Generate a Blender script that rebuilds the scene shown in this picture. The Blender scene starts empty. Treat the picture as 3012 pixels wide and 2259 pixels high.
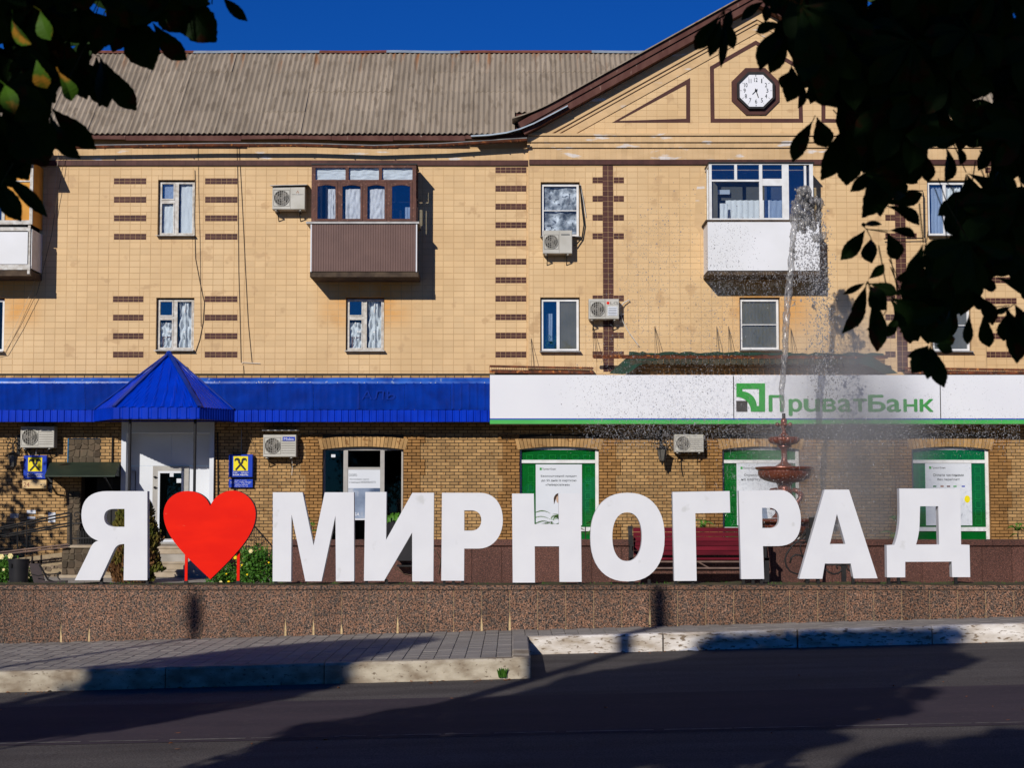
import bpy, math, random
from mathutils import Vector, noise
from mathutils.geometry import tessellate_polygon
random.seed(7)
SC = bpy.context.scene
COL = SC.collection
R = math.radians

# ---------------------------------------------------------------- camera
F = 5000.0                       # focal length in photograph pixels (3012 wide)
TT = math.atan(0.071)            # upward tilt
CT, ST = math.cos(TT), math.sin(TT)
EZ = 2.40                        # eye height above the near road
cam_d = bpy.data.cameras.new('camera')
cam = bpy.data.objects.new('camera', cam_d); COL.objects.link(cam)
cam.location = (0, 0, EZ); cam.rotation_euler = (R(90) + TT, 0, 0)
cam_d.sensor_width = 36; cam_d.lens = F / 3012 * 36
cam_d.clip_start = 0.1; cam_d.clip_end = 3000
cam_d.dof.use_dof = True; cam_d.dof.focus_distance = 34; cam_d.dof.aperture_fstop = 9
SC.camera = cam

# ---------------------------------------------------------------- world, sun, exposure
SUN = Vector((0.40, 1.0, -0.47)).normalized()       # direction the light travels
elev = math.asin(-SUN.z)
world = bpy.data.worlds.new('World'); SC.world = world; world.use_nodes = True
wn = world.node_tree; wn.nodes.clear()
sky = wn.nodes.new('ShaderNodeTexSky'); sky.sky_type = 'NISHITA'; sky.sun_disc = False
sky.sun_elevation = elev
sky.sun_rotation = math.atan2(-SUN.x, -SUN.y)
sky.air_density = 1.0; sky.dust_density = 0.0; sky.ozone_density = 3.0; sky.altitude = 1500
hs = wn.nodes.new('ShaderNodeHueSaturation'); hs.inputs['Saturation'].default_value = 1.28; hs.inputs['Value'].default_value = 1.0
tint = wn.nodes.new('ShaderNodeVectorMath'); tint.operation = 'MULTIPLY'; tint.inputs[1].default_value = (0.07, 0.29, 0.63)
bg = wn.nodes.new('ShaderNodeBackground'); bg.inputs[1].default_value = 0.108
wo = wn.nodes.new('ShaderNodeOutputWorld')
wn.links.new(sky.outputs[0], hs.inputs['Color']); wn.links.new(hs.outputs[0], tint.inputs[0])
wn.links.new(tint.outputs[0], bg.inputs[0]); wn.links.new(bg.outputs[0], wo.inputs[0])
sun_d = bpy.data.lights.new('sun', 'SUN'); sun_d.energy = 4.0; sun_d.angle = R(0.53); sun_d.color = (1.0, 0.955, 0.90)
sun = bpy.data.objects.new('sun', sun_d); COL.objects.link(sun)
sun.rotation_euler = SUN.to_track_quat('-Z', 'Y').to_euler(); sun.location = (0, -20, 30)
vs = SC.view_settings; vs.view_transform = 'Standard'; vs.look = 'None'; vs.exposure = 0.0; vs.gamma = 1.0
try: vs.use_curve_mapping = False
except Exception: pass
SC.cycles.max_bounces = 8; SC.cycles.transparent_max_bounces = 24
SC.cycles.use_denoising = True

# ---------------------------------------------------------------- geometry helpers
def W(px, py, Y):
    """photograph direction (px,py) met with the vertical plane y=Y"""
    a = (px - 1506) / F; b = (1129.5 - py) / F
    s = Y / (CT - b * ST)
    return (a * s, EZ + s * (ST + b * CT))
def W3(px, py, Y):
    x, z = W(px, py, Y); return (x, Y, z)
def proj(p):
    x, y, z = p[0], p[1], p[2] - EZ
    f = y * CT + z * ST; u = -y * ST + z * CT
    return (1506 + F * x / f, 1129.5 - F * u / f)
D = 1.36166                      # display pixel -> photograph pixel

class MB:
    def __init__(s): s.v = []; s.f = []; s.t = []; s.tint = 0.0
    def add(s, vs_, fs):
        n = len(s.v); s.v += [tuple(v) for v in vs_]
        for f in fs: s.f.append(tuple(i + n for i in f)); s.t.append(s.tint)
        return s
    def box(s, x0, x1, y0, y1, z0, z1):
        if x0 > x1: x0, x1 = x1, x0
        if y0 > y1: y0, y1 = y1, y0
        if z0 > z1: z0, z1 = z1, z0
        return s.add([(x0,y0,z0),(x1,y0,z0),(x1,y1,z0),(x0,y1,z0),(x0,y0,z1),(x1,y0,z1),(x1,y1,z1),(x0,y1,z1)],
                     [(0,3,2,1),(4,5,6,7),(0,1,5,4),(1,2,6,5),(2,3,7,6),(3,0,4,7)])
    def obox(s, c, ax, ay, az):
        c = Vector(c); ax, ay, az = Vector(ax), Vector(ay), Vector(az)
        P = [c + i*ax + j*ay + k*az for k in (-1,1) for (i,j) in ((-1,-1),(1,-1),(1,1),(-1,1))]
        return s.add(P, [(0,3,2,1),(4,5,6,7),(0,1,5,4),(1,2,6,5),(2,3,7,6),(3,0,4,7)])
    def bar(s, a, b, w, h=None):
        a, b = Vector(a), Vector(b); d = b - a; h = h or w
        up = Vector((0,0,1)) if abs(d.normalized().z) < .95 else Vector((0,1,0))
        sx = d.cross(up).normalized() * w/2; sy = sx.cross(d).normalized() * h/2
        return s.obox((a+b)/2, d/2, sx, sy)
    def tube(s, pts, r, n=8, cap=True):
        pts = [Vector(p) for p in pts]; m = len(pts)
        rr = r if isinstance(r, (list, tuple)) else [r]*m
        rings = []; prev = None
        for i, p in enumerate(pts):
            d = (pts[min(i+1, m-1)] - pts[max(i-1, 0)]).normalized()
            if prev is None:
                q = Vector((0,0,1)) if abs(d.z) < .9 else Vector((1,0,0))
                u = d.cross(q).normalized()
            else:
                u = (prev - d * prev.dot(d)).normalized()
            prev = u; w = d.cross(u)
            rings.append([p + (u*math.cos(2*math.pi*k/n) + w*math.sin(2*math.pi*k/n))*rr[i] for k in range(n)])
        vs_ = [v for r_ in rings for v in r_]; fs = []
        for i in range(m-1):
            for k in range(n):
                a = i*n + k; b = i*n + (k+1) % n
                fs.append((a, b, b+n, a+n))
        if cap: fs.append(tuple(range(n))[::-1]); fs.append(tuple(range((m-1)*n, m*n)))
        return s.add(vs_, fs)
    def lathe(s, cx, cy, prof, n=24, flute=0.0, fl_n=0):
        vs_ = []; fs = []
        for (r, z) in prof:
            for k in range(n):
                a = 2*math.pi*k/n; rr = r * (1 + (flute*math.cos(fl_n*a) if fl_n else 0))
                vs_.append((cx + rr*math.cos(a), cy + rr*math.sin(a), z))
        for i in range(len(prof)-1):
            for k in range(n):
                a = i*n+k; b = i*n+(k+1) % n
                fs.append((a, b, b+n, a+n))
        return s.add(vs_, fs)
    def prism(s, outer, y0, y1, holes=()):
        """polygon in x,z extruded from y0 (front) to y1"""
        loops = [list(outer)] + [list(h) for h in holes]
        tri = tessellate_polygon([[Vector((p[0], p[1], 0)) for p in l] for l in loops])
        flat = [p for l in loops for p in l]; n = len(flat)
        vs_ = [(p[0], y0, p[1]) for p in flat] + [(p[0], y1, p[1]) for p in flat]
        fs = []
        for t in tri:
            a, b, c = [flat[i] for i in t]
            ar = (b[0]-a[0])*(c[1]-a[1]) - (b[1]-a[1])*(c[0]-a[0])
            t = tuple(t) if ar > 0 else tuple(reversed(t))
            fs.append(t); fs.append(tuple(i+n for i in reversed(t)))
        o = 0
        for li, l in enumerate(loops):
            ar = sum(l[i][0]*l[(i+1) % len(l)][1] - l[(i+1) % len(l)][0]*l[i][1] for i in range(len(l)))
            ccw = ar > 0
            if li > 0: ccw = not ccw
            for i in range(len(l)):
                a, b = o+i, o+(i+1) % len(l)
                fs.append((a, a+n, b+n, b) if ccw else (a, b, b+n, a+n))
            o += len(l)
        return s.add(vs_, fs)
    def ball(s, c, r, n=8, m=6, sq=1.0):
        return s.lathe_at(c, [(math.sin(math.pi*i/m)*r, -math.cos(math.pi*i/m)*r*sq) for i in range(m+1)], n)
    def lathe_at(s, c, prof, n):
        return s.lathe(c[0], c[1], [(max(r, 1e-4), c[2]+z) for r, z in prof], n)

ORG = {}
def tag(o, label=None, cat=None, group=None, kind=None):
    if label: o['label'] = label
    if cat: o['category'] = cat
    if group: o['group'] = group
    if kind: o['kind'] = kind
    return o
def thing(name, label, cat, loc, group=None):
    o = bpy.data.objects.new(name, None); COL.objects.link(o); o.location = loc; o.empty_display_size = .2
    ORG[o.name] = Vector(loc); return tag(o, label, cat, group)
def add(name, mb, mat, parent=None, smooth=False, kind=None, label=None, cat=None, group=None, origin=None, angle=None, clear=False):
    if parent is not None: org = ORG[parent.name]
    elif origin is not None: org = Vector(origin)
    elif mb.v:
        xs = [v[0] for v in mb.v]; ys = [v[1] for v in mb.v]; zs = [v[2] for v in mb.v]
        org = Vector(((min(xs)+max(xs))/2, (min(ys)+max(ys))/2, min(zs)))
    else: org = Vector((0,0,0))
    me = bpy.data.meshes.new(name)
    me.from_pydata([(v[0]-org.x, v[1]-org.y, v[2]-org.z) for v in mb.v], [], mb.f)
    if any(mb.t):
        at = me.attributes.new('tint', 'FLOAT', 'FACE'); at.data.foreach_set('value', mb.t)
    if mat is not None: me.materials.append(mat)
    if smooth:
        me.polygons.foreach_set('use_smooth', [True]*len(me.polygons))
        if angle: 
            try: me.set_sharp_from_angle(angle=R(angle))
            except Exception: pass
    me.update()
    o = bpy.data.objects.new(name, me); COL.objects.link(o)
    if parent is not None: o.parent = parent; ORG[o.name] = org
    else: o.location = org; ORG[o.name] = org
    return tag(o, label, cat, group, kind)
def inst(name, mesh, loc, parent, rot=None, scale=None):
    o = bpy.data.objects.new(name, mesh); COL.objects.link(o); o.parent = parent
    o.location = Vector(loc) - ORG[parent.name]
    if rot: o.rotation_euler = rot
    if scale: o.scale = scale
    ORG[o.name] = Vector(loc)
    return o
def text_mb(s, x0, x1, z0, z1, y, depth=.002, bold=0.0, keep=False, shear=0.0, slope=None):
    """lettering that fills the box x0..x1, z0..z1 on plane y, facing -y"""
    c = bpy.data.curves.new('lettering', 'FONT'); c.body = s; c.resolution_u = 3; c.shear = shear
    o = bpy.data.objects.new('lettering_tmp', c); COL.objects.link(o)
    bpy.context.view_layer.update()
    me = o.to_mesh()
    xs = [v.co.x for v in me.vertices]; zs = [v.co.y for v in me.vertices]
    ax, bx, az, bz = min(xs), max(xs), min(zs), max(zs)
    kx = (x1-x0)/(bx-ax); kz = (z1-z0)/(bz-az)
    mb = MB()
    vs_ = [(x0+(v.co.x-ax)*kx, y-depth, z0+(v.co.y-az)*kz) for v in me.vertices]
    fs_ = [tuple(p.vertices) for p in me.polygons]; h_ = (z1-z0)*bold*1.4
    offs = [(0,0)] if not bold else [(-h_,0),(h_,0),(0,-h_*.6),(0,h_*.6),(0,0)]
    kx_ = (x1-x0-2*h_)/(x1-x0); kz_ = (z1-z0-1.2*h_)/(z1-z0); mx_, mz_ = (x0+x1)/2, (z0+z1)/2
    for i_, (dx_, dz_) in enumerate(offs):
        mb.add([(mx_+(v[0]-mx_)*kx_+dx_, v[1]-i_*.0006, mz_+(v[2]-mz_)*kz_+dz_) for v in vs_], fs_)
    o.to_mesh_clear(); bpy.data.objects.remove(o); bpy.data.curves.remove(c)
    return mb

# ---------------------------------------------------------------- materials
def mat(name, c1, c2=None, scale=6.0, rough=.75, bump=0.0, bscale=None, metal=0.0, tintvar=0.0, c3=None, s3=40.0, w3=.5, stretch=None, spec=.22, alpha=None, detail=4.0, coat=0.0, trans=0.0, rustz=False):
    m = bpy.data.materials.new(name); m.use_nodes = True
    nt = m.node_tree; N = nt.nodes; L = nt.links
    b = N['Principled BSDF']; b.inputs['Roughness'].default_value = rough; b.inputs['Metallic'].default_value = metal
    b.inputs['Specular IOR Level'].default_value = spec
    if coat: b.inputs['Coat Weight'].default_value = coat
    if trans: b.inputs['Transmission Weight'].default_value = trans
    c2 = c2 or c1
    geo = N.new('ShaderNodeNewGeometry'); vec = geo.outputs['Position']
    if stretch:
        mp = N.new('ShaderNodeVectorMath'); mp.operation = 'MULTIPLY'; mp.inputs[1].default_value = stretch
        L.new(vec, mp.inputs[0]); vec = mp.outputs[0]
    n1 = N.new('ShaderNodeTexNoise'); n1.inputs['Scale'].default_value = scale; n1.inputs['Detail'].default_value = detail
    L.new(vec, n1.inputs['Vector'])
    rmp = N.new('ShaderNodeMapRange'); rmp.inputs[1].default_value = .35; rmp.inputs[2].default_value = .65
    L.new(n1.outputs[0], rmp.inputs[0])
    mx = N.new('ShaderNodeMix'); mx.data_type = 'RGBA'; mx.inputs[6].default_value = (*c1, 1); mx.inputs[7].default_value = (*c2, 1)
    L.new(rmp.outputs[0], mx.inputs[0]); col = mx.outputs[2]
    if c3:
        n3 = N.new('ShaderNodeTexNoise'); n3.inputs['Scale'].default_value = s3; n3.inputs['Detail'].default_value = 3
        L.new(vec, n3.inputs['Vector'])
        r3 = N.new('ShaderNodeMapRange'); r3.inputs[1].default_value = w3; r3.inputs[2].default_value = w3+.07
        L.new(n3.outputs[0], r3.inputs[0])
        m3 = N.new('ShaderNodeMix'); m3.data_type = 'RGBA'; m3.inputs[7].default_value = (*c3, 1)
        L.new(col, m3.inputs[6]); L.new(r3.outputs[0], m3.inputs[0]); col = m3.outputs[2]
    if rustz:        # rust washed down from the ridge caps
        sx = N.new('ShaderNodeSeparateXYZ'); L.new(geo.outputs['Position'], sx.inputs[0])
        vv = N.new('ShaderNodeVectorMath'); vv.operation = 'MULTIPLY'; vv.inputs[1].default_value = (2.6, .0, .45); L.new(geo.outputs['Position'], vv.inputs[0])
        nr_ = N.new('ShaderNodeTexNoise'); nr_.inputs['Scale'].default_value = 1.6; nr_.inputs['Detail'].default_value = 5; L.new(vv.outputs[0], nr_.inputs['Vector'])
        ra = N.new('ShaderNodeMapRange'); ra.inputs[1].default_value = .56; ra.inputs[2].default_value = .66; L.new(nr_.outputs[0], ra.inputs[0])
        rz = N.new('ShaderNodeMapRange'); rz.inputs[1].default_value = 13.6; rz.inputs[2].default_value = 14.35; L.new(sx.outputs[2], rz.inputs[0])
        mu = N.new('ShaderNodeMath'); mu.operation = 'MULTIPLY'; L.new(ra.outputs[0], mu.inputs[0]); L.new(rz.outputs[0], mu.inputs[1])
        mr_ = N.new('ShaderNodeMix'); mr_.data_type = 'RGBA'; mr_.inputs[7].default_value = (.30,.13,.05,1); L.new(col, mr_.inputs[6]); L.new(mu.outputs[0], mr_.inputs[0]); col = mr_.outputs[2]
    if tintvar:
        at = N.new('ShaderNodeAttribute'); at.attribute_name = 'tint'
        oi = N.new('ShaderNodeObjectInfo')
        ad = N.new('ShaderNodeMath'); ad.operation = 'ADD'; L.new(at.outputs['Fac'], ad.inputs[0]); L.new(oi.outputs['Random'], ad.inputs[1])
        fr = N.new('ShaderNodeMath'); fr.operation = 'FRACT'; L.new(ad.outputs[0], fr.inputs[0])
        mr = N.new('ShaderNodeMapRange'); mr.inputs[3].default_value = 1-tintvar; mr.inputs[4].default_value = 1+tintvar*.6
        L.new(fr.outputs[0], mr.inputs[0])
        vm = N.new('ShaderNodeVectorMath'); vm.operation = 'SCALE'; L.new(col, vm.inputs[0]); L.new(mr.outputs[0], vm.inputs['Scale']); col = vm.outputs[0]
    L.new(col, b.inputs['Base Color'])
    if bump:
        bn = N.new('ShaderNodeTexNoise'); bn.inputs['Scale'].default_value = bscale or scale*6; bn.inputs['Detail'].default_value = 5
        L.new(vec, bn.inputs['Vector'])
        bp = N.new('ShaderNodeBump'); bp.inputs['Strength'].default_value = bump; bp.inputs['Distance'].default_value = .01
        L.new(bn.outputs[0], bp.inputs['Height']); L.new(bp.outputs[0], b.inputs['Normal'])
    m['col'] = 1
    return m

M = {}
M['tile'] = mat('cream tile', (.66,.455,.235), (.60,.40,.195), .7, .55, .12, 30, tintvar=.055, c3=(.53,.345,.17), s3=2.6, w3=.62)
M['frieze'] = mat('cream plaster', (.62,.42,.22), (.54,.36,.18), 1.3, .7, .2, 30, tintvar=.08, c3=(.62,.56,.50), s3=1.7, w3=.62, stretch=(1,1,4))
M['grout'] = mat('tile grout', (.54,.355,.175), (.44,.285,.14), 2.0, .9)
M['browntile'] = mat('brown glazed tile', (.088,.034,.026), (.066,.026,.021), 4, .55, tintvar=.15, spec=.15)
M['brick'] = mat('yellow brick', (.46,.275,.11), (.35,.205,.08), 2.2, .8, .4, 60, tintvar=.25, c3=(.27,.135,.045), s3=9, w3=.60)
M['quoin'] = mat('umber brick', (.34,.175,.055), (.26,.13,.04), 2.2, .8, .4, 60, tintvar=.22)
M['mortar'] = mat('dark mortar', (.035,.03,.02), (.05,.04,.025), 5, .95)
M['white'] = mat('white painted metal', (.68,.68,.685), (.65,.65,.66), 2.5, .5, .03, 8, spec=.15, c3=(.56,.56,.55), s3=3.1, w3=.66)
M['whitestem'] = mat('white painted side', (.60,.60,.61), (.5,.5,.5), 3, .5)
M['whiteframe'] = mat('white window frame', (.72,.72,.70), (.62,.61,.58), 5, .45)
M['oldframe'] = mat('weathered white frame', (.62,.60,.55), (.42,.38,.32), 9, .7, .2, 60)
M['greyframe'] = mat('grey aluminium frame', (.40,.38,.34), (.34,.32,.29), 5, .4)
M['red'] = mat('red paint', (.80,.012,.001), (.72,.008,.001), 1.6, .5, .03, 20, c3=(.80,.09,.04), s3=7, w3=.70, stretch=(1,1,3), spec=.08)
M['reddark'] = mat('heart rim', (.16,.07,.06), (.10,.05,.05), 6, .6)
M['roof'] = mat('asbestos cement', (.35,.285,.21), (.275,.222,.162), 1.0, .9, .35, 50, tintvar=.12, c3=(.245,.195,.14), s3=3.0, w3=.54, stretch=(2.6,.6,.6), rustz=True)
M['rust'] = mat('rusty steel', (.17,.05,.02), (.06,.025,.015), 7, .85, .3, 60, c3=(.42,.15,.04), s3=12, w3=.60)
M['fascia'] = mat('brown fascia board', (.085,.034,.027), (.12,.055,.042), 2.5, .8, .1, 40, spec=.15, c3=(.28,.2,.16), s3=5, w3=.68, stretch=(2,1,.7))
M['zinc'] = mat('zinc gutter', (.35,.34,.32), (.24,.23,.22), 4, .5, metal=.3)
M['zincblue'] = mat('galvanised ridge', (.34,.40,.44), (.26,.30,.34), 4, .5, metal=.2)
M['ridgerust'] = mat('rusty ridge cap', (.21,.075,.045), (.14,.05,.035), 5, .8)
M['blue'] = mat('blue awning sheet', (.001,.030,.27), (.001,.019,.18), 1.9, .38, .8, 3.5, stretch=(1.3,1,.8), spec=.12)
M['bluevalance'] = mat('blue corrugated valance', (.0003,.032,.44), (.0003,.024,.34), 2, .3, spec=.22)
M['blueflash'] = mat('blue flashing', (.02,.11,.46), (.006,.045,.28), 2.2, .3, .2, 14, c3=(.18,.26,.42), s3=6, w3=.64)
M['blueghost'] = mat('faded blue lettering', (.001,.025,.24), None, 2, .5)
M['signwhite'] = mat('white sign panel', (.72,.72,.72), (.69,.69,.70), .8, .4, spec=.25)
M['signgreen'] = mat('green sign strip', (.075,.42,.085), (.06,.36,.075), 2, .4)
M['logogreen'] = mat('green logo', (.025,.27,.035), (.03,.30,.04), 2, .5)
M['logogrey'] = mat('dark grey logo', (.055,.05,.045), None, 2, .5)
M['bankgreen'] = mat('green window film', (.002,.16,.018), (.001,.12,.014), 1.5, .35)
M['filmline'] = mat('light green print', (.004,.26,.03), None, 2, .4)
M['granite'] = None
M['concrete'] = mat('concrete', (.40,.36,.30), (.30,.27,.22), 3, .9, .3, 50)
M['step'] = mat('stone step', (.44,.36,.26), (.34,.27,.18), 4, .85, .2, 50, tintvar=.1)
M['rubble'] = mat('rubble stone', (.22,.165,.11), (.15,.11,.075), 3, .9, .6, 25, tintvar=.4)
M['rubbledark'] = mat('dark rubble stone', (.12,.085,.055), (.09,.07,.045), 3, .9, .6, 25, tintvar=.45)
M['darkjoint'] = mat('grimy stone joint', (.13,.10,.065), (.09,.07,.05), 5, .95)
M['rubblejoint'] = mat('stone joint', (.34,.26,.16), (.26,.20,.12), 5, .95)
M['paver'] = mat('grey paver', (.29,.26,.225), (.235,.21,.18), 1.2, .85, .25, 60, tintvar=.10)
M['paverjoint'] = mat('paver joint sand', (.20,.18,.155), (.16,.145,.125), 3, .95)
M['kerb'] = mat('whitewashed kerb', (.46,.40,.30), (.22,.17,.115), 5.0, .9, .5, 30, tintvar=.12, c3=(.17,.13,.09), s3=24, w3=.62, stretch=(.7,1,1.3))
M['kerbwhite'] = mat('limewashed kerb', (.74,.69,.62), (.38,.31,.23), 4.5, .9, .5, 30, tintvar=.10, c3=(.20,.15,.10), s3=20, w3=.57, stretch=(.5,1,1.5))
M['black'] = mat('black iron', (.012,.012,.012), (.02,.018,.016), 8, .5)
M['blackwood'] = mat('dark painted slat', (.05,.035,.035), (.035,.025,.025), 8, .6)
M['bin'] = mat('black bin', (.018,.017,.018), (.012,.012,.013), 4, .55)
M['maroon'] = mat('maroon painted plank', (.14,.010,.019), (.085,.007,.013), 5, .7, .2, 30, spec=.06, tintvar=.2, stretch=(.3,1,2))
M['benchsteel'] = mat('brown steel rail', (.20,.13,.10), (.14,.09,.07), 6, .5)
M['acwhite'] = mat('air conditioner casing', (.50,.48,.42), (.42,.40,.34), 3, .5)
M['acgrey'] = mat('fan guard', (.22,.20,.17), (.17,.155,.13), 5, .6)
M['fandark'] = mat('fan recess', (.045,.038,.03), (.03,.025,.02), 6, .6)
M['cloth'] = mat('white curtain', (.72,.72,.70), (.66,.66,.65), 3, .9)
M['greycloth'] = mat('grey blind', (.16,.145,.115), (.13,.12,.095), 3, .8)
M['interior'] = mat('dark interior', (.02,.019,.018), (.012,.012,.012), 3, .9)
M['woodframe'] = mat('brown timber frame', (.13,.055,.038), (.085,.04,.03), 7, .7, .2, 50, c3=(.2,.10,.07), s3=14, w3=.6)
M['profile'] = mat('brown profiled sheet', (.145,.082,.066), (.125,.07,.057), 3, .5)
M['balcwhite'] = mat('white balcony sheet', (.72,.72,.72), (.66,.66,.65), 1.0, .5)
M['ochre'] = mat('ochre board', (.62,.29,.045), (.52,.23,.035), 3, .7)
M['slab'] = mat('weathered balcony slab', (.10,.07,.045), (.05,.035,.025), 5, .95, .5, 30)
M['copper'] = mat('copper painted fountain', (.22,.062,.030), (.13,.036,.020), 9, .32, .25, 40, metal=.35, spec=.6)
M['darkcloth'] = mat('green tarpaulin', (.013,.048,.030), (.03,.035,.022), 6, .8, .4, 20)
M['shingle'] = mat('mossy canopy shingle', (.07,.055,.035), (.04,.045,.03), 8, .9, .4, 40, tintvar=.3)
M['doorwhite'] = mat('white entrance cladding', (.66,.68,.70), (.60,.62,.65), 1.5, .45)
M['canopygreen'] = mat('dark green canopy', (.030,.045,.028), (.022,.034,.022), 2, .55)
M['signblue'] = mat('blue sign', (.006,.045,.42), (.005,.038,.36), 3, .35)
M['yellow'] = mat('yellow sign', (.80,.66,.01), None, 3, .4)
M['beige'] = mat('beige plate', (.66,.46,.22), (.60,.41,.19), 4, .6)
M['print'] = mat('dark print', (.06,.07,.08), None, 3, .6)
M['printwhite'] = mat('white print', (.75,.75,.75), None, 3, .6)
M['poster'] = mat('poster paper', (.66,.68,.70), (.62,.64,.66), 1.5, .3)
M['posterphoto'] = mat('printed photograph', (.30,.36,.46), (.06,.09,.15), 1.6, .35, c3=(.45,.47,.50), s3=2.1, w3=.58)
M['skin'] = mat('printed skin tone', (.50,.33,.22), None, 3, .6)
M['hair'] = mat('printed hair', (.05,.025,.012), (.03,.015,.01), 3, .6)
M['clock'] = mat('clock face', (.74,.74,.75), None, 3, .4)
M['soil'] = mat('mossy soil', (.09,.065,.035), (.05,.06,.02), 6, .95, .8, 30)
M['leafgreen'] = mat('plant leaf', (.045,.14,.015), (.08,.20,.02), 3, .5)
M['roseleaf'] = mat('rose leaf', (.03,.10,.010), (.07,.17,.018), 4, .45)
M['thuja'] = mat('thuja green', (.07,.10,.012), (.15,.10,.02), 2.2, .8, stretch=(1,1,1.2))
M['thujadry'] = mat('dry thuja', (.20,.10,.035), (.12,.055,.02), 4, .8)
M['rose'] = mat('cream rose', (.80,.68,.33), None, 3, .6)
M['roseyellow'] = mat('yellow rose', (.85,.62,.01), None, 3, .6)
M['bark'] = mat('bark', (.06,.045,.03), (.035,.028,.02), 6, .9, .6, 20)
M['dryleaf'] = mat('dry leaf', (.35,.13,.035), (.25,.09,.03), 4, .8)
M['foam'] = mat('crumbled joint filler', (.62,.46,.24), (.46,.33,.17), 20, .9, .6, 60)
M['wire'] = mat('wire', (.10,.07,.045), None, 3, .7)
M['wirelight'] = mat('pale pipe', (.5,.42,.30), None, 3, .6)
M['plastic'] = mat('white plastic pipe', (.6,.58,.52), None, 3, .6)
M['lampglass'] = mat('dusty lamp glass', (.14,.13,.11), (.10,.095,.08), 6, .3)

def granite(name, base, dark, mid, sc):
    m = bpy.data.materials.new(name); m.use_nodes = True; nt = m.node_tree; N = nt.nodes; L = nt.links
    b = N['Principled BSDF']; b.inputs['Roughness'].default_value = .62; b.inputs['Specular IOR Level'].default_value = .2
    geo = N.new('ShaderNodeNewGeometry')
    def nz(s, d): 
        n = N.new('ShaderNodeTexNoise'); n.inputs['Scale'].default_value = s; n.inputs['Detail'].default_value = d; L.new(geo.outputs['Position'], n.inputs['Vector']); return n
    def mixc(fac, a, c):
        x = N.new('ShaderNodeMix'); x.data_type = 'RGBA'; L.new(fac, x.inputs[0])
        if isinstance(a, tuple): x.inputs[6].default_value = (*a, 1)
        else: L.new(a, x.inputs[6])
        x.inputs[7].default_value = (*c, 1); return x.outputs[2]
    def st(n, lo, hi):
        r = N.new('ShaderNodeMapRange'); r.inputs[1].default_value = lo; r.inputs[2].default_value = hi; L.new(n.outputs[0], r.inputs[0]); return r.outputs[0]
    c = mixc(st(nz(sc*.55, 2), .42, .6), base, mid)
    c = mixc(st(nz(sc, 3), .495, .56), c, dark)
    c = mixc(st(nz(sc*1.7, 1), .60, .66), c, (base[0]*1.9, base[1]*2.1, base[2]*2.3))
    big = st(nz(.8, 3), .35, .7)
    oi = N.new('ShaderNodeObjectInfo'); s = N.new('ShaderNodeMapRange'); s.inputs[3].default_value = .85; s.inputs[4].default_value = 1.15; L.new(oi.outputs['Random'], s.inputs[0])
    s2 = N.new('ShaderNodeMapRange'); s2.inputs[3].default_value = .85; s2.inputs[4].default_value = 1.12; L.new(big, s2.inputs[0])
    mu = N.new('ShaderNodeMath'); mu.operation = 'MULTIPLY'; L.new(s.outputs[0], mu.inputs[0]); L.new(s2.outputs[0], mu.inputs[1])
    vm = N.new('ShaderNodeVectorMath'); vm.operation = 'SCALE'; L.new(c, vm.inputs[0]); L.new(mu.outputs[0], vm.inputs['Scale'])
    L.new(vm.outputs[0], b.inputs['Base Color']); return m
M['granite'] = granite('pink granite', (.195,.098,.056), (.014,.013,.012), (.105,.075,.056), 36)
M['granitered'] = granite('red brown granite', (.105,.042,.028), (.045,.022,.016), (.085,.037,.027), 45)

# asphalt
def asphalt():
    m = bpy.data.materials.new('asphalt'); m.use_nodes = True; nt = m.node_tree; N = nt.nodes; L = nt.links
    b = N['Principled BSDF']; b.inputs['Roughness'].default_value = .9; b.inputs['Specular IOR Level'].default_value = .12
    geo = N.new('ShaderNodeNewGeometry')
    st = N.new('ShaderNodeVectorMath'); st.operation = 'MULTIPLY'; st.inputs[1].default_value = (.35, 1.6, 1); L.new(geo.outputs['Position'], st.inputs[0])
    n1 = N.new('ShaderNodeTexNoise'); n1.inputs['Scale'].default_value = 1.3; n1.inputs['Detail'].default_value = 6; L.new(st.outputs[0], n1.inputs['Vector'])
    r1 = N.new('ShaderNodeValToRGB'); r1.color_ramp.elements[0].position = .3; r1.color_ramp.elements[0].color = (.060,.052,.047,1)
    r1.color_ramp.elements[1].position = .7; r1.color_ramp.elements[1].color = (.098,.086,.077,1); L.new(n1.outputs[0], r1.inputs[0])
    n2 = N.new('ShaderNodeTexNoise'); n2.inputs['Scale'].default_value = 60; n2.inputs['Detail'].default_value = 2; L.new(geo.outputs['Position'], n2.inputs['Vector'])
    r2 = N.new('ShaderNodeMapRange'); r2.inputs[1].default_value = .3; r2.inputs[2].default_value = .72; r2.inputs[3].default_value = .55; r2.inputs[4].default_value = 1.75; L.new(n2.outputs[0], r2.inputs[0])
    vm = N.new('ShaderNodeVectorMath'); vm.operation = 'SCALE'; L.new(r1.outputs[0], vm.inputs[0]); L.new(r2.outputs[0], vm.inputs['Scale'])
    L.new(vm.outputs[0], b.inputs['Base Color'])
    bp = N.new('ShaderNodeBump'); bp.inputs['Strength'].default_value = .5; bp.inputs['Distance'].default_value = .006; L.new(n2.outputs[0], bp.inputs['Height']); L.new(bp.outputs[0], b.inputs['Normal'])
    return m
M['asphalt'] = asphalt()
M['asphaltpatch'] = mat('newer asphalt lane', (.062,.047,.055), (.047,.037,.045), 1.1, .9, .4, 60, c3=(.09,.075,.07), s3=25, w3=.62, stretch=(.4,1.5,1), spec=.12)
M['lane'] = mat('worn lane line', (.20,.18,.16), (.09,.08,.07), 9, .9)
M['ground'] = mat('bare ground', (.09,.075,.05), (.07,.07,.04), .6, .95)
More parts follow.
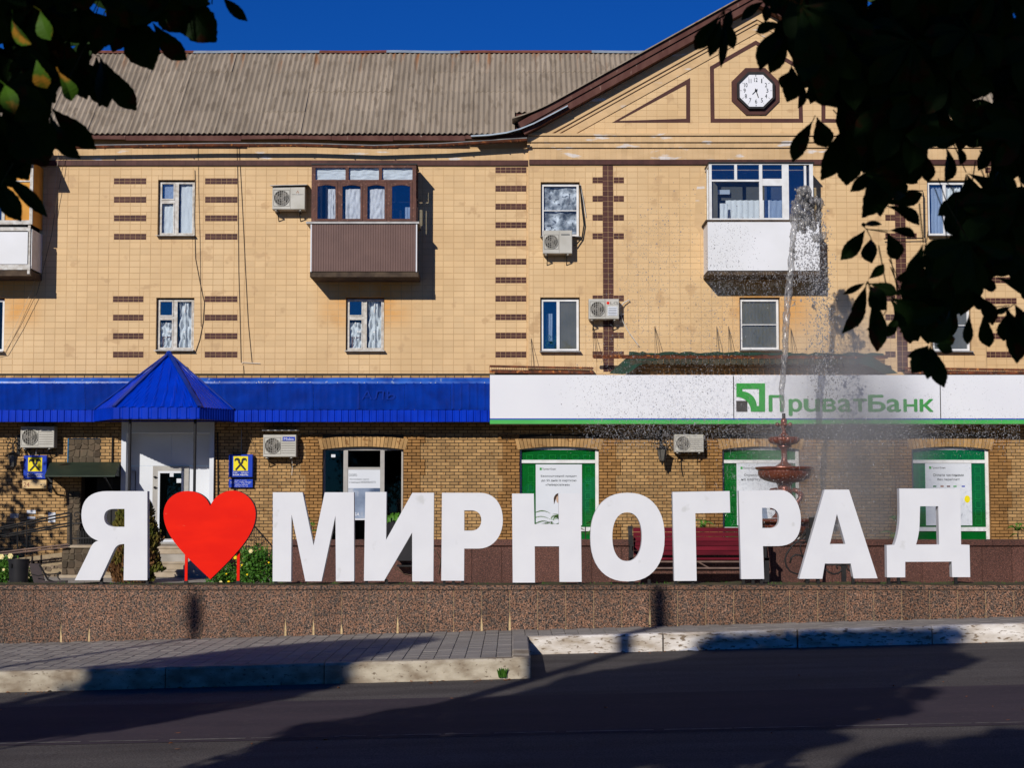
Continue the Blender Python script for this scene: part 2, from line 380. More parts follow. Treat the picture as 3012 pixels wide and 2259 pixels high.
M['lawn'] = mat('lawn earth', (.04,.06,.015), (.06,.07,.02), 2, .95)

def glass(name, tintc=(.9,.95,1.0), r0=.03, rough=.02):
    m = bpy.data.materials.new(name); m.use_nodes = True; nt = m.node_tree; N = nt.nodes; L = nt.links; N.clear()
    o = N.new('ShaderNodeOutputMaterial'); mix = N.new('ShaderNodeMixShader'); tr = N.new('ShaderNodeBsdfTransparent'); gl = N.new('ShaderNodeBsdfGlossy'); lw = N.new('ShaderNodeLayerWeight')
    tr.inputs[0].default_value = (*tintc, 1); gl.inputs['Roughness'].default_value = rough; lw.inputs[0].default_value = .5
    pw_ = N.new('ShaderNodeMath'); pw_.operation = 'POWER'; pw_.inputs[1].default_value = 5; L.new(lw.outputs['Facing'], pw_.inputs[0])
    mr = N.new('ShaderNodeMapRange'); mr.inputs[3].default_value = r0; mr.inputs[4].default_value = 1; L.new(pw_.outputs[0], mr.inputs[0])
    L.new(mr.outputs[0], mix.inputs[0]); L.new(tr.outputs[0], mix.inputs[1]); L.new(gl.outputs[0], mix.inputs[2]); L.new(mix.outputs[0], o.inputs[0])
    return m
M['glass'] = glass('window glass', (.92,.95,.97), .04)
M['glassblue'] = glass('mirrored window glass', (.80,.86,.93), .15)
M['glassmid'] = glass('reflecting window glass', (.93,.95,.97), .07)
M['glassdark'] = glass('tinted shop glass', (.40,.46,.46), .03)

def leafmat(name, green, brown, amt, trans=.25):
    m = bpy.data.materials.new(name); m.use_nodes = True; nt = m.node_tree; N = nt.nodes; L = nt.links; N.clear()
    o = N.new('ShaderNodeOutputMaterial'); df = N.new('ShaderNodeBsdfPrincipled'); df.inputs['Roughness'].default_value = .6; df.inputs['Specular IOR Level'].default_value = .15
    tl = N.new('ShaderNodeBsdfTranslucent'); mix = N.new('ShaderNodeMixShader'); mix.inputs[0].default_value = trans
    geo = N.new('ShaderNodeNewGeometry'); n = N.new('ShaderNodeTexNoise'); n.inputs['Scale'].default_value = 14; n.inputs['Detail'].default_value = 3; L.new(geo.outputs['Position'], n.inputs['Vector'])
    r = N.new('ShaderNodeMapRange'); r.inputs[1].default_value = .62-amt; r.inputs[2].default_value = .70-amt; L.new(n.outputs[0], r.inputs[0])
    mx = N.new('ShaderNodeMix'); mx.data_type = 'RGBA'; mx.inputs[6].default_value = (*green, 1); mx.inputs[7].default_value = (*brown, 1); L.new(r.outputs[0], mx.inputs[0])
    L.new(mx.outputs[2], df.inputs['Base Color'])
    br = N.new('ShaderNodeVectorMath'); br.operation = 'MULTIPLY'; br.inputs[1].default_value = (1.6, 2.0, .7); L.new(mx.outputs[2], br.inputs[0]); L.new(br.outputs[0], tl.inputs[0])
    L.new(df.outputs[0], mix.inputs[1]); L.new(tl.outputs[0], mix.inputs[2]); L.new(mix.outputs[0], o.inputs[0]); return m
M['chestnut'] = leafmat('chestnut leaf', (.016,.040,.007), (.07,.022,.006), .04, .12)
M['sunleaf'] = leafmat('sunlit yellowing chestnut leaf', (.045,.105,.008), (.27,.13,.014), .10, .15)  # sunlit copy of the chestnut leaf: sunlight put into a brighter, yellower colour
M['foliage'] = leafmat('street tree foliage', (.028,.062,.012), (.04,.05,.01), .02, .08)

def watermat(name, c, alpha, rough=.25):
    m = bpy.data.materials.new(name); m.use_nodes = True; nt = m.node_tree; b = nt.nodes['Principled BSDF']
    b.inputs['Base Color'].default_value = (*c, 1); b.inputs['Roughness'].default_value = rough; b.inputs['Alpha'].default_value = alpha; b.inputs['Specular IOR Level'].default_value = .6
    return m
M['drop'] = watermat('water drops', (.38,.37,.36), .6)
M['droplight'] = watermat('fine spray', (.50,.49,.48), .65)
def jetmat():
    m = bpy.data.materials.new('water jet'); m.use_nodes = True; nt = m.node_tree; N = nt.nodes; L = nt.links; b = N['Principled BSDF']
    b.inputs['Roughness'].default_value = .2; b.inputs['Specular IOR Level'].default_value = .6
    geo = N.new('ShaderNodeNewGeometry'); n = N.new('ShaderNodeTexNoise'); n.inputs['Scale'].default_value = 22; n.inputs['Detail'].default_value = 4
    st = N.new('ShaderNodeVectorMath'); st.operation = 'MULTIPLY'; st.inputs[1].default_value = (1.5,1,.5); L.new(geo.outputs['Position'], st.inputs[0]); L.new(st.outputs[0], n.inputs['Vector'])
    r = N.new('ShaderNodeMapRange'); r.inputs[1].default_value = .35; r.inputs[2].default_value = .6; r.inputs[3].default_value = .18; r.inputs[4].default_value = .68; L.new(n.outputs[0], r.inputs[0]); L.new(r.outputs[0], b.inputs['Alpha'])
    cr = N.new('ShaderNodeValToRGB'); cr.color_ramp.elements[0].color = (.15,.15,.16,1); cr.color_ramp.elements[1].color = (.46,.43,.38,1); cr.color_ramp.elements[0].position = .4; cr.color_ramp.elements[1].position = .7; L.new(n.outputs[0], cr.inputs[0]); L.new(cr.outputs[0], b.inputs['Base Color'])
    return m
M['jet'] = jetmat()

def spec_(m, v): M[m].node_tree.nodes['Principled BSDF'].inputs['Specular IOR Level'].default_value = v
spec_('bankgreen', .1); spec_('bluevalance', .12)
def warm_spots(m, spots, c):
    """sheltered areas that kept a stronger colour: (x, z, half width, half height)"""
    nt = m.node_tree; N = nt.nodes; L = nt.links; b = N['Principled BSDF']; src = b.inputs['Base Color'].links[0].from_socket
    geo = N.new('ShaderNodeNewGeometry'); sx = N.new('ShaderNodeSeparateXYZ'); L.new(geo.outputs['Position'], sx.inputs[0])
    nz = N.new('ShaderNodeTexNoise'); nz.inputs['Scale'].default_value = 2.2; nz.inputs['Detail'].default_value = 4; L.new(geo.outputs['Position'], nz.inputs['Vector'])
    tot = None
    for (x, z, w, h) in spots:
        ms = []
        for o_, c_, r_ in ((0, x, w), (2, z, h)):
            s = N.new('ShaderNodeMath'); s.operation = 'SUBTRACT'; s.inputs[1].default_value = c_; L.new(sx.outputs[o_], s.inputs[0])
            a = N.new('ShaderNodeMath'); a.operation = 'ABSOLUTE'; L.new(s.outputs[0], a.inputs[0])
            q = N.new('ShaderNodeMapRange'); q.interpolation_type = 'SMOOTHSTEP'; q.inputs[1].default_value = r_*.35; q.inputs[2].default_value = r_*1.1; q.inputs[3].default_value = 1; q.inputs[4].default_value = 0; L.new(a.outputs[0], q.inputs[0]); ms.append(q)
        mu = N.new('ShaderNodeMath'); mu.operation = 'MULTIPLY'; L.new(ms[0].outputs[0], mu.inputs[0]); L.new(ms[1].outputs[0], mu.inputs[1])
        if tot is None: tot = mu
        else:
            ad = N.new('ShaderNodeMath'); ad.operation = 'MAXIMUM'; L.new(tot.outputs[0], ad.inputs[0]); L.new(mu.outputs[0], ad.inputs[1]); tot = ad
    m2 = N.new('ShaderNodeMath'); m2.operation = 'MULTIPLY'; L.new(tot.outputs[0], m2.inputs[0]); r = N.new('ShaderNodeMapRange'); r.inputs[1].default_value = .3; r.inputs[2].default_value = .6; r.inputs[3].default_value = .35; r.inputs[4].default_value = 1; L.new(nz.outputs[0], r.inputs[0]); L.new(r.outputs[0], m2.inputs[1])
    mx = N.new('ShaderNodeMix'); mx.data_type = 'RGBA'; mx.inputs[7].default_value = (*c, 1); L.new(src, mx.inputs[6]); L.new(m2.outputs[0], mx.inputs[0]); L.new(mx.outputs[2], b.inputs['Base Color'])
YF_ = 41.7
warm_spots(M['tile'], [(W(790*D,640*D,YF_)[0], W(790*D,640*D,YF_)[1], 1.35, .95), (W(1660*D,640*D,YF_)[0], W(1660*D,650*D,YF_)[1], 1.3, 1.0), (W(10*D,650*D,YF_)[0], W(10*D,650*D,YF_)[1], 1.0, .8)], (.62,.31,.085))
# ================================================================ the ground
SL = 0.0265                                     # the street climbs to the right
def zsw(x): return EZ - 1.975 + SL*x            # far pavement
def zrd(x): return zsw(x) - 0.25                # carriageway
def sheet(name, poly, zf, mt, kind='structure', parent=None, dz=0.0, nx=1):
    mb = MB(); n = len(poly)
    mb.add([(x, y, zf(x)+dz) for x, y in poly], [tuple(range(n))])
    return add(name, mb, mt, parent, kind=kind)
YK1, YK2, XK = 21.95, 25.35, 0.24               # left kerb line, right (bay) kerb line, where it steps
YW = 27.0                                       # face of the granite wall
GZ = EZ - 1.66                                  # square behind the wall
mb = MB(); mb.add([(-900,-900,-1.9),(900,-900,-1.9),(900,900,-1.9),(-900,900,-1.9)], [(0,1,2,3)])
add('ground', mb, M['ground'], kind='structure')
mb = MB()
xs = [-45+1.5*i for i in range(61)]
for i in range(len(xs)-1):
    a, b = xs[i], xs[i+1]
    mb.add([(a,4.5,zrd(a)),(b,4.5,zrd(b)),(b,26.2,zrd(b)),(a,26.2,zrd(a))], [(0,1,2,3)])
add('road', mb, M['asphalt'], kind='structure')
sheet('lane_surface', [(-45,18.6),(45,14.55),(45,18.3),(-45,21.6)], zrd, M['asphaltpatch'], dz=.004)
mb = MB()
random.seed(3)
x = -9.0
while x < 9:
    l = random.uniform(.15, .9); g = random.uniform(.0, .12)
    y = 16.75 - .045*x; w = random.uniform(.02, .05)
    mb.add([(x,y-w,zrd(x)+.008),(x+l,y-w-.045*l,zrd(x+l)+.008),(x+l,y+w*.4-.045*l,zrd(x+l)+.008),(x,y+w*.6,zrd(x)+.008)], [(0,1,2,3)])
    x += l + g
add('lane_line', mb, M['lane'], kind='structure')
mb = MB(); mb.box(-45, 45, -30, 4.45, -1.9, 0.0)
for v in range(len(mb.v)):
    pass
add('near_pavement', mb, M['lawn'], kind='structure')

# far pavement: joint bed with pavers on it
pv = MB()
for i in range(60):
    a, b = -45+1.5*i, -45+1.5*(i+1)
    y0 = YK1+.2 if b <= XK+.3 else YK2+.2
    pv.add([(a,y0,zsw(a)-.012),(b,y0,zsw(b)-.012),(b,YW+.1,zsw(b)-.012),(a,YW+.1,zsw(a)-.012)], [(0,1,2,3)])
pav = add('pavement', pv, M['paverjoint'], kind='structure', origin=(0, 24, EZ-1.975))
unit = MB(); PW, PD = .196, .296
unit.add([(-PW/2,-PD/2,-.03),(PW/2,-PD/2,-.03),(PW/2,PD/2,-.03),(-PW/2,PD/2,-.03),(-PW/2+.006,-PD/2+.006,.006),(PW/2-.006,-PD/2+.006,.006),(PW/2-.006,PD/2-.006,.006),(-PW/2+.006,PD/2-.006,.006),
          (-PW/2,-PD/2,0),(PW/2,-PD/2,0),(PW/2,PD/2,0),(-PW/2,PD/2,0)],
         [(4,5,6,7),(8,9,5,4),(9,10,6,5),(10,11,7,6),(11,8,4,7),(0,1,9,8),(1,2,10,9),(2,3,11,10),(3,0,8,11)])
cells = []
for c in range(-55, 56):
    x = c*.203 + .1
    off = .15 if c % 2 else 0
    y = (YK1+.2 if x < XK-.05 else YK2+.24) + off*1.0 + .15
    if off: cells.append((x, y-.23+.0, 0.5))
    while y < YW-.14:
        cells.append((x, y, 1.0)); y += .303
cells = [c for c in cells if abs(c[0]) < .315*c[1]+.4]
near = sorted([c for c in cells if c[2] == 1.0], key=lambda c: c[1]+abs(c[0])*.3)[:290]
nset = set(near)
pm = bpy.data.meshes.new('paver'); pm.from_pydata(unit.v, [], unit.f); pm.materials.append(M['paver'])
for (x, y, k) in near:
    inst('paver', pm, (x, y, zsw(x)+random.uniform(-.003,.002)), pav, rot=(random.uniform(-.01,.01), -math.atan(SL), random.uniform(-.006,.006)))
rest = MB()
for c in cells:
    if c in nset: continue
    x, y, k = c; rest.tint = random.random(); dz = random.uniform(-.003,.002)
    rest.add([(v[0]+x, v[1]*k+y, v[2]+zsw(x+v[0])+dz) for v in unit.v], unit.f)
add('paver_field', rest, M['paver'], pav, kind='stuff')

# kerbs: one thing per run of kerbstones
def kerb(label, stones, mt, along='x'):
    t = thing('kerb', label, 'kerb', ((stones[0][0]+stones[-1][1])/2, stones[0][2], zrd(stones[0][0])), group='kerbs along the street')
    for (x0, x1, y, d) in stones:
        mb = MB(); c = .028
        n = 5; P = []
        for i in range(n+1):
            x = x0+.006 + (x1-x0-.012)*i/n; j = random.uniform(-.006,.006); j2 = random.uniform(-.008,.004)
            zb = zrd(x)-.1; zt = zsw(x)+.012
            P += [(x,y+j*.4,zb),(x,y+j,zt-c+j2),(x,y+c+j,zt+j2*.5),(x,y+d,zt),(x,y+d,zb)]
        fs = []
        for i in range(n):
            for k in range(4):
                a = i*5+k; fs.append((a, a+5, a+6, a+1))
        fs.append((0,1,2,3,4)); fs.append(tuple(n*5+k for k in (4,3,2,1,0)))
        mb.add(P, fs); mb.tint = 0
        add('kerbstone', mb, mt, t)
    return t
st = []; edges = [-12.2,-10.2,-8.2,-6.95,-4.43,-2.4,XK]
for a, b in zip(edges[:-1], edges[1:]): st.append((a, b, YK1+ .03*math.sin(a*3), .2))
kerb('low worn concrete kerb bordering the paved pavement left of the parking bay', st, M['kerb'])
st = []; x = XK+.01
for i in range(6):
    st.append((x, x+1.98, YK2 + .02*math.sin(i*2.3), .22)); x += 1.99
kerb('whitewashed kerb at the back of the parking bay under the granite wall', st, M['kerbwhite'])
t = thing('kerb', 'short kerb end running back from the road where the parking bay begins', 'kerb', (XK-.1, YK1, zrd(0)), group='kerbs along the street')
y = YK1-.02
for k in range(3):
    y1 = y + (YK2-YK1+.2)/3
    mb = MB(); z0, z1 = zrd(XK)-.1, zsw(XK)+.02
    c = .02
    mb.add([(XK-.24,y+.005,z0),(XK,y+.005,z0),(XK,y1-.005,z0),(XK-.24,y1-.005,z0),(XK-.24,y+.005,z1-c),(XK,y+.005,z1-c),(XK,y1-.005,z1-c),(XK-.24,y1-.005,z1-c),
            (XK-.24+c,y+.005+c,z1),(XK-c,y+.005+c,z1),(XK-c,y1-.005,z1),(XK-.24+c,y1-.005,z1)],
           [(0,1,5,4),(1,2,6,5),(2,3,7,6),(3,0,4,7),(4,5,9,8),(5,6,10,9),(6,7,11,10),(7,4,8,11),(8,9,10,11)])
    add('kerbstone', mb, M['kerb'] if k == 0 else M['paver'], t); y = y1
# weed growing at the kerb end
wd = MB()
for i in range(46):
    a = random.uniform(0, 6.28); h = random.uniform(.015,.075); bx, by = -.12+random.uniform(-.05,.05), YK1-.05+random.uniform(-.02,.02)
    p = (bx+math.cos(a)*h*.5, by-abs(math.sin(a))*.03, zrd(0)+.08+h)
    wd.add([(bx-.003,by,zrd(0)+.02),(bx+.003,by,zrd(0)+.02),(p[0]+.006,p[1],p[2]-.015),p,(p[0]-.006,p[1],p[2]-.015)], [(0,1,2,3,4)])
add('weed', wd, M['roseleaf'], label='small green weed sprouting against the kerb end at the parking bay', cat='weed')
# fallen leaves and scraps
dl = MB()
for i in range(150):
    if random.random() < .6:
        x = random.uniform(-7, 8.5); y = (YK1-.06 if x < XK else YK2-.06) - random.expovariate(9); z = zrd(x)
    elif random.random() < .5: x = random.uniform(-8, 8.5); y = YW - random.uniform(.02,.15); z = zsw(x)+.01
    else: x = random.uniform(-6, 6); y = random.uniform(15, 21.5); z = zrd(x)
    s = random.uniform(.012,.04); a = random.uniform(0,6.28); h = random.uniform(.005,.03)
    c_, s_ = math.cos(a)*s, math.sin(a)*s
    dl.add([(x-c_,y-s_,z+.006),(x+s_*.6,y-c_*.6,z+h),(x+c_,y+s_,z+.012),(x-s_*.6,y+c_*.6,z+h*.8)], [(0,1,2),(0,2,3)])
add('fallen_leaves', dl, M['dryleaf'], kind='stuff', label='dry leaves and scraps blown against kerb and wall', cat='leaves')
pp = MB()
x0, z0 = 2.45, zrd(2.4)
pp.add([(x0,YK2-.12,z0+.01),(x0+.13,YK2-.2,z0+.03),(x0+.3,YK2-.1,z0+.008),(x0+.27,YK2-.04,z0+.07),(x0+.12,YK2-.05,z0+.04)], [(0,1,4),(1,2,3,4)])
add('paper_scrap', pp, M['poster'], label='crumpled white paper scrap lying in the gutter of the parking bay', cat='litter')

# ---------------------------------------------------------------- granite wall carrying the letters
def joints(x0, x1, w): 
    r = []; x = x0
    while x < x1: r.append((x, min(x+w, x1))); x += w
    return r
zt = W(1506, 1735, YW)[1]; ztop = W(1506, 1722, YW)[1]
gw = thing('granite_wall', 'long low pink granite retaining wall carrying the white letters beside the pavement', 'wall', (0, YW, EZ-1.98))
mb = MB(); mb.box(-45, 45, YW+.009, YW+.75, -1.8, zt-.004); add('wall_core', mb, M['foam'], gw)
mb = MB(); mb.box(-45, 45, YW+.76, 60, -1.7, GZ)
add('square_paving', mb, M['concrete'], kind='structure')
j0 = W(45/2.949, 1800, YW)[0]
gap_x = {}
for i, (a, b) in enumerate(joints(j0-.442*3, 9.3, .442)):
    bot = zsw((a+b)/2) - .1
    # chipped lower corners on some slabs
    cl = .0; ch = 0; g = .0034
    key = round(a*5000/YW+1506)
    chips = [183,260,836,920,1002,1166,1413,1497,1905]
    la = any(abs(key-c) < 32 for c in chips); lb = any(abs(round(b*5000/YW+1506)-c) < 32 for c in chips)
    hA = random.uniform(.16,.34) if la else .03; hB = random.uniform(.16,.34) if lb else .03
    wA = .016 if la else .003; wB = .016 if lb else .003
    zl = zsw(a); zr = zsw(b)
    P = [(a+g+wA,bot),(b-g-wB,bot),(b-g-wB*.8,zr+hB*.5),(b-g,zr+hB),(b-g,zt-.012),(a+g,zt-.012),(a+g,zl+hA),(a+g+wA*.8,zl+hA*.5)]
    mb = MB(); y = YW + random.uniform(-.0015,.0015); mb.prism(P, y, YW+.009)
    add('granite_slab', mb, M['granite'], gw)
x = -11.0
while x < 11:
    l = random.uniform(1.3, 2.0); mb = MB()
    y0 = YW-.022; zz = ztop + random.uniform(-.004,.003)
    mb.add([(x+.003,y0,zt),(x+l-.003,y0,zt),(x+l-.003,YW+.62,zt),(x+.003,YW+.62,zt),(x+.003,y0,zz-.012),(x+l-.003,y0,zz-.012),(x+.003,y0+.014,zz),(x+l-.003,y0+.014,zz),(x+l-.003,YW+.62,zz),(x+.003,YW+.62,zz)],
           [(0,3,2,1),(0,1,5,4),(4,5,7,6),(6,7,8,9),(1,2,8,7,5),(3,0,4,6,9),(2,3,9,8)])
    add('coping_slab', mb, M['granite'], gw); x += l
# planting strip behind the coping
mb = MB()
nx, ny = 150, 4; P = []
for j in range(ny+1):
    for i in range(nx+1):
        xx = -11 + 22*i/nx; yy = YW+.10 + .62*j/ny
        e = 0 if j in (0,) else 1
        P.append((xx, yy, ztop + e*max(.004, .03*noise.noise(Vector((xx*2.3, yy*3, 0)))+ (.018 if xx > 2.5 else .006))))
mb.add(P, [(j*(nx+1)+i, j*(nx+1)+i+1, (j+1)*(nx+1)+i+1, (j+1)*(nx+1)+i) for j in range(ny) for i in range(nx)])
add('soil_strip', mb, M['soil'], kind='structure')
gm = MB()
for i in range(700):
    xx = random.uniform(-8.5, 8.5)
    if random.random() > .3+.5*(xx > 3)+.5*(noise.noise(Vector((xx*1.5,0,3))) > .1): continue
    yy = YW+random.uniform(.2,.6); h = random.uniform(.01,.05); w = .004
    gm.add([(xx-w,yy,ztop),(xx+w,yy,ztop),(xx+random.uniform(-.02,.02),yy,ztop+.01+h)], [(0,1,2)])
add('grass', gm, M['leafgreen'], kind='stuff', label='thin tufts of grass along the wall top behind the letters', cat='grass')

# ---------------------------------------------------------------- second granite wall (planter) behind the letters
YP = 35.0
pw = thing('planter_wall', 'red brown granite planter wall with a ledge behind the white letters and bench', 'wall', (3, YP, GZ))
xl, _ = W(858, 1650, YP); zL = W(1506, 1588, YP)[1]; zl2 = W(1506, 1605, YP)[1]
mb = MB(); mb.box(xl+.03, 14, YP+.03, YP+.35, GZ-.02, zl2-.002); add('wall_core', mb, M['mortar'], pw)
for i, (a, b) in enumerate(joints(xl, 13.5, .615)):
    mb = MB(); g = .004; mb.box(a+g, b-g, YP+random.uniform(-.002,.002), YP+.03, GZ-.01, zl2-.003)
    add('granite_slab', mb, M['granitered'], pw)
for i, (a, b) in enumerate(joints(xl-.05, 13.5, 1.6)):
    mb = MB(); g = .003; mb.box(a+g, b-g, YP-.06, YP+.42, zl2, zL+random.uniform(-.002,.002))
    add('coping_slab', mb, M['granitered'], pw)
# soil inside the planter
mb = MB(); mb.box(xl+.4, 13.5, YP+.36, 41.2, GZ-.01, zl2-.12); add('planter_soil', mb, M['soil'], kind='structure')
# ================================================================ the building
YF = 41.7
bld = thing('apartment_building', 'cream tiled three storey apartment building with brick ground floor and corrugated grey roof', 'building', (0, YF, GZ))
def fr(px, py, Y=YF): return W(px, py, Y)
def rect(px0, py0, px1, py1, Y=YF):
    """photograph rectangle (px0,py0 top left) on plane Y -> x0,x1,z0,z1"""
    cx = (px0+px1)/2; cy = (py0+py1)/2
    x0 = W(px0, cy, Y)[0]; x1 = W(px1, cy, Y)[0]; z1 = W(cx, py0, Y)[1]; z0 = W(cx, py1, Y)[1]
    return (x0, x1, z0, z1)
def subtract(rects, h):
    out = []
    for (a, b, c, d) in rects:
        x0, x1, z0, z1 = h
        if x1 <= a or x0 >= b or z1 <= c or z0 >= d: out.append((a, b, c, d)); continue
        if x0 > a: out.append((a, x0, c, d))
        if x1 < b: out.append((x1, b, c, d))
        m0, m1 = max(a, x0), min(b, x1)
        if z0 > c: out.append((m0, m1, c, z0))
        if z1 < d: out.append((m0, m1, z1, d))
    return [r for r in out if r[1]-r[0] > .012 and r[3]-r[2] > .012]
def field(x0, x1, z0, z1, pw_, ph, holes, joint, bond=0.0, seed=1, xo=0.0, zo=0.0):
    rnd = random.Random(seed); res = []
    j = 0; z = z0 + zo
    while z < z1:
        x = x0 + xo - (pw_*bond if j % 2 else 0) - pw_
        row = []
        while x < x1:
            a, b = max(x, x0), min(x+pw_, x1); c, d = max(z, z0), min(z+ph, z1)
            if b-a > .02 and d-c > .01: row.append((a+joint/2, b-joint/2, c+joint/2, d-joint/2))
            x += pw_
        for r in row:
            rr = [r]
            for h in holes:
                if h[0] < r[1] and h[1] > r[0] and h[2] < r[3] and h[3] > r[2]:
                    rr = subtract(rr, h)
            res += [(q, q == r) for q in rr]
        z += ph; j += 1
    return res
def piece(mb, r, y, dep, bev, tilt=(0, 0)):
    a, b, c, d = r; t1, t2 = tilt
    mb.add([(a,y+dep,c),(b,y+dep,c),(b,y+dep,d),(a,y+dep,d),
            (a+bev,y-t1-t2,c+bev),(b-bev,y+t1-t2,c+bev),(b-bev,y+t1+t2,d-bev),(a+bev,y-t1+t2,d-bev)],
           [(4,5,6,7),(0,1,5,4),(1,2,6,5),(2,3,7,6),(3,0,4,7)])
def wall_grid(x0, x1, z0, z1, y, holes, mt, name, parent, dep=.03):
    r = [(x0, x1, z0, z1)]
    for h in holes: r = subtract(r, h)
    mb = MB()
    for (a, b, c, d) in r: mb.add([(a,y,c),(b,y,c),(b,y,d),(a,y,d)], [(0,1,2,3)])
    return add(name, mb, mt, parent)
def shared(name, pieces, mt, parent, y, dep, bev, pick, seed, jit=.0012, limit=285):
    """full pieces near the picked centre are objects sharing one mesh, the others one joined field"""
    rnd = random.Random(seed)
    full = [p for p in pieces if p[1]]; 
    w = max(p[0][1]-p[0][0] for p in full); h = max(p[0][3]-p[0][2] for p in full)
    full = [p[0] for p in full if abs(p[0][1]-p[0][0]-w) < 1e-4 and abs(p[0][3]-p[0][2]-h) < 1e-4]
    full.sort(key=lambda r: ((r[0]+r[1])/2-pick[0])**2 + (((r[2]+r[3])/2-pick[1])*1.6)**2)
    sel = full[:limit]; ss = set(sel)
    u = MB(); piece(u, (-w/2, w/2, -h/2, h/2), 0, dep, bev)
    me = bpy.data.meshes.new(name); me.from_pydata(u.v, [], u.f); me.materials.append(mt)
    for r in sel:
        inst(name, me, ((r[0]+r[1])/2, y+rnd.uniform(-jit,jit), (r[2]+r[3])/2), parent, rot=(rnd.uniform(-.006,.006), 0, rnd.uniform(-.006,.006)))
    mb = MB()
    for r, full_ in pieces:
        if r in ss: continue
        mb.tint = rnd.random() or .5
        piece(mb, r, y+rnd.uniform(-jit,jit), dep, min(bev, (r[1]-r[0])*.3, (r[3]-r[2])*.3), (rnd.uniform(-.0012,.0012), rnd.uniform(-.0006,.0006)))
    return add(name+'_field', mb, mt, parent, kind='stuff')

# upper wall, photograph measures
dsp = lambda *a: tuple(v*D for v in a)
def drect(x0, y0, x1, y1, Y=YF): return rect(x0*D, y0*D, x1*D, y1*D, Y)
UW = {  # upper windows (display pixels)
 'a': (341,388,421,509), 'b': (337,643,419,757), 'c': (747,642,830,758),
 'd': (1168,394,1252,512), 'e': (1167,643,1252,760), 'f': (1597,643,1684,757),
 'g': (2002,390,2088,510), 'h': (2012,643,2096,760), 'i': (-76,643,9,760)}
openU = {k: drect(*v) for k, v in UW.items()}
BAL = {'brown': (676,356,904,604), 'white': (1529,352,1768,600), 'left': (-160,346,82,590)}
zTopU = fr(1506, 492)[1]; zBotU = fr(1506, 1110)[1]; zBotR = fr(1506, 1100)[1]
XL, XR = -17.0, 17.0
zEave = fr(1506, 405)[1]
bands = []
for (x0, x1, ys) in ((246,316,(391,431,471,511)), (443,513,(391,431,471,511)), (244,310,(646,686,726,766)), (442,513,(646,686,726,766)),
                     (1070,1137,(367,407,446,486,525,565,605,645,685,725,766)),
                     (2128,2196,(367,407,446,486,525,565,605,650,690,726,766))):
    for y in ys: bands.append(drect(x0, y-6.5, x1, y+6.5))
cross = []
for xc in (1313.5, 1945):
    cross.append(drect(xc-11.5, 358, xc+11.5, 804))
    for y in (390,430,471,511,645,686,725,766):
        cross.append(drect(xc-34, y-6.5, xc-11.6, y+6.5)); cross.append(drect(xc+11.6, y-6.5, xc+34, y+6.5))
holesU = list(openU.values())
RIS0 = fr(1143*D, 600)[0]; RIS1 = fr(2121*D, 600)[0]; RP = .07        # projecting middle bay
wall_grid(XL, XR, fr(0,1250)[1], zEave, YF+.0032, holesU, M['grout'], 'wall_backing', bld)
PWT, PHT = .2585, .1522
tl = field(XL, RIS0-.02, zBotU, zTopU, PWT, PHT, holesU+bands, .007, seed=2, xo=.05)
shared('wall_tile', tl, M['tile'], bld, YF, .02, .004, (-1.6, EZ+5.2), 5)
# risalit tiles
wall_grid(RIS0, RIS1, zBotR-.35, zEave+.25, YF-RP+.0032, holesU, M['grout'], 'bay_backing', bld)
mb = MB(); mb.box(RIS0-.02, RIS0+.0, YF-RP, YF+.02, zBotR-.35, zEave+.2); add('bay_corner', mb, M['tile'], bld)
mb = MB(); mb.box(RIS1, RIS1+.02, YF-RP, YF+.02, zBotR-.35, zEave+.2); add('bay_corner', mb, M['tile'], bld)
# the strip round the projecting bay's first window is rendered, not tiled
tr = field(RIS0, RIS1, zBotR, zTopU, PWT, PHT, holesU+cross, .007, seed=3, xo=.1)
mb = MB(); rnd = random.Random(8)
for r, f_ in tr:
    mb.tint = rnd.random(); piece(mb, r, YF-RP+rnd.uniform(-.001,.001), .02, .004, (rnd.uniform(-.0012,.0012), 0))
tr2 = field(RIS1+.02, XR, zBotU, zTopU, PWT, PHT, holesU+bands, .007, seed=4)
for r, f_ in tr2:
    mb.tint = rnd.random(); piece(mb, r, YF+rnd.uniform(-.001,.001), .02, .004, (rnd.uniform(-.0012,.0012), 0))
add('bay_tile_field', mb, M['tile'], bld, kind='stuff')
# brown tile bands: two rows of small tiles each
def band(r, y, nx, nz, name='tile_band', mt='browntile', j=.005):
    mb = MB(); a, b, c, d = r
    for i in range(nx):
        for k in range(nz):
            mb.tint = random.random()
            piece(mb, (a+(b-a)*i/nx+j/2, a+(b-a)*(i+1)/nx-j/2, c+(d-c)*k/nz+j/2, c+(d-c)*(k+1)/nz-j/2), y-.004+random.uniform(-.001,.001), .024, .002)
    return add(name, mb, M[mt], bld)
for r in bands: band(r, YF, 6, 2)
for i, r in enumerate(cross):
    if (r[3]-r[2]) > 1: band(r, YF-RP, 2, 40, 'tile_column')
    else: band(r, YF-RP, 2, 2)

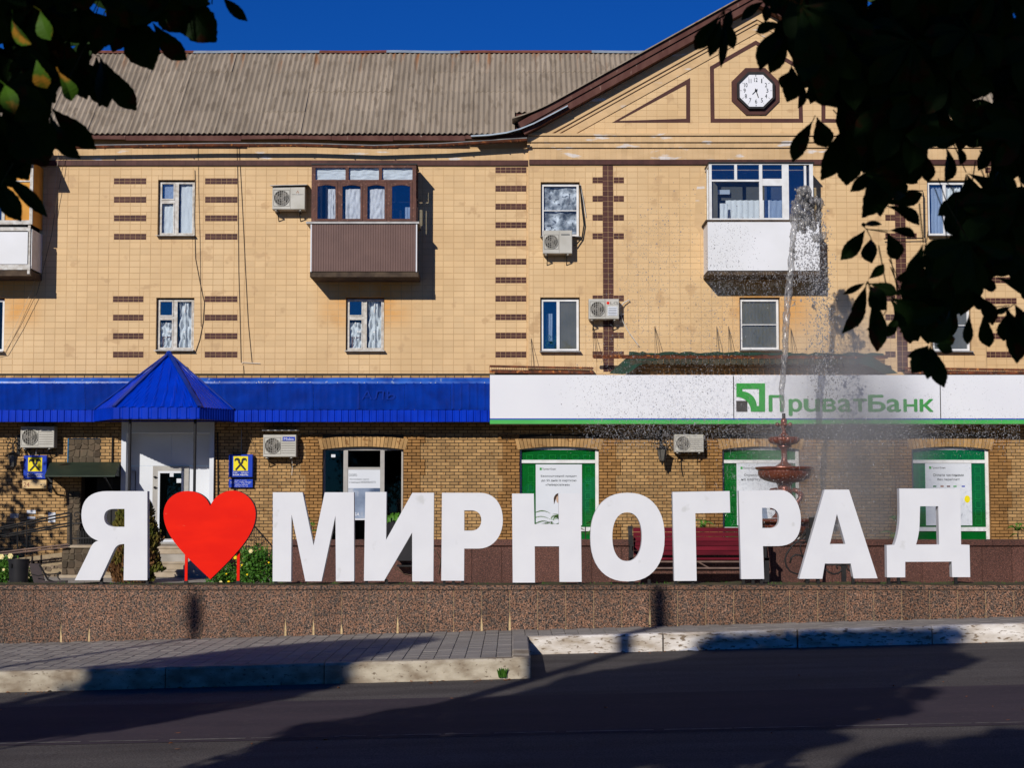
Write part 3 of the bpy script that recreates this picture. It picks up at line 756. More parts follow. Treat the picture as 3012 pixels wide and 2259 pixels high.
# frieze and brown string course
def strip_tiles(x0, x1, pz1, pz0, y, w, mt, name, dep=.03, jig=0.0, zf=None):
    mb = MB(); x = x0; z1 = fr(1506, pz1)[1]; z0 = fr(1506, pz0)[1]; rnd = random.Random(int(pz1))
    seg = 0; oz = 0
    while x < x1:
        if rnd.random() < .02: oz = rnd.uniform(-jig, jig)
        mb.tint = rnd.random(); piece(mb, (x+.003, min(x+w, x1)-.003, z0+oz, z1+oz), y+rnd.uniform(-.001,.001), dep, .002); x += w
    mb.tint = .5; mb.box(x0, x1, y+.004, y+.02, z0+.001, z1-.001)
    return add(name, mb, M[mt], bld)
strip_tiles(XL, RIS0-.02, 437, 471, YF-.01, .135, 'frieze', 'frieze_tile_row')
strip_tiles(XL, RIS0-.02, 472, 487, YF-.05, .135, 'browntile', 'string_course', jig=.035, dep=.07)
strip_tiles(RIS0, RIS1, 472, 486, YF-RP-.05, .135, 'browntile', 'string_course', jig=.01, dep=.07)
strip_tiles(RIS1, XR, 472, 486, YF-.05, .135, 'browntile', 'string_course', dep=.07)
strip_tiles(RIS0, RIS1, 438, 471, YF-RP-.02, .135, 'frieze', 'frieze_tile_row')
strip_tiles(RIS1, XR, 437, 471, YF-.01, .135, 'frieze', 'frieze_tile_row')
# cornice mouldings under the pediment
for (p1, p0, dy) in ((423,437,.07),(405,422,.12)):
    strip_tiles(RIS0-.05, RIS1+.05, p1, p0, YF-RP-dy, .135, 'frieze', 'cornice_moulding', dep=.25)
strip_tiles(RIS0-.05, RIS1+.05, 397, 404, YF-RP-.17, 1.1, 'frieze', 'cornice_ledge', dep=.3)

# ---------------------------------------------------------------- pediment
ax = fr(2223, 40)[0]                                   # axis through the apex
def pz(px, py, Y): return W(px, py, Y)
YPd = YF-RP
bl = W(1565, 397, YPd); zb = bl[1]
apex_t = W(2223, 30, YPd)[1]
hw = ax - bl[0]
tri = [(bl[0], zb), (ax+hw, zb), (ax, apex_t)]
mb = MB(); mb.prism(tri, YPd+.0045, YPd+.3); add('pediment_wall', mb, M['grout'], bld)
def clip_poly(poly, lines):
    for (nx_, nz_, c) in lines:                      # keep nx*x+nz*z<=c
        out = []
        for i in range(len(poly)):
            a, b = poly[i], poly[(i+1) % len(poly)]
            da = nx_*a[0]+nz_*a[1]-c; db = nx_*b[0]+nz_*b[1]-c
            if da <= 0: out.append(a)
            if (da < 0 < db) or (db < 0 < da):
                t = da/(da-db); out.append((a[0]+(b[0]-a[0])*t, a[1]+(b[1]-a[1])*t))
        poly = out
        if len(poly) < 3: return None
    return poly
sl = (apex_t-zb)/hw; nL = math.hypot(1, sl)
def edge_lines(inset):
    return [(-sl/nL, 1/nL, (-sl*bl[0]+zb)/nL - inset), (sl/nL, 1/nL, (sl*(ax+hw)+zb)/nL - inset)]
# brown figures on the pediment: outlines with a width
def outline(pts, w):
    """closed band of width w inside the polygon (photograph pixels)"""
    P = [W(p[0], p[1], YPd) for p in pts]; n = len(P)
    cx = sum(p[0] for p in P)/n; cz = sum(p[1] for p in P)/n
    ar = sum(P[i][0]*P[(i+1) % n][1]-P[(i+1) % n][0]*P[i][1] for i in range(n))
    if ar < 0: P.reverse()
    inn = []
    for i in range(n):
        p0, p1, p2 = P[i-1], P[i], P[(i+1) % n]
        d1 = Vector((p1[0]-p0[0], p1[1]-p0[1])).normalized(); d2 = Vector((p2[0]-p1[0], p2[1]-p1[1])).normalized()
        n1 = Vector((-d1.y, d1.x)); n2 = Vector((-d2.y, d2.x)); k = w/max(.3, 1+n1.dot(n2))
        inn.append((p1[0]+(n1+n2).x*k, p1[1]+(n1+n2).y*k))
    return P, inn
figs = [([(1800,360),(2030,228),(2030,360)], .10), ([(2088,195),(2223,118),(2358,195),(2362,360),(2090,360)], .10),
        ([(2416,228),(2646,360),(2416,360)], .10)]
fig_polys = []
for pts, w in figs:
    o_, i_ = outline(pts, w); mb = MB(); n = len(o_)
    mb.prism(o_, YPd-.006, YPd+.004, holes=[list(reversed(i_))]); fig_polys.append(o_)
    add('brown_tile_figure', mb, M['browntile'], bld)
# tiles of the tympanum
mb = MB(); rnd = random.Random(12); n_t = 0
lines = edge_lines(.50)
z = zb + .02
while z < apex_t:
    x = bl[0]
    while x < ax+hw:
        p = clip_poly([(x+.003,z+.003),(x+PWT-.004,z+.003),(x+PWT-.004,z+PHT-.004),(x+.003,z+PHT-.004)], lines)
        if p and len(p) >= 3:
            mb.tint = rnd.random(); y = YPd+rnd.uniform(-.001,.001)
            mb.prism(p, y, YPd+.02); n_t += 1
        x += PWT
    z += PHT
add('pediment_tile_field', mb, M['tile'], bld, kind='stuff')
# raking mouldings: cream bands parallel to the roof, then the brown fascia boards
def rake(side, i0, i1, y0, y1, mt, name, tiles=None):
    s = -1 if side == 'l' else 1
    d = Vector((hw, apex_t-zb)).normalized(); nrm = Vector((-d.y, d.x))
    base = Vector((bl[0], zb)); L_ = Vector((hw, apex_t-zb)).length
    mb = MB(); k = 0; w = tiles or L_+1
    ka = lambda i: -i*nrm  # inset i means into the wall
    t = -.2 if not tiles else 0
    tan_ = nrm.x/ -d.x if False else 0
    while t < L_+.5:
        t1 = min(t+w, L_+.5)
        q = []
        for (tt, ii) in ((t,i1),(t1,i1),(t1,i0),(t,i0)):
            p = base + d*tt - nrm*ii
            x = p.x; zz = p.y
            q.append((x, zz))
        q = clip_poly(q, [(1, 0, ax)])
        if q and len(q) >= 3:
            q = clip_poly(q, [(0, -1, -(zb-.02))]) if name != 'rake_fascia' else q
        if q and len(q) >= 3:
            if s == 1: q = [(2*ax-a, b) for a, b in reversed(q)]
            mb.tint = random.random(); mb.prism(q, y0, y1)
        t = t1 + .0
    return add(name, mb, M[mt], bld)
for sd in 'lr':
    rake(sd, .30, .50, YPd-.03, YPd+.02, 'frieze', 'rake_moulding', .27)
    rake(sd, .22, .30, YPd-.07, YPd+.02, 'frieze', 'rake_moulding', .5)
    rake(sd, -.02, .22, YPd-.12, YPd+.02, 'frieze', 'rake_moulding', .27)
    rake(sd, -.20, -.03, YPd-.42, YPd-.02, 'fascia', 'rake_fascia')
    rake(sd, -.36, -.21, YPd-.47, YPd-.02, 'fascia', 'rake_fascia')
# gable roof slopes behind the pediment
rf = add('roof', MB().box(XL, bl[0], YF+.35, YF+.45, zEave-.1, zEave), M['fascia'], bld)
def corr_sheet(o, du, dv, nrm, waves, amp, th=.006, segs=6):
    """corrugated sheet: corner o, du across the waves, dv down the slope"""
    mb = MB(); n = waves*segs; P = []
    for j in (0, 1):
        for i in range(n+1):
            p = o + du*(i/n) + dv*j + nrm*(amp*math.cos(2*math.pi*i/segs)); P.append(tuple(p))
    for i in range(n+1): P.append(tuple(Vector(P[i+n+1]) - nrm*.012))
    m = n+1
    mb.add(P, [(i, i+m, i+m+1, i+1) for i in range(n)] + [(m+i, 2*m+i, 2*m+i+1, m+i+1) for i in range(n)])
    return mb
Xr = Vector((1,0,0))
# main roof: eave line and ridge line
YE, YR_ = YF-.30, YF+2.9
zE = W(1506, 388, YE)[1]; zR = W(1506, 158, YR_)[1]
down = Vector((0, YE-YR_, zE-zR)); nr = Vector((0, -(zR-zE), (YR_-YE))).normalized()
rows = 4; sw = 1.055
x0s = W(380, 385, YE)[0] - sw*5
random.seed(21)
mats_r = M['roof']
xend = ax
for r_ in range(rows):
    x = x0s
    while x < xend+1.0:
        top = Vector((x, YR_, zR)) + down*(r_/rows)
        seg = down*(1/rows*1.06)
        lift = nr*(.012*(rows-r_) + random.uniform(-.003,.004))
        # stop where the gable slope takes over
        zc = (top+seg*.5).z
        xg = bl[0] + (zc - zb - .40)/sl
        if r_ == rows-1 and x + sw > bl[0]-.03: break
        if x + sw*.5 < xg + 1.2:
            add('roof_sheet', corr_sheet(top+lift+nr*random.uniform(0,.004), Xr*(sw+.02), seg+nr*random.uniform(-.012,.0), nr, 8, .022), mats_r, rf, smooth=True, angle=50)
        x += sw
# right-hand main roof part, mostly behind the branches
for r_ in range(rows):
    x = ax + (hw+.05 if r_ == rows-1 else hw*.62)
    while x < 14:
        top = Vector((x, YR_, zR)) + down*(r_/rows)
        add('roof_sheet', corr_sheet(top+nr*(.012*(rows-r_)), Xr*(sw+.02), down*(1/rows*1.05), nr, 8, .022), mats_r, rf, smooth=True, angle=50)
        x += sw
# underlay keeps the sky from showing between sheets
mb = MB(); e = nr*-.035
mb.add([tuple(Vector((x0s,YR_,zR))+e), tuple(Vector((ax+.3,YR_,zR))+e), tuple(Vector((bl[0]-.02,YE+.1,zE+.06))+e), tuple(Vector((x0s,YE+.1,zE+.06))+e),
        tuple(Vector((x0s,YR_+3.3,zE))), tuple(Vector((ax+.3,YR_+3.3,zE)))], [(0,3,2,1),(0,1,5,4)])
mb.add([tuple(Vector((ax+.3,YR_,zR))+e), tuple(Vector((14,YR_,zR))+e), tuple(Vector((14,YE+.1,zE+.06))+e), tuple(Vector((ax+hw+.05,YE+.1,zE+.06))+e)], [(0,3,2,1)])
add('roof_boarding', mb, M['fascia'], rf)
# ridge caps, alternately rusty and pale
x = x0s; k = 0
caps = [(x0s, W(1105,157,YR_)[0],'ridgerust')]
pts_c = [(300,570,'ridgerust'),(570,940,'zincblue'),(940,1137,'ridgerust'),(1137,1353,'zincblue'),(1353,1740,'ridgerust'),(1740,1960,'zincblue')]
for (a, b, m_) in [(-400,300,'ridgerust')]+pts_c:
    xa, xb = W(a,157,YR_)[0], W(b,157,YR_)[0]; mb = MB(); w = .13
    P = []
    n = 6
    for i in range(n+1):
        xx = xa+(xb-xa)*i/n; dz = .02*noise.noise(Vector((xx*.8, 0, 5)))
        P += [tuple(Vector((xx,YR_,zR+.09+dz))+Vector((0,-w,-w*.7))), (xx,YR_,zR+.10+dz), tuple(Vector((xx,YR_+w,zR+.09-w*.7+dz)))]
    mb.add(P, [(i*3, i*3+3, i*3+4, i*3+1) for i in range(n)]+[(i*3+1, i*3+4, i*3+5, i*3+2) for i in range(n)])
    add('ridge_cap', mb, M[m_], rf)
# slopes of the gable roof
dG = Vector((hw, 0, apex_t-zb)).normalized(); nG = Vector((-dG.z, 0, dG.x))
for s in (-1, 1):
    mb = MB(); base = Vector((bl[0], 0, zb)); L_ = math.hypot(hw, apex_t-zb)
    n = 60; P = []
    for i in range(n+1):
        t = -.35 + (L_+.62)*i/n
        p = base + dG*t + nG*(.385)
        if t < .9: p.z += .0 + .16*((.9-t)/1.25)**2
        if s == 1: p.x = 2*ax - p.x
        P.append((p.x, YPd-.55, p.z)); P.append((p.x, YPd+6.2, p.z)); P.append((p.x, YPd-.55, p.z-.03))
    fs = []
    for i in range(n):
        a = i*3; fs += [(a, a+3, a+4, a+1), (a, a+2, a+5, a+3)]
    mb.add(P, fs); add('gable_roof', mb, M['roof'], rf)
# curved metal flashing where the gable roof sweeps down onto the eave
fp = [W3(p[0], p[1], YPd-.56) for p in ((1385,401),(1440,398),(1490,391),(1530,380),(1570,364),(1615,341),(1670,312))]
mb = MB(); P = []
for p in fp: P += [(p[0],p[1],p[2]), (p[0],p[1],p[2]+.035), (p[0],p[1]+.55,p[2]+.05)]
mb.add(P, [(i*3+a_, i*3+3+a_, i*3+4+a_, i*3+1+a_) for i in range(len(fp)-1) for a_ in (0,1)]); add('curved_flashing', mb, M['zincblue'], rf)
# eaves: brown fascia boards, gutter, brackets
random.seed(5)
x = W(150, 400, YE)[0]-4; xe = RIS0-.05
while x < xe:
    l = random.uniform(.9, 1.9); dz = random.uniform(-.03,.02); mb = MB()
    l = min(l, xe-x)
    mb.obox((x+l/2, YE+.03, zE-.10+dz), (l/2-.004,0,random.uniform(-.012,.012)), (0,.012,0), (0,.02,.085))
    add('fascia_board', mb, M['fascia'], rf); x += l
g0 = W(230, 428, YE-.06); pts_g = [(-200,428),(230,430),(620,424),(900,424),(1100,430),(1300,424),(1480,412),(1550,408)]
gp = [W3(p[0], p[1]-1, YE-.10) for p in pts_g]
mb = MB(); n = 8; P = []
dense = []
for i in range(len(gp)-1):
    for k in range(5): dense.append(Vector(gp[i]).lerp(Vector(gp[i+1]), k/5))
dense.append(Vector(gp[-1]))
for p in dense:
    for k in range(n+1):
        a = math.pi*k/n; P.append((p.x, p.y+.065*math.cos(a), p.z-.075*math.sin(a)))
fs = [(i*(n+1)+k, (i+1)*(n+1)+k, (i+1)*(n+1)+k+1, i*(n+1)+k+1) for i in range(len(dense)-1) for k in range(n)]
mb.add(P, fs)
for p in dense[::3]: mb.box(p.x-.008, p.x+.008, p.y-.068, p.y+.06, p.z-.080, p.z-.01)
add('gutter', mb, M['rust'], bld, smooth=True, angle=40)
mb = MB(); mb.tube([tuple(p+Vector((0,-.065,.004))) for p in dense], .013, 6); add('gutter_rim', mb, M['zinc'], bld)
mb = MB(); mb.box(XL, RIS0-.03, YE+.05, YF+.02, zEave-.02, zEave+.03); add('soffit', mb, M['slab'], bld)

# ---------------------------------------------------------------- windows
def frame_mb(x0, x1, z0, z1, y, w, dep, muls=(), trans=()):
    """outer frame plus mullions (x, z0, z1) and transoms (z, x0, x1)"""
    mb = MB()
    mb.box(x0, x1, y, y+dep, z1-w, z1); mb.box(x0, x1, y, y+dep, z0, z0+w)
    mb.box(x0, x0+w, y, y+dep, z0+w+.0005, z1-w-.0005); mb.box(x1-w, x1, y, y+dep, z0+w+.0005, z1-w-.0005)
    for (x, a, b, ww) in muls: mb.box(x-ww/2, x+ww/2, y+.004, y+dep-.002, a, b)
    for (z, a, b, ww) in trans: mb.box(a, b, y+.006, y+dep-.004, z-ww/2, z+ww/2)
    return mb
def cloth(x0, x1, z0, z1, y, amp=.03, folds=6, seed=0, nx=36, nz=14, crumple=0.0):
    mb = MB(); P = []
    for j in range(nz+1):
        for i in range(nx+1):
            u, v = i/nx, j/nz
            yy = y + amp*math.sin(u*folds*6.28 + 2*noise.noise(Vector((u*2, v*2, seed)))) + crumple*noise.noise(Vector((u*5, v*7, seed+9)))
            P.append((x0+(x1-x0)*u, yy, z0+(z1-z0)*v))
    mb.add(P, [(j*(nx+1)+i, j*(nx+1)+i+1, (j+1)*(nx+1)+i+1, (j+1)*(nx+1)+i) for j in range(nz) for i in range(nx)])
    return mb
def opening(r, y, dep, room=1.2):
    """reveal and dark room behind an opening"""
    x0, x1, z0, z1 = r; mb = MB()
    P = [(x0,y,z0),(x1,y,z0),(x1,y,z1),(x0,y,z1),(x0,y+dep,z0),(x1,y+dep,z0),(x1,y+dep,z1),(x0,y+dep,z1)]
    mb.add(P, [(0,1,5,4),(1,2,6,5),(2,3,7,6),(3,0,4,7)])
    rm = MB(); e = .25
    a, b, c, d = x0-e, x1+e, z0-e*.5, z1+e*.5; y0, y1 = y+dep+.02, y+dep+room
    rm.add([(a,y0,c),(b,y0,c),(b,y0,d),(a,y0,d),(a,y1,c),(b,y1,c),(b,y1,d),(a,y1,d)], [(4,5,6,7),(0,1,5,4),(1,2,6,5),(2,3,7,6),(3,0,4,7)])
    return mb, rm
def upper_window(key, style, yw, seed=0):
    x0, x1, z0, z1 = openU[key]; y = yw
    rv, rm = opening((x0,x1,z0,z1), y+.001, .17)
    ft = M['oldframe'] if style == 'old' else M['whiteframe']
    yf = y+.10; w = .055
    xm = x0+(x1-x0)*(.47 if style == 'old' else .48); zm = z0+(z1-z0)*.63
    muls = []; trans = []
    if style == 'old': muls = [(xm, z0+w, z1-w, .085)]; trans = [(zm, x0+w, xm-.04, .07)]
    elif style == 'pvc2': muls = [(x0+(x1-x0)*.455, z0+w, z1-w, .075)]
    else: trans = [(z0+(z1-z0)*.49, x0+w, x1-w, .022)]
    win = add('window', frame_mb(x0+.02, x1-.02, z0+.02, z1-.035, yf, w, .06, muls, trans), ft, bld)
    add('reveal', rv, M['tile'], win); add('room', rm, M['interior'], win)
    # panes
    if style == 'old': panes = [(x0+w, xm-.04, z0+w, zm-.035), (x0+w, xm-.04, zm+.035, z1-w), (xm+.04, x1-w, z0+w, z1-w)]
    elif style == 'pvc2': xk = x0+(x1-x0)*.455; panes = [(x0+w, xk-.04, z0+w, z1-w), (xk+.04, x1-w, z0+w, z1-w)]
    else: zk = z0+(z1-z0)*.49; panes = [(x0+w, x1-w, z0+w, zk-.01), (x0+w, x1-w, zk+.01, z1-w)]
    for i, p in enumerate(panes):
        mb = MB(); mb.box(p[0], p[1], yf+.03, yf+.034, p[2], p[3])
        add('pane', mb, M['glassblue'] if (style == 'old' and i == 1) or style == 'pvc2' and i == 0 else M['glass'], win)
    # sash frames inside the opening of old windows
    if style == 'old':
        sb = MB()
        for p in panes:
            f = frame_mb(p[0]-.004, p[1]+.004, p[2]-.004, p[3]+.004, yf-.012, .03, .04); sb.add(f.v, f.f)
        add('sash', sb, M['oldframe'], win)
    sill = MB(); sill.obox(((x0+x1)/2, y-.02, z0+.004), ((x1-x0)/2+.02,0,0), (0,.13,.02), (0,-.001,.008)); add('sill', sill, M['zinc'] if style != 'old' else M['oldframe'], win)
    return win, panes, yf
for key, st_, yw in (('a','old',YF),('b','old',YF),('c','old',YF),('e','pvc2',YF-RP),('d','pvc1',YF-RP),('f','pvc1',YF-RP),('g','pvc2',YF-RP),('h','pvc1',YF-RP),('i','pvc2',YF)):
    win, panes, yf = upper_window(key, st_, yw)
    x0, x1, z0, z1 = openU[key]
    if key == 'a':
        for i, p in enumerate(panes): add('curtain', cloth(p[0]+(.05 if i != 0 else .02), p[1]+.02, p[2], p[3]-.03, yf+.10, .003, 1.3, 2+i, crumple=.02), M['cloth'], win, smooth=True)
    if key in 'bc':
        add('curtain', cloth(panes[0][0]+.02, panes[0][1]-.02, panes[0][2]+.02, panes[0][3]-.08, yf+.10, .012, 1.2, 4, crumple=.13), M['cloth'], win, smooth=True)
        add('curtain', cloth(panes[2][0]+.06, panes[2][1]-.04, panes[2][2], panes[2][3]-.02, yf+.12, .015, 1.5, 6, crumple=.16), M['cloth'], win, smooth=True)
        fb = frame_mb(panes[0][0]+.08, panes[2][0]+.05, z0+.04, z0+.36, yf+.065, .025, .012); add('picture_frame', fb, M['woodframe'], win)
    if key == 'e':
        add('blind', cloth(panes[1][0], panes[1][1], panes[1][2], panes[1][3], yf+.05, .002, 20, 1), M['greycloth'], win)
        add('curtain', cloth(panes[0][0]+.1, panes[0][0]+.26, z0+.3, z1-.35, yf+.35, .015, 3, 2), M['cloth'], win, smooth=True)
        pl = MB(); random.seed(4)
        for i in range(60):
            c = Vector((panes[0][0]+random.uniform(.08,.36), yf+.12, z0+random.uniform(.08,.42))); a = random.uniform(0,6.28); s = .035
            pl.add([tuple(c+Vector((math.cos(a)*s,random.uniform(-.02,.02),math.sin(a)*s))), tuple(c+Vector((-math.sin(a)*s*.5,.01,math.cos(a)*s*.5))), tuple(c-Vector((math.cos(a)*s,0,math.sin(a)*s)))], [(0,1,2)])
        add('window_plant', pl, M['leafgreen'], win)
    if key == 'd':
        add('curtain', cloth(x0+.06, x1-.06, z0+.1, z1-.1, yf+.10, .01, 1, 7, crumple=.09, nx=40, nz=40), mat('crumpled reflective film', (.74,.74,.74), (.10,.11,.12), 4.5, .4, .3, 30, c3=(.16,.17,.18), s3=11, w3=.54), win, smooth=True)
    if key in 'fh':
        add('blind', cloth(x0+.05, x1-.05, z0+.05, z1-.05, yf+.06, .002, 10, 1), M['greycloth'], win)
    if key == 'g': add('curtain', cloth(x0+.15, x1-.1, z0+.1, z1-.12, yf+.14, .025, 9, 3), M['cloth'], win, smooth=True)

# ---------------------------------------------------------------- balconies
def balc_box(o_px, D0=.92):
    return None
YB = YF-.93
# brown timber glazed balcony
def brown_balcony():
    s = lambda x, y: W3(880+x/4.1475, 460+y/4.1475, YB)
    r = lambda x0, y0, x1, y1, Y=YB: rect(880+x0/4.1475, 460+y0/4.1475, 880+x1/4.1475, 460+y1/4.1475, Y)
    x0, x1, z0, z1 = r(150,100,1425,800)
    t = .06; f = MB()
    f.box(x0, x1, YB, YB+t, z1-.07, z1)
    posts = [(150,190),(570,600),(975,1005),(1385,1425)]
    for a, b in ((150,195),(1380,1425)):
        q = r(a,170,b,800); f.box(q[0], q[1], YB, YB+t, z0, z1-.071)
    for a, b in ((565,603),(972,1008)):
        q = r(a,125,b,280); f.box(q[0], q[1], YB+.005, YB+t, q[2], q[3])
    q = r(195,282,1380,305); f.box(q[0], q[1], YB+.002, YB+t, q[2], q[3])
    for a, b in ((470,500),(775,805),(1070,1105)):
        q = r(a,306,b,780); f.box(q[0], q[1], YB+.003, YB+t, q[2], q[3])
    q = r(195,775,1380,800); f.box(q[0], q[1], YB+.004, YB+t, q[2], q[3])
    # side frames
    for xs_ in (x0+.03, x1-.03):
        for yy in (YB+.45, YF-.10): f.box(xs_-.03, xs_+.03, yy, yy+.06, z0, z1-.072)
        f.box(xs_-.029, xs_+.029, YB+t+.001, YF-.02, z1-.06, z1); f.box(xs_-.029, xs_+.029, YB+t+.001, YF-.02, z0, z0+.05)
    b = add('balcony', f, M['woodframe'], bld, label='brown timber glazed balcony with profiled sheet parapet')
    # sashes with curved head boards
    for (a, c) in ((197,468),(502,773),(807,1068),(1107,1378)):
        q = r(a,310,c,785); mb = frame_mb(q[0], q[1], q[2], q[3], YB-.015, .05, .05)
        w = q[1]-q[0]-.1; xa = q[0]+.05; zt_ = q[3]-.05; pts = [(xa, zt_+.001), (xa+w, zt_+.001)]
        n = 16; low = []
        for i in range(n+1):
            u = i/n; low.append((xa+w*(1-u), zt_-.05+.032*math.exp(-((u-.5)/.22)**2) - .006*math.cos(u*12.5)))
        mb.prism([(xa, zt_+.001)] + list(reversed(low)) + [(xa+w, zt_+.001)], YB-.01, YB+.02)
        sh = add('sash', mb, M['woodframe'], b)
        p = MB(); p.box(q[0]+.03, q[1]-.03, YB+.012, YB+.016, q[2]+.03, q[3]-.03); add('pane', p, M['glassblue'] if a > 1000 else M['glassmid'], b)
    for (a, c) in ((192,568),(605,970),(1010,1382)):
        q = r(a,125,c,278); p = MB(); p.box(q[0], q[1], YB+.03, YB+.034, q[2], q[3]); add('pane', p, M['glass'], b)
        add('curtain', cloth(q[0], q[1], q[2], q[3], YB+.09, .004, 1, a, crumple=.035, nx=30, nz=14), M['cloth'], b, smooth=True)
    for (a, c, sd) in ((340,440,1),(555,750,2),(845,1040,3)):
        q = r(a,385,c,770); add('curtain', cloth(q[0]+.01, q[1]-.01, q[2], q[3], YB+.12, .004, 1.2, sd, crumple=.05), M['cloth'], b, smooth=True)
    q = r(1285,600,1350,770); add('curtain', cloth(q[0], q[1], q[2], q[3], YB+.2, .01, 2, 5), M['cloth'], b)
    q = r(215,470,250,765); add('curtain', cloth(q[0], q[1], q[2], q[3], YB+.2, .01, 2, 5), M['greycloth'], b)
    for xs_ in (x0+.03, x1-.03):
        p = MB(); p.box(xs_-.002, xs_+.002, YB+.07, YF-.05, z0+.05, z1-.06); add('pane', p, M['glass'], b)
    inn = MB(); inn.box(x0+.1, x1-.1, YF-.02, YF-.004, z0-.6, z1-.1); add('inner_wall', inn, M['interior'], b)
    # flat top, ledge, parapet, slab
    q = r(150,85,1430,98); mb = MB(); mb.box(q[0], q[1]+.02, YB-.03, YF-.06, z1+.001, z1+.03); add('balcony_roof', mb, M['black'], b)
    q = r(90,800,1465,825); mb = MB(); mb.box(q[0], q[1], YB-.09, YF, z0-.05, z0-.001); add('ledge', mb, M['zinc'], b)
    q = r(140,838,1440,1405)
    mb = MB(); n = 42; P = []; 
    xa, xb = q[0]+.03, q[1]-.03
    for i in range(n):
        u0 = xa+(xb-xa)*i/n; u1 = xa+(xb-xa)*(i+.72)/n; u2 = xa+(xb-xa)*(i+.80)/n; u3 = xa+(xb-xa)*(i+.92)/n; u4 = xa+(xb-xa)*(i+1)/n
        for (p_, q_, ya, yb_) in ((u0,u1,YB-.05,YB-.05),(u1,u2,YB-.05,YB-.038),(u2,u3,YB-.038,YB-.038),(u3,u4,YB-.038,YB-.05)):
            mb.add([(p_,ya,q[2]),(q_,yb_,q[2]),(q_,yb_,z0-.055),(p_,ya,z0-.055)], [(0,1,2,3)])
    zz = z0-.055
    for xs_ in (xa, xb): mb.box(xs_-.005, xs_+.005, YB-.036, YF-.01, q[2], zz)
    mb.box(xa, xb, YB-.034, YB-.02, q[2], zz)
    add('parapet', mb, M['profile'], b)
    mb = MB(); mb.box(q[0], q[0]+.03, YB-.056, YB-.02, q[2]-.01, zz); mb.box(q[1]-.03, q[1], YB-.056, YB-.02, q[2]-.01, zz); add('corner_trim', mb, M['white'], b)
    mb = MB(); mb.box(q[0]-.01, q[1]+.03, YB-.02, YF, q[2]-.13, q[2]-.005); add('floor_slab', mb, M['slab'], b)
    return b
brown_balcony()
def white_balcony():
    k = 3.771
    r = lambda x0, y0, x1, y1, Y=YB: rect(2050+x0/k, 460+y0/k, 2050+x1/k, 460+y1/k, Y)
    x0, x1, z0, z1 = r(135,75,1290,705); f = MB(); t = .07
    f.box(x0, x1, YB, YB+t, z1-.03, z1); q = r(135,685,1290,705); f.box(x0, x1, YB, YB+t, z0, q[3])
    for a, c, y0_, y1_ in ((135,165,83,690),(415,445,83,258),(692,727,83,690),(945,1020,83,690),(1250,1290,83,690),(1190,1215,100,690)):
        q = r(a, y0_, c, y1_); f.box(q[0], q[1], YB+.002, YB+t, max(q[2], z0+.02), min(q[3], z1-.031))
    for a, c, y0_, y1_ in ((160,700,255,275),(727,945,245,322),(745,965,680,692)):
        q = r(a, y0_, c, y1_); f.box(q[0], q[1], YB+.005, YB+t-.004, q[2], q[3])
    for xs_ in (x0+.02, x1-.02):
        f.box(xs_-.02, xs_+.02, YB+t+.001, YF-.02, z1-.05, z1); f.box(xs_-.02, xs_+.02, YB+.45, YB+.5, z0, z1-.051)
    b = add('balcony', f, M['whiteframe'], bld, label='white glazed balcony with plain white sheet parapet')
    for a, y0_, c, y1_, g in ((160,88,415,258,'glassblue'),(445,88,692,258,'glassblue'),(727,92,945,245,'glassblue'),(165,278,697,700,'glass'),(752,322,945,680,'glassblue'),(1015,100,1200,688,'glassblue'),(1216,100,1250,688,'glass')):
        q = r(a,y0_,c,y1_); p = MB(); p.box(q[0], q[1], YB+.03, YB+.034, q[2], q[3]); add('pane', p, M[g], b)
    for xs_ in (x0+.02, x1-.02):
        p = MB(); p.box(xs_-.002, xs_+.002, YB+.08, YF-.05, z0+.02, z1-.05); add('pane', p, M['glass'], b)
    q = r(350,440,697,700); add('curtain', cloth(q[0], q[1]+.9, q[2], q[3], YB+.55, .03, 12, 3), M['cloth'], b, smooth=True)
    q = r(270,310,405,360); mb = MB(); mb.box(q[0], q[1], YB+.7, YB+.72, q[2], q[3]); add('notice', mb, M['poster'], b)
    q = r(270,495,360,700); add('curtain', cloth(q[0], q[1], q[2], q[3], YB+.3, .01, 2, 3), M['cloth'], b)
    inn = MB(); inn.box(x0+.08, x1-.08, YF-.03, YF-.006-RP-.02, z0-.7, z1-.05); add('inner_wall', inn, M['greycloth'], b)
    mb = MB(); mb.box(x0-.02, x1+.03, YB-.04, YF-RP-.06, z1+.001, z1+.03); add('balcony_roof', mb, M['black'], b)
    q = r(95,705,1315,722); mb = MB(); mb.box(q[0], q[1], YB-.07, YF-RP, z0-.045, z0-.001); add('ledge', mb, M['slab'], b)
    q = r(118,730,1355,1268)
    mb = MB(); mb.box(q[0], q[1], YB-.05, YB-.03, q[2], z0-.046); mb.box(q[0], q[0]+.02, YB-.029, YF-RP, q[2], z0-.046); mb.box(q[1]-.02, q[1], YB-.029, YF-RP, q[2], z0-.046)
    add('parapet', mb, M['balcwhite'], b)
    mb = MB(); mb.box(q[0]-.01, q[1]+.01, YB-.02, YF-RP, q[2]-.10, q[2]-.004); add('floor_slab', mb, M['slab'], b)
    q = r(40,80,130,830); mb = MB()
    xx = q[1]; pts = [(xx, q[3]), (xx-.16, q[3]-.25), (xx-.22, q[3]-.6), (xx-.26, q[2]+.3), (xx-.05, q[2]), (xx, q[2])]
    mb.prism(list(reversed(pts)), YF-RP-.006, YF-RP-.002); add('plaster_patch', mb, M['frieze'], b)
white_balcony()
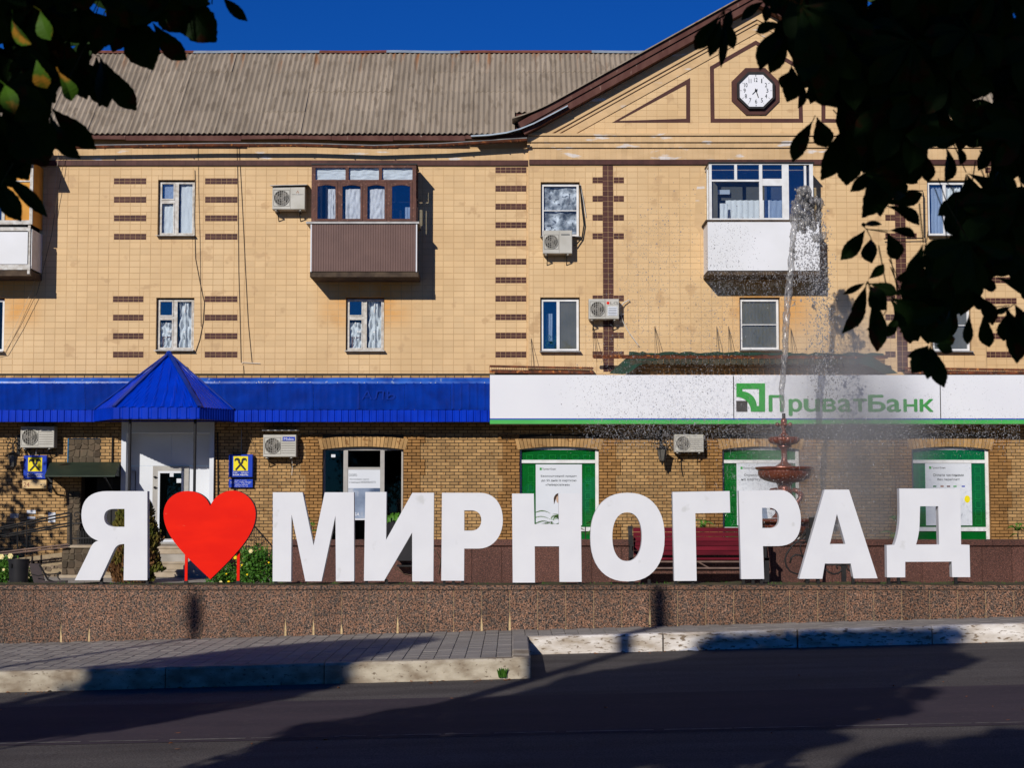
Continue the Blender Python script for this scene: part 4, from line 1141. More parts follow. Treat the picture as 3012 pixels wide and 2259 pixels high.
def left_balcony():
    k = 3.3167
    r = lambda x0, y0, x1, y1, Y=YB: rect(x0/k, 400+y0/k, x1/k, 400+y1/k, Y)
    x0 = W(-260, 600, YB)[0]; _, x1, z0, z1 = r(0,230,320,860)
    f = MB(); f.box(x0, x1, YB, YB+.06, z1-.05, z1); f.box(x0, x1, YB, YB+.06, z0, z0+.10)
    for a, c in ((290,320),(20,50)): q = r(a,240,c,830); f.box(q[0], q[1], YB+.002, YB+.06, z0+.1, z1-.051)
    q = r(50,430,290,445); f.box(q[0], q[1], YB+.004, YB+.05, q[2], q[3])
    b = add('balcony', f, M['oldframe'], bld, label='old white and ochre balcony at the left edge under a pent roof')
    q = r(50,250,290,825); mb = MB(); mb.box(q[0], q[1], YB+.03, YB+.04, q[2], q[3]); add('ochre_panel', mb, M['ochre'], b)
    q = r(-150,250,20,825); mb = MB(); mb.box(q[0], q[1], YB+.03, YB+.034, q[2], q[3]); add('pane', mb, M['glassblue'], b)
    mb = MB(); mb.box(x1-.03, x1-.004, YB+.065, YF-.02, z0, z1-.05); add('side_panel', mb, M['ochre'], b)
    q = r(-100,890,300,925); mb = MB(); mb.box(x0, q[1], YB-.03, YB+.03, q[2], q[3]); mb.box(q[1]-.06, q[1], YB-.02, YB+.02, q[2]-1.05, q[3]+.05); add('railing', mb, M['oldframe'], b)
    q = r(-100,935,280,1250); mb = MB(); mb.box(x0, q[1], YB-.02, YB+.0, q[2], q[3]); add('parapet', mb, M['balcwhite'], b)
    q = r(-100,1255,295,1305); mb = MB(); mb.box(x0, q[1], YB-.025, YB+.01, q[2], q[3]); add('lower_rail', mb, M['oldframe'], b)
    qq = r(0,905,330,1290); mb = MB(); mb.box(x1-.02, x1, YB+.02, YF-.01, qq[2], qq[3]); add('side_sheet', mb, M['whiteframe'], b)
    q = r(-100,1310,310,1340); mb = MB(); mb.box(x0, x1, YB-.01, YF, q[2]-.06, q[3]); add('floor_slab', mb, M['slab'], b)
    mb = MB(); mb.add([(x0,YB-.22,z1-.1),(x1+.2,YB-.22,z1-.1),(x1+.2,YF-.06,z1+.35),(x0,YF-.06,z1+.35),(x0,YB-.22,z1-.07),(x1+.2,YB-.22,z1-.07),(x1+.2,YF-.06,z1+.38),(x0,YF-.06,z1+.38)],
                      [(0,3,2,1),(4,5,6,7),(0,1,5,4),(1,2,6,5),(2,3,7,6),(3,0,4,7)]); add('balcony_roof', mb, M['zinc'], b)
    inn = MB(); inn.box(x0+.08, x1-.08, YF-.03, YF-.006, z0-.7, z1-.05); add('inner_wall', inn, M['interior'], b)
left_balcony()

# ---------------------------------------------------------------- ground floor brick
zG1 = fr(1506, 1104)[1]; zG0 = GZ
GW = {'A': (950,1314,1186,1597), 'B': (1529,1314,1761,1597), 'C': (2125,1314,2351,1597), 'E': (2682,1314,2910,1597)}
gop = {k: rect(*v) for k, v in GW.items()}
portal = rect(357, 1215, 627, 1760); portal = (portal[0], portal[1], GZ-.1, portal[3])
side = rect(200, 1290, 296, 1362); side_door = rect(238, 1400, 356, 1760)
holesG = [ (a, b, c, d) for (a, b, c, d) in gop.values()] + [portal, side, side_door]
# the arches over the windows
arch = []
for k, (a, b, c, d) in gop.items(): arch.append((a-.10, b+.10, d-.001, d+.30))
BW, BH = .2165, .0792
YG = YF-.05
wall_grid(XL, XR, zG0-.1, zG1+.04, YG+.012, holesG, M['mortar'], 'brick_backing', bld)
zq = zG1+.02
quoins = []
for k, (a, b, c, d) in gop.items():
    for side_, xe_ in ((-1, a), (1, b)):
        z = c - (c-zG0) ; z = GZ; i = 0
        while z < d+.3:
            w = .42 if (i % 2) else .54
            zz1 = min(z+.395, d+.3)
            quoins.append((xe_-w, xe_, z, zz1) if side_ < 0 else (xe_, xe_+w, z, zz1)); z += .396; i += 1
bk = field(XL, XR, GZ, zG1, BW, BH, holesG+arch+quoins, .012, bond=.5, seed=9)
shared('brick', bk, M['brick'], bld, YG, .02, .003, (-1.75, EZ+.7), 11, jit=.002)
qb = MB(); rnd = random.Random(5)
for q in quoins:
    for r, f_ in field(q[0], q[1], q[2], q[3]+.001, BW*.98, BH, [], .012, bond=.5, seed=3):
        qb.tint = rnd.random(); piece(qb, r, YG-.035+rnd.uniform(-.002,.002), .05, .003)
add('quoin_brick_field', qb, M['quoin'], bld, kind='stuff')
for k, (a, b, c, d) in gop.items():
    # flat segmental arch of bricks on end
    n = 23; rise = .07; cx = (a+b)/2; hw_ = (b-a)/2
    Rr = (hw_**2+rise**2)/(2*rise); cz = d - rise*.0 - Rr + .0
    for i in range(n):
        a0 = -math.asin(hw_/Rr)*1.06 + 2*math.asin(hw_/Rr)*1.06*(i+.06)/n; a1 = -math.asin(hw_/Rr)*1.06 + 2*math.asin(hw_/Rr)*1.06*(i+.94)/n
        f = 1.25
        def P_(ang, rr): return (cx+Rr*math.sin(ang)*(rr/Rr)*(1+ (rr-Rr)*.10), cz+rr*math.cos(ang))
        q = [P_(a0, Rr), P_(a1, Rr), P_(a1, Rr+.26), P_(a0, Rr+.26)]
        mb = MB(); mb.prism(q, YG-.045+random.uniform(-.002,.002), YG+.012)
        add('arch_brick', mb, M['brick'], bld)
    mb = MB(); mb.box(a-.02, b+.02, YG+.0, YG+.2, d-.002+.0, d+.31); add('arch_backing', mb, M['mortar'], bld)
    mb, rm = opening((a, b, c, d), YG-.035, .24)
    add('reveal', mb, M['quoin'], bld)
# small upper brick strip over the white sign is covered by the same brickwork

def shopwin(key, label):
    a, b, c, d = gop[key]; y = YG+.10
    if key == 'A':
        px = lambda v: W(750+v/2.949, 1420, YF)[0]; pzv = lambda v: W(1068, 1080+v/2.949, YF)[1]
        f = MB(); f.box(a, b, y, y+.06, d-.09, d); f.box(a, a+.05, y, y+.06, c, d-.091); f.box(px(1268), px(1285), y, y+.06, c, d-.091); f.box(a+.051, px(1267), y, y+.06, c, c+.04)
        f.box(px(765), px(803), y-.01, y+.07, c+.041, d-.091); f.box(px(1085), px(1121), y-.01, y+.07, c+.041, d-.091)
        zt1, zt0 = pzv(868), pzv(888); f.box(px(804), px(1084), y-.005, y+.06, zt0, zt1)
        w = add('window', f, M['greyframe'], bld)
        zp = W(1068, 1526, YF)[1]
        f2 = MB(); f2.box(px(804), px(1084), y-.005, y+.055, zp-.035, zp); add('transom', f2, M['white'], w)
        for (x0, x1, z0, z1) in ((a+.05,px(765),c+.04,d-.09),(px(803),px(1085),zt1,d-.09),(px(1121),px(1268),c+.04,d-.09),(px(803),px(1085),c+.04,zp-.035)):
            p = MB(); p.box(x0, x1, y+.03, y+.034, z0, z1); add('pane', p, M['glassdark'], w)
        xp0, xp1 = px(806), px(1084)
        p = MB(); p.box(xp0, xp1, y+.005, y+.01, zp+.002, zt0-.004); po = add('poster', p, M['poster'], w)
        ph = MB(); ph.box(xp0, xp1, y+.003, y+.0045, zp+.002, zp+(zt0-zp)*.62); add('poster_picture', ph, M['posterphoto'], w)
        for (s, x0, x1, p1, p0) in (('СКОРО:', 812, 885, 926, 948), ('Расплачиваясь картой', 820, 985, 966, 982), ('с помощью МОБИЛЬНОГО', 812, 1045, 990, 1010)):
            add('lettering', text_mb(s, px(x0), px(x1), pzv(p0), pzv(p1), y+.003, .001), M['print'], w)
        zv = W(1050, 1400+348/2.949, YF)[1]; zv1 = W(1050, 1400+320/2.949, YF)[1]
        add('lettering', text_mb('VISA', px(825), px(905), zv, zv1, y+.001, .001, shear=.2), M['printwhite'], w)
        rv, rm = opening((a,b,c,d), YG, .2, 1.6); add('room', rm, M['interior'], w)
        nt_ = MB(); nt_.box(px(657), px(693), y+.02, y+.025, pzv(782), pzv(757)); add('notice', nt_, M['poster'], w)
    else:
        y = YG+.09
        f = MB(); w_ = .06
        f.box(a, b, y, y+.06, d-.075, d-.005); f.box(a, a+.045, y, y+.06, c, d-.076); f.box(b-.08, b, y-.004, y+.06, c, d-.076)
        zt1 = W(1640, 1353, YF)[1]; zt0 = W(1640, 1362.5, YF)[1]; f.box(a+.046, b-.081, y-.006, y+.06, zt0, zt1)
        zb1 = W(1640, 1551, YF)[1]; zb0 = W(1640, 1563, YF)[1]; f.box(a+.046, b-.081, y-.006, y+.06, zb0, zb1)
        f.box(a+.046, b-.081, y, y+.06, c, c+.03)
        w = add('window', f, M['whiteframe'], bld)
        for (z0, z1) in ((c+.03, zb0), (zb1, zt0), (zt1, d-.075)):
            p = MB(); p.box(a+.045, b-.08, y+.035, y+.045, z0, z1); add('film_pane', p, M['bankgreen'], w)
            g = MB(); g.box(a+.045, b-.08, y+.024, y+.028, z0, z1); add('pane', g, M['glass'], w)
        # printed keyline squares
        ln = MB(); z = zb1+.06; 
        for xx in (a+.2, b-.33):
            z = zb1+.05
            while z < zt0-.25:
                q = frame_mb(xx, xx+.15, z, z+.17, y+.030, .012, .003); ln.add(q.v, q.f); z += .21
        xx = a+.16
        while xx < b-.3:
            q = frame_mb(xx, xx+.16, zt1+.02, zt1+.13, y+.030, .012, .003); ln.add(q.v, q.f); xx += .28
        add('printed_squares', ln, M['filmline'], w)
        pf = {'B': (1576,1366,1712,1546), 'C': (2168,1363,2305,1546), 'E': (2724,1362,2860,1546)}[key]
        x0, x1, z0, z1 = rect(*pf); p = MB(); p.box(x0, x1, y+.012, y+.018, z0, z1); add('poster', p, M['poster'], w)
        W_ = x1-x0; H_ = z1-z0
        def T(s, u0, u1, v1, v0, m_='print', bold=.0): add('lettering', text_mb(s, x0+u0*W_, x0+u1*W_, z1-v0*H_, z1-v1*H_, y+.010, .001, bold), M[m_], w)
        q = MB(); q.box(x0+.085*W_, x0+.13*W_, y+.0095, y+.0105, z1-.095*H_, z1-.055*H_); add('poster_logo', q, M['logogreen'], w)
        T('ПриватБанк', .14, .44, .06, .10, 'logogrey')
        if key == 'B':
            T('Безкоштовний кредит', .11, .89, .175, .215, bold=.01); T('до 55 днів із карткою', .12, .88, .245, .29, bold=.01); T('«Універсальна»', .21, .74, .315, .36, bold=.01)
            h = MB(); cx, cz, ro, ri = x0+.50*W_, z1-.58*H_, .16, .105; pts = []
            for i in range(13): an = math.radians(20+150*i/12); pts.append((cx+ro*math.cos(an)*.8, cz+ro*math.sin(an)))
            for i in range(13): an = math.radians(170-150*i/12); pts.append((cx+ri*math.cos(an)*.7, cz+ri*math.sin(an)))
            pts.insert(13, (cx-ro*.75, cz-.12)); h.prism(pts, y+.009, y+.011); add('printed_hair', h, M['hair'], w)
            sk = MB(); sk.prism([(cx+.085*math.cos(t_*.5236)*.8, cz+.02+.10*math.sin(t_*.5236)-.01) for t_ in range(12)], y+.0095, y+.0115); add('printed_face', sk, M['skin'], w)
        if key == 'C':
            T('Отримуй', .16, .50, .17, .215, bold=.01); T('на картку', .10, .52, .245, .29, bold=.01)
            sk = MB(); cx, cz = x0+.44*W_, z1-.56*H_; sk.prism([(cx+.075*math.cos(t_*.5236), cz+.10*math.sin(t_*.5236)) for t_ in range(12)], y+.0095, y+.0115); add('printed_face', sk, M['skin'], w)
            sb = MB(); sb.prism([(x0+.2*W_, z0+.02), (x0+.68*W_, z0+.02), (x0+.62*W_, cz-.12), (x0+.52*W_, cz-.08), (x0+.36*W_, cz-.08), (x0+.26*W_, cz-.14)], y+.0096, y+.0116); add('printed_shirt', sb, M['posterphoto'], w)
        if key == 'E':
            T('Оплата частинами', .17, .83, .17, .215, bold=.01); T('без переплат!', .26, .74, .245, .29, bold=.01)
            for u, m_ in ((.2,'bankgreen'),(.36,'dryleaf'),(.5,'copper'),(.64,'logogreen'),(.82,'signblue')):
                q = MB(); q.box(x0+u*W_-.04, x0+u*W_+.04, y+.0095, y+.0105, z1-.385*H_, z1-.365*H_); add('poster_badge', q, M[m_], w)
            q = MB(); q.prism([(x0+.9*W_+.07*math.cos(t_*.5236), z1-.58*H_+.09*math.sin(t_*.5236)) for t_ in range(12)], y+.0095, y+.0105); add('printed_shape', q, M['yellow'], w)
for k in 'ABCE': shopwin(k, '')

# dark box and pipes low on the wall beneath the И: a vent box on the planter wall handled later
# side entrance left: rubble stone panels, dark doorway, thin black pipe
def rubble(r, y, mt, name, parent, cell=.22, seed=1, joint='rubblejoint', dep=.05, fill=.90, prisms=True):
    """irregular stones: jittered cells as separate meshes over a joint bed"""
    rnd = random.Random(seed); x0, x1, z0, z1 = r
    bed = MB(); bed.box(x0, x1, y+.02, y+.02+dep, z0, z1); bd = add(name, bed, M[joint], parent)
    nx_ = max(1, round((x1-x0)/cell)); nz_ = max(1, round((z1-z0)/cell))
    pt = {}
    for i in range(nx_+1):
        for j in range(nz_+1):
            dx = 0 if i in (0, nx_) else rnd.uniform(-.28,.28)*cell; dz = 0 if j in (0, nz_) else rnd.uniform(-.28,.28)*cell
            pt[i, j] = (x0+(x1-x0)*i/nx_+dx, z0+(z1-z0)*j/nz_+dz)
    for i in range(nx_):
        for j in range(nz_):
            q = [pt[i,j], pt[i+1,j], pt[i+1,j+1], pt[i,j+1]]
            cx = sum(p[0] for p in q)/4; cz = sum(p[1] for p in q)/4
            big = []
            for k in range(4):
                a_, b_ = q[k], q[(k+1) % 4]
                for t_ in (.14, .5, .86): big.append((a_[0]+(b_[0]-a_[0])*t_, a_[1]+(b_[1]-a_[1])*t_))
            big = [(cx+(p[0]-cx)*fill*rnd.uniform(.93,1.0), cz+(p[1]-cz)*fill*rnd.uniform(.93,1.0)) for p in big]
            n = len(big); yy = y+rnd.uniform(-.012,.01); mb = MB()
            top = [(cx+(p[0]-cx)*.8, yy, cz+(p[1]-cz)*.8) for p in big]
            base = [(p[0], yy+.015, p[1]) for p in big]; bot = [(p[0], y+.022, p[1]) for p in big]
            mb.add(top+base+bot, [tuple(range(n))] + [(n+k, n+(k+1) % n, (k+1) % n, k) for k in range(n)] + [(2*n+k, 2*n+(k+1) % n, n+(k+1) % n, n+k) for k in range(n)])
            add('stone', mb, mt, bd)
    return bd
rubble(side, YG+.05, M['rubbledark'], 'stone_panel', bld, .15, 4, 'darkjoint', fill=.97)
mb, rm = opening(side_door, YG+.005, .35, 1.0); add('reveal', mb, M['rubbledark'], bld); add('doorway_interior', rm, M['interior'], bld)
q = rect(238, 1440, 300, 1760); mb = MB(); mb.box(q[0]+.3, side_door[1]-.02, YG+.3, YG+.34, GZ, side_door[3]-.05); add('side_door', mb, M['black'], bld)
rubble(rect(200,1450,237,1640), YG-.06, M['rubbledark'], 'stone_pillar', bld, .13, 7, 'darkjoint', fill=.97)
mb = MB(); a = W3(331,1285,YG-.04); mb.tube([a, (a[0],a[1],GZ)], .02, 6); add('drain_pipe', mb, M['black'], bld)
for (p0, p1, p2, p3, y) in ((640,1272,642,1545,YG-.03),): 
    mb = MB(); a = W3(p0,p1,y); b = W3(p2,p3,y); mb.tube([a,b], .016, 6); add('drain_pipe', mb, M['black'], bld)
# portal of the bank entrance
pr = portal; YPt = YG-.10
px = lambda v: W(v/2.949, 1400, YPt)[0]; pzz = lambda v: W(500, 1080+v/2.949, YPt)[1]
f = MB()
f.box(px(1048), px(1090), YPt, YPt+.6, GZ+.65, pzz(455)); f.box(px(1815), px(1852), YPt, YPt+.6, GZ+.65, pzz(455)); f.box(px(1091), px(1814), YPt, YPt+.6, pzz(570), pzz(455))
po = add('entrance_portal', f, M['doorwhite'], bld)
yi = YG+.45
px2 = lambda v: W(v/2.949, 1400, yi)[0]; pz2 = lambda v: W(500, 1080+v/2.949, yi)[1]
dx0, dx1 = px2(1328), px2(1640); dz1 = pz2(857); dz0 = GZ+.69
xs_c = [px(1091), px2(1125), px2(1200), dx0, dx1, px2(1690), px2(1815), px(1814)]
for (x0, x1, z0, z1) in ((px(1060), dx0-.002, dz0, dz1), (dx1+.002, px(1840), dz0, dz1), (px(1060), px2(1482), dz1+.003, pzz(560)), (px2(1482)+.006, px(1840), dz1+.003, pzz(560))):
    mb = MB(); mb.box(x0, x1, yi, yi+.03, z0, z1); add('cladding_panel', mb, M['doorwhite'], po)
mb = MB(); mb.box(px(1040), px(1860), YG+.02, yi+.1, pzz(455), pzz(455)+.05); add('portal_head', mb, M['doorwhite'], po)
dr = add('door', frame_mb(dx0, dx1, dz0, dz1, yi-.04, .13, .06), M['greyframe'], bld, label='white framed bank door with dark glass')
gx0, gx1 = px2(1387), px2(1587); gz1 = pz2(903); gz0 = W(500, 1605, yi)[1]
mb = frame_mb(dx0+.13, dx1-.13, dz0+.05, dz1-.13, yi-.05, .05, .05); add('door_leaf', mb, M['doorwhite'], dr)
mb = MB(); mb.box(gx0, gx1, yi-.03, yi-.02, gz0, gz1); add('door_glass', mb, M['interior'], dr)
g = MB(); g.box(gx0, gx1, yi-.036, yi-.032, gz0, gz1); add('pane', g, M['glassdark'], dr)
for (a, b, c_, d_) in ((1475,908,1508,952),(1535,968,1585,1005)):
    mb = MB(); mb.box(px2(a), px2(b if b > 1500 else c_), yi-.042, yi-.038, pz2(d_), pz2(b if b < 1500 else 968)) if False else mb.box(px2(a), px2(c_), yi-.042, yi-.038, pz2(d_), pz2(b)); add('notice', mb, M['poster'], dr)
for v in (955, 1045):
    mb = MB(); mb.ball((px2(1350), yi-.07, pz2(v)), .03, 8, 6); mb.box(px2(1350)-.04, px2(1350)+.05, yi-.09, yi-.07, pz2(v)-.01, pz2(v)+.01); add('handle', mb, M['black'], dr)
# steps
stp = thing('entrance_steps', 'worn stone steps leading up to the bank door', 'steps', (W(500,1700,39.5)[0], 39.6, GZ))
sx0, sx1 = W(400, 1650, 39.6)[0], W(600, 1650, 39.6)[0]
for k in range(4):
    mb = MB(); zt_ = GZ+.69-.17*(3-k)+.0; yk = 38.9+.32*k
    mb.add([(sx0,yk,zt_-.17),(sx1,yk,zt_-.17),(sx1,41.9 if k == 3 else yk+.36,zt_-.17),(sx0,41.9 if k == 3 else yk+.36,zt_-.17),
            (sx0,yk,zt_-.02),(sx1,yk,zt_-.02),(sx0,yk+.02,zt_),(sx1,yk+.02,zt_),(sx1,41.9 if k == 3 else yk+.36,zt_),(sx0,41.9 if k == 3 else yk+.36,zt_)],
           [(0,1,5,4),(4,5,7,6),(6,7,8,9),(1,2,8,7,5),(3,0,4,6,9)])
    mb.box(sx0-.02, sx1+.02, yk-.025, yk+.02, zt_-.05, zt_-.022)
    add('step', mb, M['step'], stp)
mb = MB(); mb.box(sx0+.001, sx1-.001, 39.25, 41.9, GZ, GZ+.51); add('step_core', mb, M['concrete'], stp)
# ================================================================ things on the facade
# brick strip of the middle bay above the white sign, under the torn shingle canopy
bs = field(fr(1870,1075)[0], fr(2600,1075)[0], zG1-.05, fr(1506,1052)[1], BW, BH, [], .012, bond=.5, seed=31)
mb = MB(); rnd = random.Random(3)
for r, f_ in bs: mb.tint = rnd.random(); piece(mb, r, YF-RP-.05+rnd.uniform(-.002,.002), .04, .003)
add('upper_brick_field', mb, M['quoin'], bld, kind='stuff')
cn = thing('canopy', 'torn mossy shingle canopy on a rusty beam above the white sign', 'canopy', (fr(2230,1050)[0], YF-.4, fr(2230,1050)[1]))
zc1 = fr(1506,1042)[1]; zc0 = fr(1506,1078)[1]; xa, xb = fr(1810,1050)[0], fr(2590,1050)[0]
mb = MB(); mb.tube([W3(1745,1047,YF-.55), W3(2610,1047,YF-.55)], .03, 6); mb.box(W(1745,1047,YF-.5)[0], W(2610,1047,YF-.5)[0], YF-.56, YF-.50, W(1745,1055,YF-.5)[1], W(1745,1049,YF-.5)[1])
add('beam', mb, M['rust'], cn)
random.seed(17)
nS = 44
for j in range(3):
    for i in range(nS):
        x = xa+.32+(xb-xa-.55)*i/nS; w = (xb-xa-.55)/nS
        mb = MB(); z1 = zc1-.05-j*.075; y1 = YF-.50-j*.03; d_ = random.uniform(-.012,.012)
        n = 5; pts = [(x+.004, z1), (x+.004, z1-.07+d_)] + [(x+w*(k+1)/(n+1), z1-.085-.022*math.sin(math.pi*(k+1)/(n+1))+d_) for k in range(n)] + [(x+w-.004, z1-.07+d_), (x+w-.004, z1)]
        mb.prism(pts, y1-.012, y1); add('shingle', mb, M['shingle'], cn)
def rag(pts, y, name, seed, mt='darkcloth'):
    rnd = random.Random(seed); mb = MB(); n = len(pts); P = [(x, y+rnd.uniform(-.05,.05), z) for x, z in pts]
    P += [(x, y+.03+rnd.uniform(0,.03), z) for x, z in pts]
    for i in range(n//2-1 if False else n-1): pass
    c = (sum(p[0] for p in pts)/n, y-.03, sum(p[1] for p in pts)/n)
    mb.add(P[:n]+[c], [(i, (i+1) % n, n) for i in range(n)])
    return add(name, mb, M[mt], cn)
def ragline(x0, x1, ya, yb, seed):
    rnd = random.Random(seed); up = []; dn = []; x = x0
    while x < x1: up.append(W(x, ya+rnd.uniform(-3,4), YF-.57)); dn.append(W(x, yb+rnd.uniform(-1,2), YF-.57)); x += rnd.uniform(8,20)
    mb = MB(); n = len(up); P = [(p[0], YF-.585+rnd.uniform(-.02,.02), p[1]) for p in up]+[(p[0], YF-.59, p[1]) for p in dn]
    mb.add(P, [(i+n, i+n+1, i+1, i) for i in range(n-1)]); return add('torn_tarpaulin', mb, M['darkcloth'], cn)
ragline(1850, 2310, 1036, 1044, 1); ragline(2310, 2600, 1038, 1045, 2)
for sgn, pts in ((1, [(1850,1046),(1792,1098),(1830,1101),(1846,1099),(1880,1075),(1935,1060),(1945,1050)]), (-1, [(2560,1046),(2640,1098),(2600,1101),(2560,1080),(2500,1058)])):
    rag([W(p[0],p[1],YF-.55) for p in pts], YF-.55, 'torn_tarpaulin', 5+sgn)
# rusty frame ledges left and right of it
def ledge(x0, x1, y0, y1, label):
    t = thing('rusty_ledge', label, 'ledge', W3((x0+x1)/2, y1, YF-.4))
    a = W(x0, y0, YF-.55); b = W(x1, y0+6, YF-.55); c = W(x0, y1, YF-.55)
    mb = MB(); mb.bar((a[0],YF-.62,a[1]), (b[0],YF-.62,b[1]), .03, .05); mb.bar((a[0],YF-.60,c[1]+.02), (b[0],YF-.60,c[1]), .06, .07); add('frame_rail', mb, M['rust'], t)
    mb = MB(); x = a[0]
    while x < b[0]:
        mb.bar((x,YF-.60,c[1]+.02), (x,YF-.615,a[1]), .008); x += .055
    add('mesh_bars', mb, M['rust'], t)
    mb = MB(); mb.add([(a[0],YF-.6,a[1]),(b[0],YF-.6,b[1]),(b[0],YF-.1,b[1]+.02),(a[0],YF-.1,a[1]+.02)], [(0,1,2,3)]); add('top_sheet', mb, M['rust'], t)
    return t
ledge(1440, 1745, 1078, 1096, 'rusty steel ledge frame between the blue awning and the cross of brown tiles')
ledge(2660, 3100, 1084, 1098, 'rusty steel ledge frame above the right end of the white sign')
# thin stay rods above the canopy
for i, (x0, y0, x1, y1, lb) in enumerate(((1926,960,1942,1040,'thin wire stay pair above the canopy left of the window over the logo'),(2108,960,2118,1040,'left thin wire stay pair beside the window above the white sign'),(2143,960,2154,1040,'right thin wire stay pair beside the window above the white sign'),(2326,965,2340,1042,'thin wire stay pair behind the fountain jet above the canopy'),(2508,965,2520,1044,'thin wire stay pair right of the fountain jet above the canopy'),(1562,995,1575,1095,'forked wire stay left of the double window above the rusty ledge'),(1745,960,1760,1050,'wire stay left of the cross of brown tiles at the canopy end'))):
    mb = MB(); a = W3(x0,y0,YF-RP-.01)
    mb.tube([a, W3((x0+x1)/2+1,(y0+y1)/2,YF-.3), W3(x1,y1,YF-.55)], .006, 5); mb.tube([a, W3(x0+1,y1,YF-.3)], .006, 5)
    add('stay_wire', mb, M['wire'], label=lb, cat='wire', group='stay wires above the sign')

# ---------------------------------------------------------------- white bank sign
sg = thing('bank_sign', 'long white bank fascia sign with green logo, lettering and green bottom strip', 'sign', W3(2220,1247,YF-.8))
YS = YF-.80
def srect(a, b, c, d, Y=YS): return rect(a, b, c, d, Y)
for (a, b) in ((1441,2157),(2159,2765),(2767,3300)):
    x0, x1, z0, z1 = srect(a,1103,b,1231); x0 = W(a,1165,YS)[0]; x1 = W(b,1165,YS)[0]; z0 = W(1506,1231,YS)[1]; z1 = W(1506,1103,YS)[1]
    mb = MB(); mb.box(x0+.003, x1-.003, YS, YS+.02, z0, z1); add('panel', mb, M['signwhite'], sg)
xa, xb = W(1441,1165,YS)[0], W(3300,1165,YS)[0]; zA, zB = W(1506,1231,YS)[1], W(1506,1247,YS)[1]; zT = W(1506,1103,YS)[1]
mb = MB(); mb.box(xa, xb, YS+.006, YS+.03, zA-.03, zA-.001); add('shadow_gap', mb, M['signblue'], sg)
mb = MB(); mb.box(xa, xb, YS-.004, YS+.03, zB, zA-.031); add('green_strip', mb, M['signgreen'], sg)
mb = MB(); mb.box(xa, xb, YS+.021, YG-.003, zT-.03, zT-.001); mb.box(xa, xa+.02, YS+.022, YG-.003, zB, zT-.031); mb.box(xa, xb, YS+.031, YG-.003, zB+.01, zB+.03); add('casing', mb, M['whitestem'], sg)
# logo: square with quarter-circle flourish, and dark square
k = 2.949; lp = lambda x, y: W(1500+x/k, 1080+y/k, YS)
P = [lp(1963,140), lp(2212,140), lp(2212,387), lp(2090,387)]
n = 10
P2 = [(2090,387)] + [(1963+127*math.cos(math.radians(a))*1.0, 387-127*math.sin(math.radians(a))) for a in [90*i/n for i in range(1, n+1)]]
outer = [(2212,140),(1963,140),(1963,258)] + [(1963+127*math.sin(math.radians(90*i/n)), 385-127*math.cos(math.radians(90*i/n))) for i in range(1, n+1)] + [(2092,387),(2212,387)]
inner = [(2160,190),(2015,190),(2015,210)] + [(2012+128*math.sin(math.radians(90*i/n)), 338-128*math.cos(math.radians(90*i/n))) for i in range(1, n)] + [(2140,337),(2160,337)]
mb = MB(); mb.prism([lp(*p) for p in outer], YS-.012, YS-.003, holes=[[lp(*p) for p in inner]]); add('logo', mb, M['logogreen'], sg)
a, b = lp(1963,387), lp(2058,292); mb = MB(); mb.box(a[0], b[0], YS-.012, YS-.003, a[1], b[1]); add('logo_square', mb, M['logogrey'], sg)
# lettering, each letter fitted to its place
kk = 2.903; q = lambda x, y: W(2250+x/kk, 1080+y/kk, YS)
LET = [('П',32,158,238,382),('р',203,318,270,418),('u',330,470,270,382),('в',490,605,270,382),('a',622,740,268,384),('т',752,870,270,382),('Б',880,1028,236,382),('a',1038,1160,270,384),('H',1182,1300,272,382),('к',1320,1437,272,382)]
for ch, x0, x1, y0, y1 in LET:
    a = q(x0, y1); b = q(x1, y0)
    add('lettering', text_mb(ch, a[0], b[0], a[1], b[1], YS-.002, .008, bold=.035), M['logogreen'], sg)

# ---------------------------------------------------------------- blue awning with gutter-like valance
aw = thing('blue_awning', 'long blue sheet metal awning with ribbed valance over the brick ground floor', 'awning', W3(700,1242,YF-.8))
x0, x1 = W(-150,1200,YF-.8)[0], W(1440,1200,YF-.8)[0]
ytop, yfr = YG-.01, YF-.82
zt1, zt2, zs, zv = W(1506,1111,ytop)[1], W(1506,1129,ytop-.12)[1], W(1506,1206,yfr)[1], W(1506,1241,yfr)[1]
x0t = W(-150,1120,ytop)[0]; x1t = W(1441,1120,ytop)[0]
# flashing: rounded, dented
mb = MB(); n = 160; P = []
for i in range(n+1):
    x = x0t+(x1t-x0t)*i/n; w = .012*noise.noise(Vector((x*1.6,0,1)))+.006*noise.noise(Vector((x*7,0,4)))
    P += [(x,ytop-.005,zt1+w*.6),(x,ytop-.10+w,zt1-.02+w*.6),(x,ytop-.15+w,zt2+.045+w),(x,ytop-.15+w,zt2+.0+w)]
mb.add(P, [(i*4+k, i*4+4+k, i*4+5+k, i*4+1+k) for i in range(n) for k in range(3)]); add('flashing', mb, M['blueflash'], aw, smooth=True)
